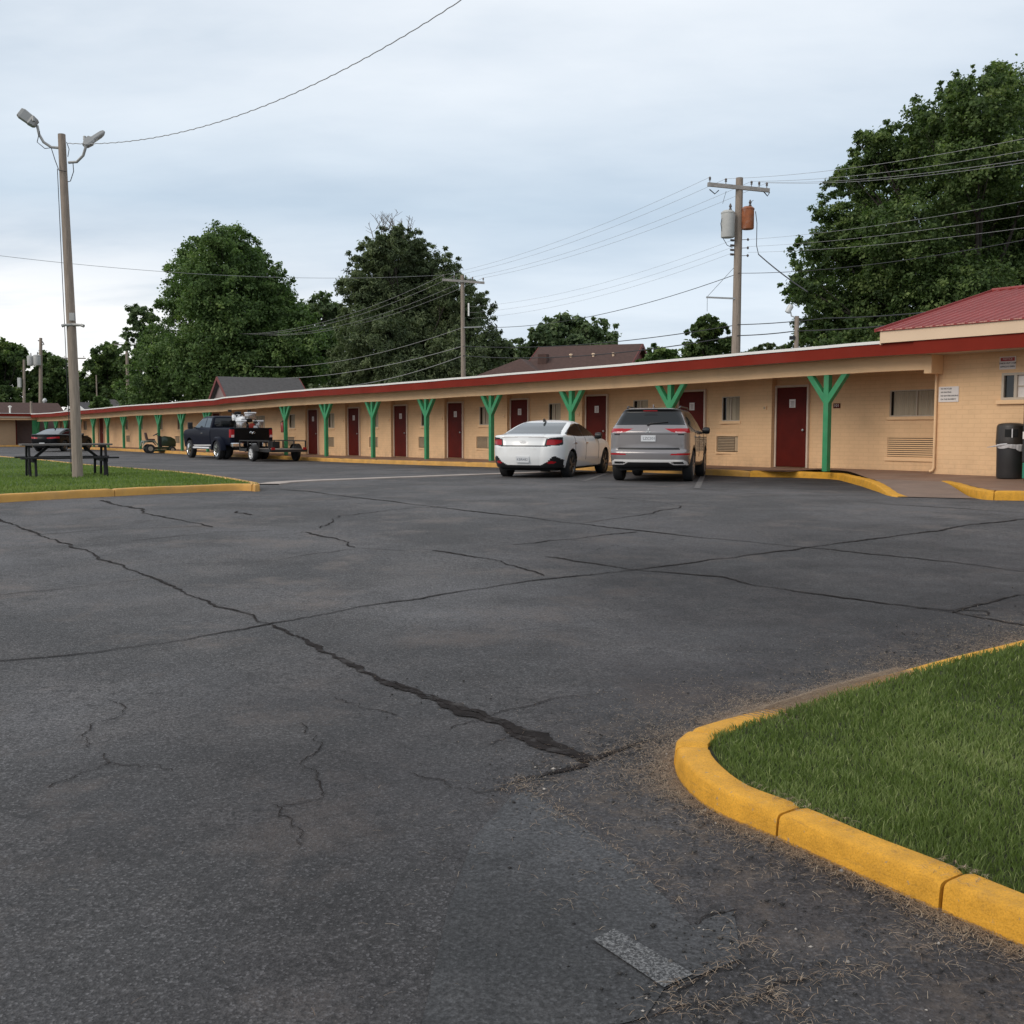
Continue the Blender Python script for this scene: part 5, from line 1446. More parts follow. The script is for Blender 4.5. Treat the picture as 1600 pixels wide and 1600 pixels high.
# ---------------------------------------------------------------- crossover
def crossover(loc, rz):
    t = empty('crossover', loc, rz, 'grey crossover with wide red tail lamps and silver bumper parked facing the rooms', 'car')
    keys = [(2.05, .30, -2.0, .32, .78, .25, .25, .25, .10), (2.28, .30, -2.27, .36, .885, .36, .30, .36, .12), (2.35, .50, -2.355, .50, .92, .34, .28, .40, .12), (2.37, .70, -2.36, .66, .935, .34, .26, .42, .12), (2.36, .88, -2.305, .76, .935, .34, .24, .42, .11),
            (2.33, .99, -2.30, .88, .93, .34, .24, .40, .10), (2.22, 1.06, -2.30, 1.12, .925, .34, .24, .36, .10), (1.7, 1.11, -2.26, 1.20, .905, .32, .22, .3, .10), (1.22, 1.15, -2.20, 1.27, .875, .3, .22, .24, .11),
            (.95, 1.30, -2.12, 1.36, .815, .28, .2, .22, .12), (.62, 1.46, -2.02, 1.50, .745, .26, .2, .18, .12), (.32, 1.585, -1.95, 1.60, .685, .24, .2, .15, .11), (.12, 1.655, -1.985, 1.655, .62, .24, .2, .12, .10), (-.05, 1.69, -1.97, 1.672, .54, .24, .2, .08, .10),
            (-.4, 1.715, -1.5, 1.70, .36, .2, .16, .04, .04), (-.8, 1.722, -1.0, 1.72, .02, .01, .01, 0, 0)]
    sh = Shell(keys, 200, half_len=2.36, pinch=.05)
    WR = .365; xr, xf = -1.37, 1.34
    dlo = [(.98, 1.175), (.55, 1.43), (.22, 1.575), (-.4, 1.60), (-1.2, 1.585), (-1.62, 1.535), (-1.74, 1.30), (-1.60, 1.255), (-.6, 1.215)]

    def cls(x, y, z, sec, q):
        L = np.zeros(len(x), int); ay = np.abs(y); side = (ay > .5) & (sec >= 1) & (sec <= 3)
        L[inpoly(x, z, dlo) & side & (q > 7.5) & (q < 12.2)] = 1
        L[side & (np.abs(x + .25) < .03) & (L == 1)] = 11
        L[side & (np.abs(x + 1.22) < .03) & (L == 1)] = 12
        rear = (x < -1.6)
        L[rear & (sec <= 1) & (q > 8.35) & (q < 11.2) & (ay < np.interp(z, [1.28, 1.60], [.80, .66]))] = 2
        L[rear & (sec <= 1) & (q >= 10.75) & (q < 12.6) & (ay < .68)] = 13                    # spoiler underside, black
        L[(sec >= 3) & (q > 8.1) & (q < 12.0) & (ay < np.interp(q, [8, 12], [.84, .62]) - .06)] = 3
        rr = x < -1.95
        lamp = rr & inpoly(ay, z, [(.36, 1.215), (.42, 1.215), (1.0, 1.225), (1.0, 1.125), (.66, 1.115), (.52, 1.14)])
        L[lamp] = 4
        L[rr & inpoly(ay, z, [(.60, 1.15), (.60, 1.125), (.84, 1.118), (.84, 1.140)])] = 9
        L[rr & (x < -2.2) & (ay < .92) & (np.abs(z - (1.092 - .01 * ay)) < .009)] = 8
        L[rr & (x < -2.2) & (ay < .74 - (z - .70) * .6) & (z > .735) & (z < .785)] = 14  # shade in the lower rear crease, painted as a black band
        L[rr & inpoly(ay, z, [(.50, .625), (.52, .652), (.99, .672), (.99, .625)])] = 10
        L[rr & inpoly(ay, z, [(.0, .455), (.0, .515), (.78, .520), (.86, .47), (.88, .40), (.84, .385), (.84, .40), (.56, .40), (.46, .455)])] = 6
        L[rr & inpoly(ay, z, [(.50, .445), (.58, .468), (.77, .468), (.80, .425), (.58, .425)])] = 15
        low = (z < .39) | ((z < .455) & rr); low |= (z < .42) & (sec == 2)
        L[low & ((L == 0))] = 5
        for xc in (xr, xf):
            d2 = (x - xc) ** 2 + (z - WR) ** 2
            L[(d2 < (WR + .115) ** 2) & (ay > .6) & (L != 6)] = 5
            L[(d2 < (WR + .055) ** 2) & (ay > .55) & (z < .95)] = -1
        return L
    sh.split(cls, t, {0: M['grey_car'], 1: M['auto_glass'], 2: M['auto_glass'], 3: M['auto_glass'], 4: M['tail_red'], 5: M['black_trim'], 6: M['silver'], 8: M['black_trim'], 9: M['tail_clear'], 10: M['tail_red'], 11: M['black_trim'], 12: M['black_trim'], 13: M['black_trim'], 14: M['black_trim'], 15: M['black_trim']},
             {0: 'body', 1: 'side_window', 2: 'rear_window', 3: 'windshield', 4: 'tail_light', 5: 'lower_trim', 6: 'bumper_trim', 8: 'tailgate_seam', 9: 'reversing_lamp', 10: 'reflector', 11: 'door_pillar', 12: 'rear_pillar', 13: 'spoiler', 14: 'crease_shade', 15: 'bumper_vent'}, sided=(1, 4, 9, 10, 11, 12, 15))
    seams(sh, t, (.86, -.25, -1.12), 2.2, 7.4)
    underbody(t, -2.05, 2.1, .72, .26, .6, [(xr, WR + .06, .58, .88), (xf, WR + .06, .58, .88)])
    for x in (xr, xf):
        for sg in (-1, 1): wheel(t, x, sg * .81, WR, .235, sg, M['rim'], 5)
    for sg in (-1, 1): mirror_part(t, .70, sg * .88, 1.17, sg, M['black_trim'])
    mb = MB()
    for sg in (-1, 1): mb.tube([(-1.55, sg * .60, 1.68), (-1.45, sg * .61, 1.725), (-.1, sg * .62, 1.715), (.0, sg * .62, 1.68)], .018, 8)
    mb.build('roof_rails', M['black_trim'], t, sm=True)
    mb = MB().tube([(-2.16, .02, 1.30), (-2.165, -.02, 1.33), (-2.10, -.42, 1.365)], [.022, .016, .008], 8); mb.lathe([(.03, -.01), (.035, .02), (.02, .04)], 10, Matrix.Translation((-2.17, .02, 1.305)) @ Matrix.Rotation(-PI / 2, 4, 'Y')); mb.build('rear_wiper', M['black_trim'], t, sm=True)
    mb = MB().box(-2.02, -2.008, -.16, .16, 1.612, 1.628); mb.build('brake_lamp', M['tail_red'], t)
    pl = MB().box(-2.320, -2.306, -.165, .165, .925, 1.065).build('licence_plate', M['plate'], t, bevel=.003)
    mb = MB(); put_text(mb, 'LZC501', .085, (-2.3215, -.02, .993), (0, -1, 0), (0, 0, 1)); mb.build('characters', M['plate_ink'], pl)
    mb = MB()
    for k in range(3):                                  # three diamonds meeting at a point
        a = PI / 2 + k * 2 * PI / 3; d = lambda r, b: (-2.315, -(r * math.cos(b)), 1.165 + r * math.sin(b))
        mb.add([(-2.315, 0, 1.165), d(.042, a + .52), d(.073, a), d(.042, a - .52)], [(0, 1, 2, 3)])
    mb.build('emblem', M['chrome'], t)
    for sg in (-1, 1):
        mb = MB()
        for x in (-.15, -1.05): mb.bar((x - .10, sg * .932, 1.03), (x + .10, sg * .934, 1.03), .03, .022)
        mb.build('door_handle', M['grey_car'], t, bevel=.006)
    mb = MB().prism([(-.14, 0), (.05, 0), (.01, .035), (-.11, .075), (-.145, .07)], -.016, .016, lambda a, b, h: (-1.42 + a, h, 1.695 + b)); mb.build('roof_antenna', M['grey_car'], t, bevel=.005)
    return t


hs = np.array([.272, .962])
pr = G(1021, 751)[:2]; cs = pr + hs * 1.37
suv = crossover((cs[0], cs[1], float(gz(*cs)) - .0), heading(*hs)); suv.scale = (.965,) * 3

# ---------------------------------------------------------------- pickup, trailer and motorcycle
he = E
zt0 = float(gz(*W(47, 18.7)[:2]))
tr_s, tr_D = 45.5 + 1.85, 18.72
pk = empty('pickup_truck', tuple(W(tr_s, tr_D, zt0)), heading(*he), 'dark navy dual wheel pickup truck with chrome bumper and a motorcycle in its bed', 'pickup')
keys = [(2.7, .50, -.66, .52, .82, .2, .03, .1, 0), (2.95, .52, -.69, .56, .96, .25, .03, .16, 0), (3.02, .85, -.70, .85, 1.0, .22, .03, .18, 0), (3.02, 1.10, -.70, 1.05, 1.01, .2, .03, .18, 0), (2.96, 1.25, -.70, 1.24, 1.0, .2, .04, .16, 0),
        (2.6, 1.34, -.70, 1.33, .985, .2, .05, .14, 0), (1.65, 1.42, -.69, 1.40, .955, .2, .06, .12, 0), (1.35, 1.56, -.68, 1.54, .905, .2, .07, .12, 0), (.98, 1.78, -.64, 1.76, .825, .2, .09, .1, 0), (.74, 1.90, -.60, 1.89, .76, .2, .1, .08, 0), (.5, 1.95, -.50, 1.945, .66, .2, .1, .05, 0), (.1, 1.975, -.2, 1.975, .02, .01, .01, 0, 0)]
sh = Shell(keys, 110, pinch=.03, half_len=3.0)


def cls(x, y, z, sec, q):
    L = np.zeros(len(x), int); ay = np.abs(y); side = (sec >= 1) & (sec <= 3) & (ay > .6)
    L[side & inpoly(x, z, [(1.42, 1.44), (.86, 1.83), (.10, 1.86), (.10, 1.43)])] = 1
    L[side & inpoly(x, z, [(.02, 1.43), (.02, 1.86), (-.50, 1.85), (-.58, 1.43)])] = 1
    L[(sec <= 1) & (x < -.5) & (ay < .76) & (z > 1.47) & (z < 1.86) & (ay < .80 - (z - 1.47) * .28)] = 2
    L[(sec >= 3) & (q > 6.15) & (q < 8.8) & (ay < .78)] = 3
    L[(z > .585) & (z < .64) & (x < 1.55) & side] = 5
    L[((x - 1.95) ** 2 + (z - .43) ** 2 < .53 ** 2) & (ay > .55)] = -1
    return L


sh.split(cls, pk, {0: M['navy_car'], 1: M['rear_glass'], 2: M['auto_glass'], 3: M['auto_glass'], 5: M['silver']}, {0: 'cab', 1: 'side_window', 2: 'rear_window', 3: 'windshield', 5: 'sill_trim'}, sided=(1, 5))
keys = [(-.74, .56, -3.05, .62, .90, .03, .06, 0, .02), (-.73, .62, -3.10, .70, .985, .03, .08, 0, .03), (-.73, 1.0, -3.11, 1.0, 1.0, .03, .08, 0, .03), (-.73, 1.32, -3.11, 1.32, .995, .03, .08, 0, .03), (-.74, 1.40, -3.10, 1.40, .98, .03, .07, 0, .03), (-.78, 1.41, -3.05, 1.41, .92, .03, .05, 0, .02), (-.80, 1.39, -3.04, 1.39, .90, .03, .05, 0, .02), (-.80, .95, -3.04, .95, .90, .03, .05, 0, .02), (-1.2, .93, -2.2, .93, .02, .01, .01, 0, 0)]
sh = Shell(keys, 70, pinch=0, half_len=3.0)


def cls(x, y, z, sec, q):
    L = np.zeros(len(x), int); ay = np.abs(y)
    L[(x < -3.0) & (ay < .80) & (z > .74) & (z < 1.405) & (q < 4.9)] = 1
    L[(x < -2.96) & (ay > .815) & (z > .98) & (z < 1.33) & (q < 4)] = 2
    L[((x + 1.9) ** 2 + (z - .43) ** 2 < .52 ** 2) & (ay > .55) & (q < 4)] = -1
    return L


sh.split(cls, pk, {0: M['navy_car'], 1: M['black_car'], 2: M['tail_red']}, {0: 'bed', 1: 'tailgate', 2: 'tail_light'}, sided=(2,))
for sg in (-1, 1):                                      # flared rear fenders
    mb = MB()
    arc = [(.66 * math.cos(a), .62 * math.sin(a)) for a in np.linspace(0.0, PI, 17)]; arc2 = [(.50 * math.cos(a), .50 * math.sin(a)) for a in np.linspace(PI, 0.0, 17)]
    ring = arc + arc2; n = len(ring)
    vs = [(-1.9 + a, sg * .985, .42 + b) for a, b in ring] + [(-1.9 + a * .97, sg * 1.17, .42 + b * .95) for a, b in ring] + [(-1.9 + a * .93, sg * 1.215, .42 + b * .88) for a, b in ring]
    fs = [(l * n + i, l * n + (i + 1) % n, (l + 1) * n + (i + 1) % n, (l + 1) * n + i) for l in range(2) for i in range(n)] + [tuple(2 * n + i for i in range(n))]
    mb.add(vs, fs); mb.build('rear_fender', M['navy_car'], pk, sm=True)
underbody(pk, -2.95, 2.7, .60, .42, .85, [(1.95, .54, .55, .97), (-1.9, .52, .5, .97)])
for sg in (-1, 1):
    wheel(pk, 1.95, sg * .90, .42, .25, sg, M['chrome'], 8, dish=-.03)
    wheel(pk, -1.9, sg * 1.06, .42, .24, sg, M['chrome'], 8, dish=.09); wheel(pk, -1.9, sg * .76, .42, .22, sg, M['rim_dark'], 8)
    mb = MB().cbox((1.18, sg * 1.22, 1.52), (.10, .22, .30)); mb.bar((1.22, sg * .93, 1.42), (1.18, sg * 1.14, 1.46), .05, .04); mb.build('side_mirror', M['black_trim'], pk, bevel=.03)
    MB().tube([(1.4, sg * 1.0, .50), (-.62, sg * 1.0, .50)], .045, 8).build('running_board', M['silver'], pk, sm=True)
    mb = MB()
    for x in (.28,): mb.bar((x - .11, sg * 1.012, 1.17), (x + .11, sg * 1.014, 1.17), .035, .03)
    mb.build('door_handle', M['chrome'], pk, bevel=.006)
    MB().box(-3.22, -3.02, min(sg * .42, sg * .97), max(sg * .42, sg * .97), .56, .76).build('rear_bumper', M['chrome'], pk, bevel=.04)
    MB().box(-3.128, -3.10, min(sg * .83, sg * .955), max(sg * .83, sg * .955), .99, 1.10).build('reversing_lamp', M['tail_clear'], pk, bevel=.008)
pl = MB().box(-3.19, -3.17, -.16, .16, .59, .73).build('licence_plate', M['plate'], pk)
mb = MB(); mb.lathe([(.0, .0), (.055, .0), (.055, .03), (.035, .045), (0.001, .05)], 10, Matrix.Translation((-3.125, 0, 1.17)) @ Matrix.Rotation(-PI / 2, 4, 'Y') @ Matrix.Diagonal((1.1, .75, 1, 1)))
for sg in (-1, 1): mb.tube([(-3.15, sg * .03, 1.22), (-3.15, sg * .10, 1.235), (-3.15, sg * .125, 1.19), (-3.15, sg * .085, 1.155)], [.03, .032, .026, .012], 8)
mb.build('emblem', M['chrome'], pk, sm=True)

# trailer
tl_s = 41.9
tl = empty('utility_trailer', tuple(W(tl_s, tr_D, float(gz(*W(tl_s, tr_D)[:2])))), heading(*he), 'low black flatbed utility trailer with rails hitched behind the navy pickup', 'trailer')
MB().box(-1.35, 1.70, -.76, .76, .46, .52).build('deck', M['trailer_deck'], tl)
mb = MB()
for sg in (-1, 1): mb.bar((-1.4, sg * .80, .47), (1.8, sg * .80, .47), .06, .13)
for x in (-1.40, -.5, .6, 1.80): mb.bar((x, -.80, .455), (x, .80, .455), .06, .10)
mb.bar((1.8, .55, .42), (2.5, .03, .44), .07, .10); mb.bar((1.8, -.55, .42), (2.5, -.03, .44), .07, .10); mb.build('frame', M['trailer'], tl)
mb = MB()
for sg in (-1, 1):
    mb.bar((-1.3, sg * .80, .86), (1.8, sg * .80, .86), .045, .045)
    for x in (-1.3, -.2, .9, 1.8): mb.bar((x, sg * .80, .53), (x, sg * .80, .845), .045, .045)
mb.bar((1.8, -.80, .86), (1.8, .80, .86), .045, .045)
for y in (-.4, -.1, .25): mb.bar((1.8, y, .53), (1.8, y, .84), .04, .04)
mb.build('rails', M['trailer'], tl)
for sg in (-1, 1):
    wheel(tl, 0, sg * .97, .33, .19, sg, M['moto_white'] if sg > 0 else M['rim_dark'], 6)
    mb = MB(); vs, n = [], 12
    for k in range(n + 1):
        a = PI * (.08 + .84 * k / n)
        for y in (.845, 1.10): vs.append((.40 * math.cos(a), sg * y, .33 + .40 * math.sin(a)))
    mb.add(vs, [(2 * k, 2 * k + 2, 2 * k + 3, 2 * k + 1) for k in range(n)]); mb.add([(x * .96, y, (z - .33) * .96 + .33) for x, y, z in vs], [(2 * k, 2 * k + 1, 2 * k + 3, 2 * k + 2) for k in range(n)])
    mb.build('mudguard', M['trailer'], tl, sm=True)
    MB().box(-1.46, -1.41, sg * .70 - .07, sg * .70 + .07, .50, .60).build('tail_light', M['tail_red'], tl)
MB().tube([(1.95, .2, .1), (1.95, .2, .60)], .035, 8).build('jack', M['galv'], tl, sm=True)
mb = MB().cbox((1.3, -.55, .68), (.5, .35, .28)); mb.build('tool_box', M['trailer'], tl, bevel=.02)

# touring motorcycle standing in the bed
mz = zt0 + .95
pm = W(tr_s - 2.05, tr_D + .05)
mo = empty('motorcycle', (pm[0], pm[1], mz), heading(*he), 'white and chrome touring motorcycle with side cases strapped in the pickup bed', 'motorcycle')
for x, nm in ((-.62, 'wheel'), (.78, 'wheel')): wheel(mo, x, 0, .31, .14, 1, M['chrome'], 8)
for sg in (-1, 1):
    c = MB().cbox((-.70, sg * .40, .56), (.58, .26, .34)).build('side_case', M['case_chrome'], mo, bevel=.05, sm=True)
    MB().cbox((-.70, sg * .40, .765), (.60, .29, .075)).build('lid', M['moto_white'], c, bevel=.03)
tc_ = MB().cbox((-.78, 0, .97), (.38, .40, .24)).build('top_case', M['case_chrome'], mo, bevel=.05, sm=True)
MB().cbox((-.78, 0, 1.12), (.40, .43, .06)).build('lid', M['moto_white'], tc_, bevel=.03)
MB().lathe([(.02, -.42), (.16, -.34), (.20, 0), (.17, .30), (.03, .42)], 14, Matrix.Translation((.20, 0, .80)) @ Matrix.Rotation(PI / 2, 4, 'Y')).build('fuel_tank', M['moto_white'], mo, sm=True)
MB().cbox((-.35, 0, .78), (.62, .32, .14)).build('seat', M['black_trim'], mo, bevel=.05)
MB().cbox((.15, 0, .42), (.55, .36, .40)).build('engine', M['rim_dark'], mo, bevel=.06)
mb = MB()
for sg in (-1, 1): mb.tube([(.78, sg * .12, .31), (.60, sg * .12, .80), (.52, sg * .10, 1.02)], .028, 8); mb.tube([(.52, sg * .05, 1.02), (.48, sg * .30, 1.10), (.30, sg * .44, 1.08)], .018, 8); mb.cbox((.42, sg * .46, 1.22), (.04, .16, .10))
mb.build('handlebar', M['black_trim'], mo, sm=True, ang=30)
MB().cbox((.66, 0, .92), (.28, .52, .32)).build('fairing', M['moto_white'], mo, bevel=.12, sm=True)
mb = MB().add([(.72, -.20, 1.06), (.72, .20, 1.06), (.56, .14, 1.20), (.56, -.14, 1.20)], [(0, 1, 2, 3)]); mb.build('windscreen', M['auto_glass'], mo)
mb = MB().lathe([(.02, 0), (.15, .02), (.15, .05), (.02, .07)], 14, Matrix.Translation((-.98, 0, .52)) @ Matrix.Rotation(PI / 2, 4, 'Y')); mb.build('rear_fender', M['rust_red'], mo, sm=True)
MB().cbox((-1.0, -.14, .50), (.012, .18, .11)).build('licence_plate', M['plate'], mo)

# ---------------------------------------------------------------- riding mower
pmw = G(249, 708); hm = np.array([.80, .60])
mw = empty('riding_mower', (pmw[0], pmw[1], pmw[2]), heading(.88, .475), 'dark green riding mower with a worn seat parked at the kerb between two posts', 'riding mower')
MB().box(-.85, .80, -.26, .26, .24, .36).build('chassis', M['mower_green'], mw, bevel=.02)
prof = [(.10, .40), (.10, .93), (.30, .97), (.62, .92), (.84, .80), (.90, .62), (.88, .36)]
mb = MB().prism(prof, -.25, .25, lambda a, b, h: (a, h, b)); mb.build('hood', M['mower_green'], mw, bevel=.05, sm=True)
mb = MB().prism([(-.02, .36), (.14, .36), (.12, .95), (-.06, 1.0)], -.20, .20, lambda a, b, h: (a, h, b)); mb.build('dash', M['black_trim'], mw, bevel=.02)
mb = MB(); mb.tube([(-.02, 0, .98), (-.16, 0, 1.06)], .02, 8)
n = 16; Rm = Matrix.Translation((-.17, 0, 1.065)) @ Matrix.Rotation(-.5, 4, 'Y')
pts = [Rm @ Vector((.17 * math.cos(2 * PI * k / n), .17 * math.sin(2 * PI * k / n), 0)) for k in range(n + 1)]; mb.tube(pts, .018, 6, cap=False); mb.bar(pts[0], pts[8], .03, .015); mb.build('steering_wheel', M['black_trim'], mw, sm=True)
for sg in (-1, 1):
    arc = [(-.55 + .42 * math.cos(a), .33 + .36 * math.sin(a)) for a in np.linspace(.12 * PI, .95 * PI, 12)]
    mb = MB().prism(arc + [(-.95, .50), (-.90, .72), (-.30, .72), (-.08, .42)], sg * .27 - .17 * (sg < 0) * 0, sg * .50, lambda a, b, h: (a, h, b)); mb.build('fender', M['mower_pale'], mw, bevel=.015)
mb = MB().box(-.92, -.22, -.27, .27, .62, .70); mb.build('seat_deck', M['mower_pale'], mw, bevel=.02)
mb = MB().cbox((-.46, 0, .76), (.42, .44, .11)); mb.cbox((-.70, 0, .96), (.10, .42, .42), Matrix.Rotation(-.22, 3, 'Y')); mb.build('seat', M['mower_seat'], mw, bevel=.04, sm=True)
mb = MB().box(-.40, .50, -.52, .52, .11, .22); mb.build('mower_deck', M['mower_green'], mw, bevel=.04)
for sg in (-1, 1):
    for x, r, w in ((-.55, .26, .22), (.66, .19, .15)):
        Mx = Matrix.Translation((x, sg * .38, r)) @ Matrix.Rotation(-sg * PI / 2, 4, 'X')
        o = MB().lathe([(r * .45, -w / 2), (r * .9, -w / 2), (r, -w * .3), (r, w * .3), (r * .9, w / 2), (r * .5, w / 2)], 20, Mx).build('wheel', M['rubber'], mw, sm=True)
        MB().lathe([(r * .50, w / 2 + .001), (r * .46, w / 2 + .012), (.02, w / 2 + .004)], 16, Mx).build('hub', M['mower_hub'], o, sm=True)

# fire extinguisher on the post behind the trailer
se = sD(444, D_POST - .08); ze = zD(444, 667, D_POST - .08)
fx = empty('fire_extinguisher', tuple(W(se + .02, D_POST - .02, ze - .25)), ROT, 'red fire extinguisher hung on a green post behind the flatbed trailer', 'extinguisher')
MB().lathe([(.06, 0), (.085, .02), (.085, .36), (.06, .42), (.025, .45), (.025, .48)], 16, Matrix.Translation((.12, .03, 0))).build('cylinder', M['rust_red'], fx, sm=True, ang=40)
mb = MB().cbox((.12, .03, .50), (.05, .05, .05)); mb.bar((.12, .03, .53), (.02, .05, .55), .02, .015); mb.tube([(.14, .05, .50), (.20, .08, .46), (.215, .08, .25), (.20, .07, .12)], .012, 6); mb.build('valve', M['black_trim'], fx)
MB().cbox((.065, .0, .25), (.02, .06, .40)).build('bracket', M['black_trim'], fx)
# ================================================================== island: picnic table and lamp pole
pL, pR = G(41, 744, IK), G(166, 741.5, IK)
pc = (pL + pR) / 2; dx_ = (pR - pL)[:2]
tb = empty('picnic_table', (pc[0], pc[1], float(gz(pc[0], pc[1])) + IK - .02), math.atan2(dx_[1], dx_[0]) + .03, 'dark picnic table with attached benches on the island lawn at the lamp pole', 'picnic table')
TL = .98
mb = MB()
for i in range(5): mb.box(-TL, TL, -.37 + i * .15, -.37 + i * .15 + .14, .725, .765)
mb.build('tabletop', M['plank'], tb, bevel=.004)
for sg in (-1, 1):
    mb = MB()
    for i in range(2): y = sg * (.62 + i * .15); mb.box(-TL - .06, TL + .06, y - .07, y + .07, .425, .462)
    mb.build('bench', M['plastic'], tb, bevel=.004)
for sx in (-1, 1):
    x = sx * (TL - .20)
    mb = MB(); mb.bar((x, -.80, .395), (x, .80, .395), .04, .09); mb.bar((x, -.35, .70), (x, .35, .70), .04, .05); mb.build('cross_beam', M['plastic'], tb)
    for sg in (-1, 1):
        MB().bar((x + sx * .045, sg * .28, .72), (x + sx * .045, sg * .46, 0), .045, .10).build('leg', M['plastic'], tb)
        MB().bar((x - sx * .045, sg * .70, .425), (x - sx * .045, sg * .78, 0), .05, .08).build('bench_leg', M['plastic'], tb)
    MB().bar((x - sx * .05, 0, .41), (x - sx * .42, 0, .72), .04, .06).build('brace', M['plastic'], tb)

b = G(121.5, 745, IK); top = at(97, 207, b[1] + .15)
lp = empty('lamp_pole', tuple(b - np.array([0, 0, .04])), 0, 'leaning wooden lamp pole with two floodlights rising from the island lawn', 'lamp pole')
d = Vector(top - b); Lp = d.length; d.normalize()
mb = MB().tube([d * (Lp * t) + Vector((.012 * math.sin(t * 5), 0, 0)) for t in np.linspace(-.02, 1, 14)], list(np.linspace(.118, .080, 14)), 16); mb.build('shaft', M['wood'], lp, sm=True, ang=60)
tp = lambda u, v, dy=0.0: Vector(at(u, v, b[1] + .15 + dy)) - lp.location
mb = MB().tube([tp(92, 231), tp(80, 230), tp(68, 222, -.05), tp(61, 210, -.08), tp(58, 196, -.1)], .030, 8); mb.tube([tp(107, 254), tp(120, 253), tp(130, 243, -.05), tp(134, 230, -.08), tp(134, 222, -.08)], .030, 8)
mb.build('bracket_arm', M['lamp_grey'], lp, sm=True)


def flood(p, q, up, w):
    p, q = Vector(p), Vector(q); ax = (q - p); L = ax.length; ax.normalize(); sd = ax.cross(Vector(up)).normalized(); n_ = sd.cross(ax)
    fr = lambda a, s, h: p + ax * (a * L) + sd * (s * w) + n_ * h
    mb = MB(); st = [(0, .30, .04, .05), (.10, .42, .08, .08), (.35, .48, .10, .09), (.42, .46, .05, .055), (.85, .50, .045, .05), (1.0, .40, .03, .035)]
    vs = []
    for a, s, hu, hd in st:
        for ss_, hh in ((-s, -hd * .5), (-s * .8, hu), (s * .8, hu), (s, -hd * .5), (s * .8, -hd), (-s * .8, -hd)): vs.append(fr(a, ss_, hh))
    n = 6
    fs = [(i * n + j, i * n + (j + 1) % n, (i + 1) * n + (j + 1) % n, (i + 1) * n + j) for i in range(len(st) - 1) for j in range(n)] + [tuple(range(n)), tuple((len(st) - 1) * n + j for j in range(n))]
    mb.add(vs, fs); o = mb.build('floodlight', M['lamp_grey'], lp, bevel=.008)
    m2 = MB(); vs = [fr(a, s, -hd - .004) for a, s, hd in ((.48, -.36, .052), (.95, -.32, .040), (.95, .32, .040), (.48, .36, .052))]; m2.add(vs, [(0, 1, 2, 3)]); m2.build('lens', M['lens'], o)
    MB().lathe([(.035, 0), (.035, .07), (.02, .08)], 10, Matrix.Translation(fr(.20, 0, .09))).build('photocell', M['galv'], o, sm=True)


flood(tp(58, 195, -.1), tp(30, 174, -.25), (0.05, -1, .25), .26)
flood(tp(131, 227, -.08), tp(162, 207, .25), (-.55, 0, .8), .19)
mb = MB()
mb.tube([tp(62, 205, -.1), tp(58, 222, -.12), tp(70, 232, -.1), tp(80, 231, -.1), tp(86, 250, -.13), tp(92, 266, -.14), tp(104, 268, -.13)], .009, 6)
mb.tube([tp(114, 254, -.1), tp(115, 268, -.1), tp(110, 283, -.12), tp(106, 284, -.13)], .009, 6); mb.tube([tp(104, 222, -.12), tp(108, 233, -.13), tp(106, 245, -.13)], .008, 6)
mb.tube([Vector((-.115, -.06, 0)) + d * (Lp * t) for t in (.02, .3, .5, .7, .9)], .008, 6); mb.build('cable', M['cable'], lp, sm=True)
mb = MB()
for sg, uu in ((-1, 100), (1, 127)):
    mb.tube([tp(114, 507, -.16), tp(uu, 508, -.2)], .028, 8); mb.tube([tp(uu, 508, -.2), tp(uu + sg * 4, 509.5, -.22)], .036, 10)
mb.cbox(tp(112.5, 495, -.16), (.11, .06, .17)); mb.bar(tp(104, 509, -.12), tp(124, 509, -.12), .02, .03); mb.build('security_camera', M['lamp_grey'], lp, sm=True, ang=30)


# ================================================================== utility poles
def gp(u, Y): return W_g(u, Y)


def W_g(u, Y):
    p = at(u, 672, Y); return np.array([p[0], Y, float(gz(p[0], Y))])


def transformer(parent, c, r, h, mat, n=18):
    o = MB().lathe([(r * .93, 0), (r, .04), (r, h - .05), (r * 1.05, h - .04), (r * 1.05, h), (r * .7, h + .07), (.001, h + .09)], n, Matrix.Translation(c)).build('transformer', mat, parent, sm=True, ang=30)
    MB().lathe([(.035, 0), (.06, .05), (.03, .1), (.06, .15), (.025, .24), (.001, .27)], 10, Matrix.Translation(Vector(c) + Vector((r * .3, -r * .2, h + .06)))).build('bushing', M['porcelain'], o, sm=True)
    return o


def pole(u, v, Y, label, r0=.14, r1=.09, lean=0.0, wood='wood', name='utility_pole'):
    base = W_g(u, Y); tp_ = at(u, v, Y); h = tp_[2] - base[2]
    o = empty(name, tuple(base), 0, label, 'utility pole')
    MB().tube([(lean * t, 0, h * t) for t in np.linspace(0, 1, 8)], list(np.linspace(r0, r1, 8)), 12).build('shaft', M[wood], o, sm=True, ang=60)
    return o, Vector(base), h


FD = Vector((NI[0], NI[1], 0))                # crossarms lie square to the line of poles
up = Vector((0, 0, 1))


def crossarm(o, z, half, w=.10, h=.13, ins=(), tilt=0.0, ax=None):
    ax = ax if ax is not None else FD
    mb = MB().bar(Vector((0, -.12, z)) - ax * half + up * tilt * half, Vector((0, -.12, z)) + ax * half - up * tilt * half, w, h)
    a = mb.build('crossarm', M['arm_wood'], o)
    pts = []
    for t in ins:
        p = Vector((0, -.12, z + h / 2)) + ax * t - up * tilt * t
        MB().lathe([(.015, 0), (.015, .08), (.05, .09), (.03, .13), (.05, .16), (.03, .21), (.001, .22)], 8, Matrix.Translation(p)).build('insulator', M['porcelain'], a, sm=True)
        pts.append(p + up * .2)
    return pts


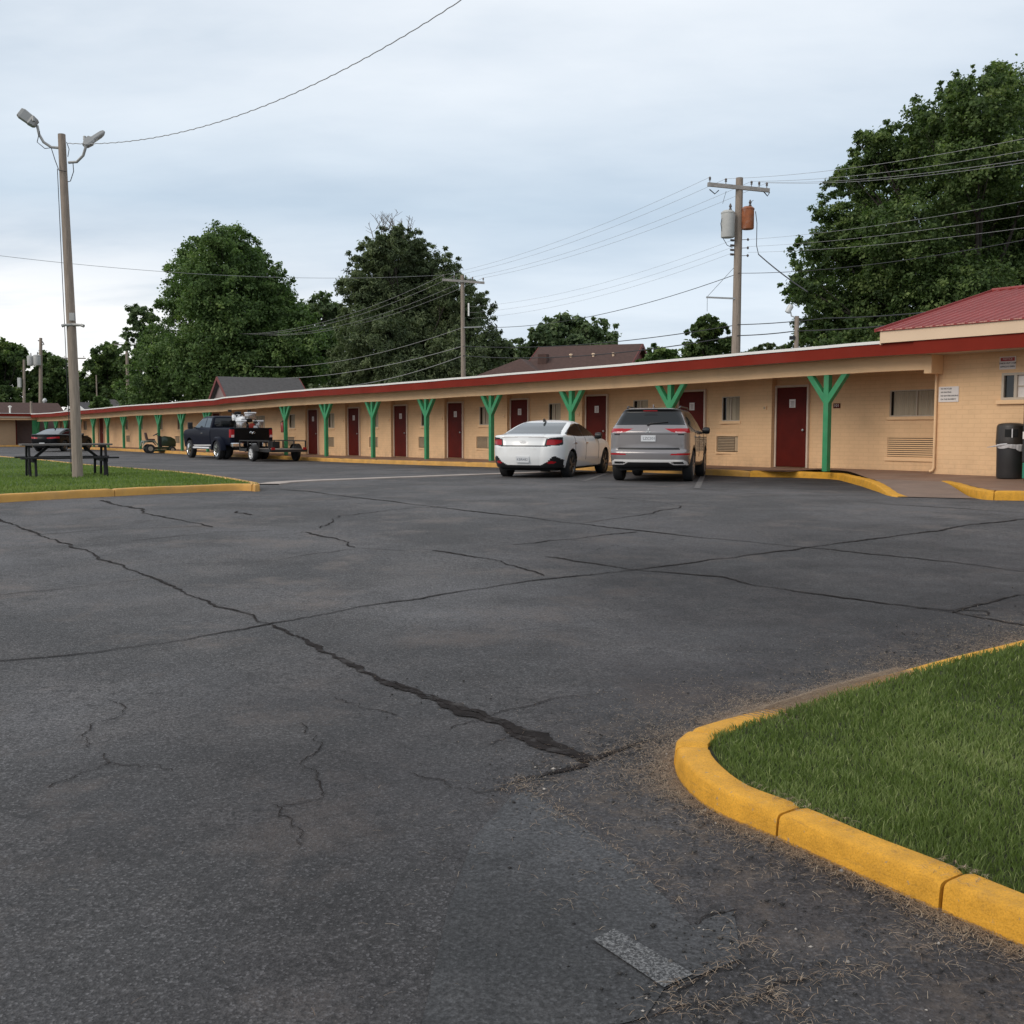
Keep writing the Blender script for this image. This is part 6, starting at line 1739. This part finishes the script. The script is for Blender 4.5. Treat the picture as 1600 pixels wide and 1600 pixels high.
Y1 = 40.0
p1, B1, H1 = pole(1147, 278, Y1, 'tall utility pole with two transformers, one grey and one rusty', .19, .135, .05)
zz1 = lambda v: at(1147, v, Y1)[2] - B1.z
ax1 = Vector((.985, .17, 0)).normalized()
T1 = crossarm(p1, zz1(294), 1.20, .10, .14, (-1.12, -.50, .50, .80, 1.10), .055, ax1)
transformer(p1, (-.40, -.22, zz1(373)), .25, (zz1(334) - zz1(373)), M['tr_grey'])
transformer(p1, (.36, -.10, zz1(359)), .23, (zz1(327) - zz1(359)), M['tr_rust'])
mb = MB()
for v in (376, 384, 391, 398): mb.tube([(-.14, -.05, zz1(v)), (-.26, -.1, zz1(v))], .045, 8)
for v in (375, 388, 400): mb.tube([(.14, -.05, zz1(v)), (.36, -.1, zz1(v))], .012, 6); mb.lathe([(.02, -.05), (.05, 0), (.02, .05)], 8, Matrix.Translation((.38, -.1, zz1(v))))
mb.build('secondary_rack', M['porcelain'], p1, sm=True)
mb = MB()
for sg in (-1, 1):
    x = sg * .72
    mb.tube([ax1 * (-1.05 if sg < 0 else 1.05) + Vector((-.1, -.25, zz1(300))), ax1 * (-.95 if sg < 0 else 1.1) + Vector((0, -.26, zz1(307))), ax1 * (-.80 if sg < 0 else 1.18) + Vector((0, -.25, zz1(301)))], .02, 6)
mb.tube([(-.60, -.3, zz1(338)), (-.68, -.3, zz1(352)), (-.58, -.3, zz1(375)), (-.42, -.25, zz1(385)), (-.2, -.15, zz1(388))], .012, 6)
mb.tube([(.62, -.2, zz1(332)), (.68, -.2, zz1(350)), (.68, -.2, zz1(385)), (.78, -.1, zz1(398))], .014, 6)
mb.tube([(.38, -.12, zz1(325)), (.42, -.12, zz1(318)), (.55, -.12, zz1(314))], .010, 6); mb.tube([(-.46, -.12, zz1(300)), (-.55, -.2, zz1(312)), (-.60, -.2, zz1(320))], .008, 6)
mb.tube([(.03, 0, zz1(412)), (-1.10, -.1, zz1(464)), (-1.10, -.1, zz1(487))], .008, 6)
mb.build('drop_lead', M['cable'], p1, sm=True)
MB().bar((-.05, -.1, zz1(467)), (-1.14, -.1, zz1(465)), .045, .06).build('standoff_arm', M['galv'], p1)

Y2 = 58.0
p2, B2, H2 = pole(725, 430, Y2, 'bare utility pole with a tilted crossarm in front of the tall cedar', .15, .10, -.06, 'wood')
zz2 = lambda v: at(725, v, Y2)[2] - B2.z
T2 = crossarm(p2, zz2(440), 1.15, .10, .12, (-1.08, -.5, .5, 1.08), .06, Vector((.99, .1, 0)))
mb = MB().bar((0, -.1, zz2(512)), (.95, -.1, zz2(511)), .05, .06); mb.build('side_arm', M['galv'], p2)
MB().tube([(.28, -.1, zz2(474)), (.28, -.1, zz2(494))], .05, 6).build('fuse', M['white_trim'], p2)
Y3 = 90.0
p3, B3, H3 = pole(346.5, 518, Y3, 'thin utility pole with a crossarm in front of the tall broad green tree', .17, .12, 0, 'wood')
zz3 = lambda v: at(346.5, v, Y3)[2] - B3.z
T3 = crossarm(p3, zz3(523), 1.45, .12, .14, (-1.3, -.6, .6, 1.3), .03, Vector((.99, .1, 0)))
Y4 = 108.0
p4, B4, H4 = pole(201.5, 533, Y4, 'thin pale utility pole in front of the dark tree row by the grey cottage', .18, .13, 0, 'wood')
zz4 = lambda v: at(201.5, v, Y4)[2] - B4.z
T4 = crossarm(p4, zz4(539), 1.2, .12, .14, (-1.0, .2, 1.0), .02, Vector((.99, .1, 0)))
Y5 = 95.0
p5, B5, H5 = pole(62.5, 528, Y5, 'utility pole carrying two grey transformers beyond the cross wing', .19, .13, .35, 'wood')
zz5 = lambda v: at(62.5, v, Y5)[2] - B5.z
transformer(p5, (-.62, -.05, zz5(571)), .28, zz5(557) - zz5(571), M['tr_grey']); transformer(p5, (.12, -.38, zz5(571)), .30, zz5(556) - zz5(571), M['tr_grey'])
mb = MB().tube([(.1, 0, zz5(532)), (.5, 0, zz5(534)), (.62, 0, zz5(538)), (.45, 0, zz5(539))], .05, 6); mb.build('cutout', M['porcelain'], p5)
p6, B6, H6 = pole(37, 562, 112.0, 'short leaning weathered pole with a pale box beyond the cross wing', .16, .12, .30, 'wood')
MB().cbox((-.15, -.25, H6 - 2.4), (.3, .3, 1.0)).build('pale_box', M['tr_grey'], p6)
p7, B7, H7 = pole(1241.5, 494, 36.0, 'short round grey post with a small floodlight beside the big dark tree', .085, .075, 0, 'wood')
zz7 = lambda v: at(1241.5, v, 36.0)[2] - B7.z
mb = MB().tube([(0, 0, zz7(497)), (-.20, -.05, zz7(494)), (-.24, -.1, zz7(488))], .022, 6); mb.lathe([(.03, -.16), (.09, -.14), (.10, .10), (.06, .14)], 12, Matrix.Translation((-.29, -.12, zz7(483))) @ Matrix.Rotation(.5, 4, 'Y')); mb.build('floodlight', M['lens'], p7, sm=True)
MB().cbox((-.15, -.02, zz7(528)), (.16, .14, .12)).build('speaker_box', M['black_trim'], p7)
p10, B10, H10 = pole(120.5, 556, 116.0, 'far utility pole hidden behind the lamp pole with only its crossarm showing', .15, .11, 0, 'wood')
crossarm(p10, at(120.5, 560, 116.0)[2] - B10.z, 1.2, .11, .13, (-1.0, 1.0), .0, Vector((.99, .1, 0)))
p8, B8, H8 = pole(153, 586, 110.0, 'very thin bare grey pole rising from behind a round garden bush', .08, .06, 0, 'wood')
p9 = empty('street_lamp', tuple(W_g(70.5, 92)), 0, 'pale globe yard lamp on a short post beside the twin transformer pole', 'street lamp')
h9 = at(70.5, 628, 92)[2] - p9.location.z
MB().tube([(0, 0, 0), (0, 0, h9)], .10, 8).build('post', M['galv'], p9); MB().lathe([(.05, 0), (.15, .07), (.19, .22), (.13, .36), (.04, .42)], 12, Matrix.Translation((.05, 0, h9 - .1))).build('lamp_globe', M['lens'], p9, sm=True)


# ------------------------------------------------------------------ wires
def wire(a, b, sag, r, label, mat='wire', name='power_line', n=26, twist=0.0):
    a, b = Vector(a), Vector(b); o = bpy.data.objects
    pts = []
    for i in range(n + 1):
        t = i / n; p = a.lerp(b, t); p.z -= 4 * sag * t * (1 - t)
        if twist: p += Vector((0, math.cos(i * 2.4), math.sin(i * 2.4))) * twist
        pts.append(p - a)
    w = MB().tube(pts, r, 5).build(name, M[mat], None, sm=True)
    w.location = a
    return tag(w, label, 'wire', 'overhead wires')


PT = lambda u, v, Y: Vector(at(u, v, Y))
w1 = [B1 + p for p in T1]; w2 = [B2 + p for p in T2]; w3 = [B3 + p for p in T3]; w4 = [B4 + p for p in T4]
lab_r = ['uppermost thin wire from the big pole across the dark tree', 'second thin wire from the big pole across the dark tree', 'third thin wire from the big pole across the dark tree', 'lowest of the four thin crossarm wires over the dark tree']
for i, (src, v) in enumerate(((1, 196), (2, 217), (3, 233), (4, 238))): wire(w1[src], PT(1700, v, 22.5), .22, .0055, lab_r[i])
lab_l = ['outermost crossarm wire between the big pole and the tilted crossarm', 'second crossarm wire between the big pole and the tilted crossarm', 'third crossarm wire between the big pole and the tilted crossarm', 'innermost crossarm wire between the big pole and the tilted crossarm']
for i, (a, b_) in enumerate(((0, 0), (1, 1), (2, 2), (4, 3))): wire(w1[a], w2[b_], .38, .0055, lab_l[i])
lab_m = ['first crossarm wire crossing in front of the tall cedar', 'second crossarm wire crossing in front of the tall cedar', 'third crossarm wire crossing in front of the tall cedar', 'fourth crossarm wire crossing in front of the tall cedar']
for i in range(4): wire(w2[i], w3[i], 1.3, .009, lab_m[i])
for i in range(3): wire(w3[i], w4[i], .5, .014, ['upper faint wire between the two thin far poles', 'middle faint wire between the two thin far poles', 'lower faint wire between the two thin far poles'][i])
z1 = lambda v: B1 + Vector((0.05, -.18, zz1(v))); z2 = lambda v: B2 + Vector((-.03, -.14, zz2(v))); z3 = lambda v: B3 + Vector((0, -.2, zz3(v)))
wire(z1(428), z2(512) + Vector((.9, 0, 0)), .55, .013, 'black wire sagging from the big pole to the bare pole side arm', 'cable')
wire(z1(508), z2(541), .35, .017, 'upper thick phone cable between the big pole and the bare pole', 'cable', 'telephone_cable')
wire(z1(525), z2(556), .40, .020, 'lower thick phone cable between the big pole and the bare pole', 'cable', 'telephone_cable')
wire(z1(428), PT(1700, 355, 23), .25, .010, 'black wire running from the big pole in front of the tree crown', 'cable')
wire(z1(508), PT(1290, 497, 35.6), .04, .016, 'upper thick phone cable from the big pole to the floodlight post', 'cable', 'telephone_cable')
wire(PT(1290, 497, 35.6), PT(1720, 449, 23), .15, .016, 'upper thick phone cable passing over the red metal roof', 'cable', 'telephone_cable')
wire(z1(525), PT(1245, 517, 36), .03, .018, 'lower thick phone cable from the big pole to the floodlight post', 'cable', 'telephone_cable')
wire(PT(1245, 517, 36), PT(1560, 487, 27), .10, .018, 'lower thick phone cable vanishing behind the red metal roof', 'cable', 'telephone_cable')
wire(B1 + Vector((.78, -.1, zz1(398))), PT(1262, 456, 34), .05, .022, 'black service drop slanting from the transformers into the tree', 'cable')
for k, (va, vb) in enumerate(((375, 305), (386, 330), (395, 352))):
    wire(B1 + Vector((.38, -.1, zz1(va))), PT(1700, vb - 10, 23), .15, .0045, ['top', 'middle', 'bottom'][k] + ' faint rack wire from the big pole across the tree')
    wire(B1 + Vector((-.26, -.1, zz1(va + 2))), B2 + Vector((.28, -.1, zz2(480 + 9 * k))), .45, .0045, ['top', 'middle', 'bottom'][k] + ' faint rack wire from the big pole to the bare pole')
wire(z2(512), z3(566), 1.1, .014, 'wire sagging from the bare pole down to the thin crossarm pole')
wire(z2(541), z3(585), .9, .018, 'upper phone cable passing the foot of the tall cedar', 'wire', 'telephone_cable')
wire(z2(556), z3(581), 1.6, .020, 'lower phone cable sagging over the grey cottage roof', 'wire', 'telephone_cable')
wire(w2[0], PT(-90, 388, 42), .55, .009, 'long wire from the tilted crossarm across the lamp pole', 'wire')
wire(lp.location + tp(106, 224), Vector((3.225, 14.0, 9.557)), 1.30, .0085, 'twisted service wire rising overhead from the lamp pole', 'wire', 'service_drop', 160, .007)


# ================================================================== houses behind
def V3(u, v, Y): return Vector(at(u, v, Y))


def gable_house(u_l, u_r, v_ridge, v_eave, Y, depth, rz, label, roof_m, wall_m, gable_m, ridge_in=0.0, trim_m=None):
    """ridge along local x; front at local y=0"""
    a, b_ = V3(u_l, v_eave, Y), V3(u_r, v_eave, Y)
    w = (b_ - a).length; base = W_g((u_l + u_r) / 2, Y)
    o = empty('house', tuple(base), rz, label, 'house')
    ze = a.z - base[2]; zr = at((u_l + u_r) / 2, v_ridge, Y + depth / 2)[2] - base[2]
    MB().box(-w / 2, w / 2, 0, depth, 0, ze).build('wall', M[wall_m], o)
    mb = MB(); e = .35; q = ridge_in
    for sg in (0, 1):
        y0 = -e if sg == 0 else depth + e
        A = [(-w / 2 - e, y0, ze - .2), (w / 2 + e, y0, ze - .2), (w / 2 + e - q, depth / 2, zr), (-w / 2 - e + q * 0, depth / 2, zr)]
        mb.add([(x, y, z + .12) for x, y, z in A] + A, [(0, 1, 2, 3), (4, 7, 6, 5), (0, 4, 5, 1), (1, 5, 6, 2), (2, 6, 7, 3), (3, 7, 4, 0)])
    mb.build('roof', M[roof_m], o)
    for sg in (-1, 1):
        x = sg * w / 2
        mb = MB().prism([(0, ze - .01), (depth, ze - .01), (depth / 2, zr - .12)], x - .1, x + .1, lambda a, b, h: (h, a, b)); mb.build('gable', M[gable_m], o)
        mb = MB()
        for y0 in (-e, depth + e): mb.bar((sg * (w / 2 + e + .02), y0, ze - .16), (sg * (w / 2 + e + .02), depth / 2, zr + .02), .05, .20)
        mb.build('bargeboard', M[trim_m or gable_m], o)
    return o, w, ze, zr


h1, w_, ze_, zr_ = gable_house(368, 484, 593, 634, 66, 6.0, .50, 'small cottage with a grey shingle roof and maroon bargeboard behind the motel', 'shingle', 'siding_grey', 'siding_grey', trim_m='siding_maroon')
h2, w_, ze_, zr_ = gable_house(814, 972, 543, 588, 62, 7.0, -.38, 'brown shingle roofed house with a chimney and three roof vents behind the motel', 'shingle_brown', 'siding_maroon', 'siding_maroon')
q = MB().box(-w_ / 2 + .35, -w_ / 2 + .90, 1.3, 1.8, ze_ + .2, zr_ - .50).build('chimney', M['shingle_brown'], h2)
for k, f in enumerate((-.13, .11, .32)):
    mb = MB().lathe([(.07, -.3), (.07, .08), (.12, .09), (.10, .15), (.001, .17)], 10, Matrix.Translation((w_ * f, 2.1, ze_ + (zr_ - ze_) * .62 + .1))); mb.build('roof_vent', M['cream'], h2, sm=True)
mb = MB(); e_ = .3; xw0, xw1 = -w_ / 2 - 4.8, -w_ / 2 + 3.2; xm = (xw0 + xw1) / 2 + .6
mb.add([(xw0, -2.5, ze_ - .9), (xw1, -2.5, ze_ - .9), (xw1, 5.5, ze_ - .9), (xw0, 5.5, ze_ - .9), (xm - .3, .6, ze_ + 1.15), (xm - .3, 2.0, ze_ + 1.15)], [(0, 1, 4), (1, 2, 5, 4), (2, 3, 5), (3, 0, 4, 5), (3, 2, 1, 0)])
mb.build('hip_roof', M['shingle_brown'], h2); MB().box(xw0 + .4, xw1 - .2, -2.1, 5.1, 0, ze_ - .91).build('porch_wall', M['siding_maroon'], h2)
h3, w_, ze_, zr_ = gable_house(143, 177, 631, 650, 104, 4.0, 1.15, 'little white gabled house just behind the far end of the motel roof', 'shingle', 'siding_white', 'siding_white')
h4, w_, ze_, zr_ = gable_house(163, 206, 626, 645, 112, 6.0, .1, 'low grey roofed house half hidden behind a round garden bush', 'shingle', 'siding_white', 'siding_grey')


# ================================================================== trees
def tree(name, label, Y, blobs, nleaf, size, mat, base_u=None, trunk_r=.35, clump=.30, flat=.85, depth=1.0, droop=0.0, bare=0, extra=True, cat='tree', twig=0.0, aspect=1.0):
    """blobs: (u, v, radius px[, depth offset in crown radii]); the crown is built as clumps of leaves over the blobs' volumes"""
    k = Y / F
    us = np.array([b[0] for b in blobs]); rs = np.array([b[2] for b in blobs])
    bu = base_u if base_u is not None else float(np.average(us, weights=rs**2))
    base = W_g(bu, Y); o = empty(name, tuple(base), 0, label, cat)
    cr = (us.max() - us.min() + rs.mean() * 2) / 2 * k * depth
    B = []
    for b in blobs:
        off = b[3] if len(b) > 3 else rng.uniform(-.35, .35)
        Yb = Y + off * cr
        c = at(b[0], b[1], Yb); B.append((c, b[2] * Yb / F))
    if extra:                                   # the crown's far side
        for b in blobs[::2]:
            f = rng.uniform(.35, .75); Yb = Y + cr * f
            c = at(bu + (b[0] - bu) * .85, b[1] + b[2] * .25, Y); c[1] = Yb; B.append((c, b[2] * k * .9))
    tot = sum(r**2 for _, r in B); V, T = [], []
    for c, r in B:
        n = int(nleaf * r**2 / tot); ncl = max(8, int(n / 60))
        dirs = rng.normal(0, 1, (ncl, 3)); dirs /= np.linalg.norm(dirs, axis=1)[:, None]
        rad = r * (rng.random(ncl) ** .45) * (.90 + .14 * rng.random(ncl)); spr = rng.random(ncl) < .16; rad[spr] = r * rng.uniform(.98, 1.17, spr.sum())
        cc = c + dirs * rad[:, None] * np.array([1, 1, flat])
        ci = rng.integers(0, ncl, n)
        cs_ = r * clump * (.45 + .7 * rng.random(ncl)); cs_[spr] *= .55
        P = cc[ci] + rng.normal(0, 1, (n, 3)) * (cs_[ci] * .5)[:, None] * np.array([1, 1, .75])
        V.append(P); T.append(np.clip(.45 + rng.normal(0, .17, ncl)[ci] + rng.normal(0, .13, n), 0, 1))
        # outward direction for the leaf normals
        D_ = P - c; D_ /= np.linalg.norm(D_, axis=1)[:, None] + 1e-6
        V[-1] = np.c_[P, D_]
    A = np.vstack(V); T = np.concatenate(T); P, Dn = A[:, :3] - base, A[:, 3:]
    ok = P[:, 2] > .2; P, Dn, T = P[ok], Dn[ok], T[ok]; n = len(P)
    nr = Dn * .6 + rng.normal(0, .6, (n, 3)) + np.array([0, 0, .35]); nr /= np.linalg.norm(nr, axis=1)[:, None]
    a = np.cross(nr, rng.normal(0, 1, (n, 3))); a[:, 2] -= droop; a -= nr * (a * nr).sum(1)[:, None]; a /= np.linalg.norm(a, axis=1)[:, None] + 1e-9
    b_ = np.cross(nr, a); s = size * (.6 + .8 * rng.random(n))[:, None]
    Q = np.empty((n, 4, 3)); fold = nr * s * .16
    Q[:, 0] = P - a * s * .55 * aspect; Q[:, 1] = P + b_ * s * .36 / aspect + fold; Q[:, 2] = P + a * s * .65 * aspect; Q[:, 3] = P - b_ * s * .36 / aspect + fold
    i4 = np.arange(n)[:, None] * 4
    np_mesh('crown', Q.reshape(-1, 3), np.concatenate([i4 + [0, 1, 2], i4 + [0, 2, 3]]), M[mat], o, attr={'tint': np.repeat(T, 4)})
    # trunk and limbs
    mb = MB(); cmid = np.average([c for c, _ in B], axis=0, weights=[r**2 for _, r in B]) - base
    zl = max(.8, min(c[2] for c, _ in B) - base[2]) * .7
    tips = Vector((cmid[0] * .6, cmid[1] * .6, max(cmid[2] * .92, zl + 1)))
    mb.tube([Vector((0, 0, -.2)), Vector((0, 0, zl)), Vector((tips.x * .5, tips.y * .5, (zl + tips.z) / 2)), tips], [trunk_r * 1.15, trunk_r * .9, trunk_r * .45, trunk_r * .10], 10)
    for c, r in B:
        c = Vector(c - base); z0 = min(zl + (c.z - zl) * .35, tips.z * .9); z0 = max(z0, zl * .6); f = min(1, max(0, (z0 - zl) / max(tips.z - zl, .1)))
        s0 = Vector((tips.x * f, tips.y * f, z0)); m_ = s0.lerp(c, .55) + Vector((0, 0, -.08 * (c - s0).length))
        mb.tube([s0, m_, c], [trunk_r * .26, trunk_r * .14, trunk_r * .04], 6)
        for _ in range(3):
            dd_ = Vector(rng.normal(0, 1, 3)); dd_.normalize(); mb.tube([m_.lerp(c, .4), c + dd_ * r * .75], [trunk_r * .07, trunk_r * .02], 4)
    mb.build('trunk', M['bark'], o, sm=True, ang=70)
    tb_ = sorted(B, key=lambda q: -q[0][2])[:5]
    for _ in range(bare):
        mb = MB()
        c, r = tb_[rng.integers(0, len(tb_))]; c = Vector(c - base); dd_ = Vector((rng.normal(0, .35), rng.normal(0, .3), 1)); dd_.normalize()
        p0 = c + Vector((rng.normal(0, .4) * r, rng.normal(0, .4) * r, r * .45)); L = r * rng.uniform(.7, 1.35) * twig
        p1 = p0 + dd_ * L; mb.tube([p0, p0.lerp(p1, .5) + Vector((rng.normal(0, .05), 0, 0)) * L, p1], [.032, .022, .010], 4)
        for _ in range(5):
            t_ = rng.uniform(.3, .95); q0 = p0.lerp(p1, t_); mb.tube([q0, q0 + Vector((rng.normal(0, .5), rng.normal(0, .4), .7)) * L * .28], [.014, .007], 4)
        mb.build('dead_twig', M['deadwood'], o)
    return o


tree('maple_tree', 'huge dark leafy tree towering over the office roof', 41,
     [(1545, 165, 62), (1470, 190, 55), (1600, 150, 60), (1395, 245, 50), (1365, 225, 38), (1350, 275, 42), (1440, 270, 65), (1530, 260, 75), (1620, 250, 80), (1310, 345, 45), (1285, 400, 48), (1345, 380, 62), (1420, 370, 75), (1510, 370, 85), (1610, 370, 90),
      (1275, 460, 42), (1270, 515, 34), (1320, 480, 62), (1400, 470, 80), (1500, 470, 85), (1600, 460, 90), (1700, 200, 80), (1720, 330, 100), (1700, 450, 95), (1330, 540, 50), (1420, 545, 60), (1800, 400, 90), (1560, 540, 70), (1290, 555, 40), (1545, 118, 28), (1500, 140, 30)],
     420000, .115, 'leaf_dark', 1520, .5, .24)
tree('broadleaf_tree', 'tall broad fresh green tree with a blunt top behind the parked pickup', 86,
     [(345, 385, 38), (312, 395, 32), (300, 430, 38), (385, 400, 36), (362, 378, 30), (330, 440, 55), (395, 440, 45), (425, 445, 36), (440, 475, 34), (290, 480, 45), (350, 500, 70), (420, 510, 60), (265, 535, 45), (320, 560, 65), (400, 570, 70), (455, 545, 48), (240, 575, 42), (280, 610, 50), (360, 620, 65), (450, 605, 55), (485, 580, 32), (225, 620, 40), (470, 500, 28), (492, 535, 32), (515, 560, 26)],
     240000, .195, 'leaf_green', 350, .4, .28)
tree('cedar_tree', 'tall pointed cedar with bare dead twigs at its top', 74,
     [(610, 372, 26), (602, 395, 34), (640, 385, 28), (575, 405, 30), (630, 425, 50), (680, 420, 36), (565, 450, 36), (600, 470, 60), (660, 475, 60), (705, 455, 34), (555, 500, 32), (590, 530, 60), (660, 540, 70), (720, 510, 48), (745, 480, 28), (570, 580, 50), (640, 595, 60), (715, 570, 55), (760, 545, 34), (755, 580, 40), (545, 560, 32)],
     240000, .165, 'leaf_cedar', 640, .35, .23, bare=26, twig=1.0, aspect=1.35, droop=.4)
tree('broadleaf_tree', 'rounded dusty green tree behind the brown house roof', 84,
     [(870, 508, 24), (890, 520, 30), (850, 530, 28), (915, 515, 22), (940, 520, 22), (955, 535, 16), (905, 545, 32), (835, 550, 26), (870, 560, 34), (935, 550, 28)], 32000, .24, 'leaf_pale', 890, .3, .3)
tree('broadleaf_tree', 'small dark tree whose crown stands just beside the big transformer pole', 52,
     [(1105, 503, 15), (1092, 520, 18), (1120, 515, 16), (1080, 545, 18), (1105, 545, 24), (1135, 540, 18), (1145, 555, 14), (1075, 560, 16)], 15000, .18, 'leaf_dark', 1105, .2, .3)
tree('shrub', 'low bright green bush top beside the brown house gable', 50, [(1030, 552, 17), (1012, 562, 14), (1048, 560, 16), (1030, 570, 22)], 5000, .2, 'leaf_green', 1030, .12, .3, cat='shrub')
tree('shrub', 'row of low distant treetops between the big pole and the floodlight post', 90, [(1185, 550, 12), (1205, 548, 13), (1225, 547, 13), (1170, 560, 14), (1195, 565, 18), (1222, 565, 18), (1240, 552, 12)], 5000, .3, 'leaf_cedar', 1200, .2, .3, cat='shrub')
tree('broadleaf_tree', 'thin open tree with sparse leaves at the edge of the tall green tree', 92, [(212, 482, 11), (208, 495, 12), (228, 492, 11), (240, 498, 9), (218, 510, 16), (205, 520, 14), (232, 525, 18), (215, 545, 18)], 2600, .38, 'leaf_pale', 222, .16, .35)
tree('broadleaf_tree', 'soft pale green tree filling the gap between the broad tree and the cedar', 98, [(505, 480, 24), (482, 492, 24), (525, 495, 24), (548, 510, 20), (500, 530, 32), (530, 545, 26), (480, 545, 24), (510, 580, 36), (535, 600, 34)], 30000, .27, 'leaf_pale', 508, .25, .3)
tree('broadleaf_tree', 'dark tree mass at the frame edge beyond the cross wing', 120, [(10, 548, 22), (28, 560, 18), (-10, 560, 30), (15, 590, 30), (38, 600, 20), (5, 625, 32), (40, 630, 24), (-50, 575, 45)], 26000, .33, 'leaf_dark', 8, .35, .32)
tree('broadleaf_tree', 'dark tree standing right behind the twin transformer pole', 122, [(75, 562, 14), (90, 566, 14), (62, 580, 18), (85, 590, 24), (100, 580, 12), (70, 610, 26), (100, 615, 24), (55, 630, 24)], 20000, .33, 'leaf_dark', 80, .3, .32)
tree('broadleaf_tree', 'dark broad tree between the lamp pole and the thin far pole', 118, [(165, 555, 20), (182, 548, 16), (148, 575, 20), (175, 585, 30), (195, 570, 22), (140, 605, 28), (170, 620, 34), (205, 610, 30)], 28000, .33, 'leaf_dark', 170, .3, .32)
tree('shrub', 'round bright green garden bush just above the far motel roof', 100, [(157, 628, 11), (150, 634, 9), (164, 634, 9), (157, 642, 14)], 4500, .24, 'leaf_green', 157, .1, .3, cat='shrub')
tree('broadleaf_tree', 'dim tree filling the gap between the cedar and the dusty green tree', 96, [(795, 545, 24), (780, 560, 26), (815, 552, 22), (800, 575, 30), (770, 590, 30)], 8000, .4, 'leaf_cedar', 795, .22, .3)
tree('shrub', 'dark hedge mass at the foot of the broad tree and cedar', 78, [(535, 615, 30), (500, 622, 26), (575, 622, 30), (620, 625, 30), (665, 622, 30), (700, 610, 28), (740, 600, 26), (460, 630, 22), (770, 595, 20)], 12000, .34, 'leaf_cedar', 600, .15, .3, cat='hedge')
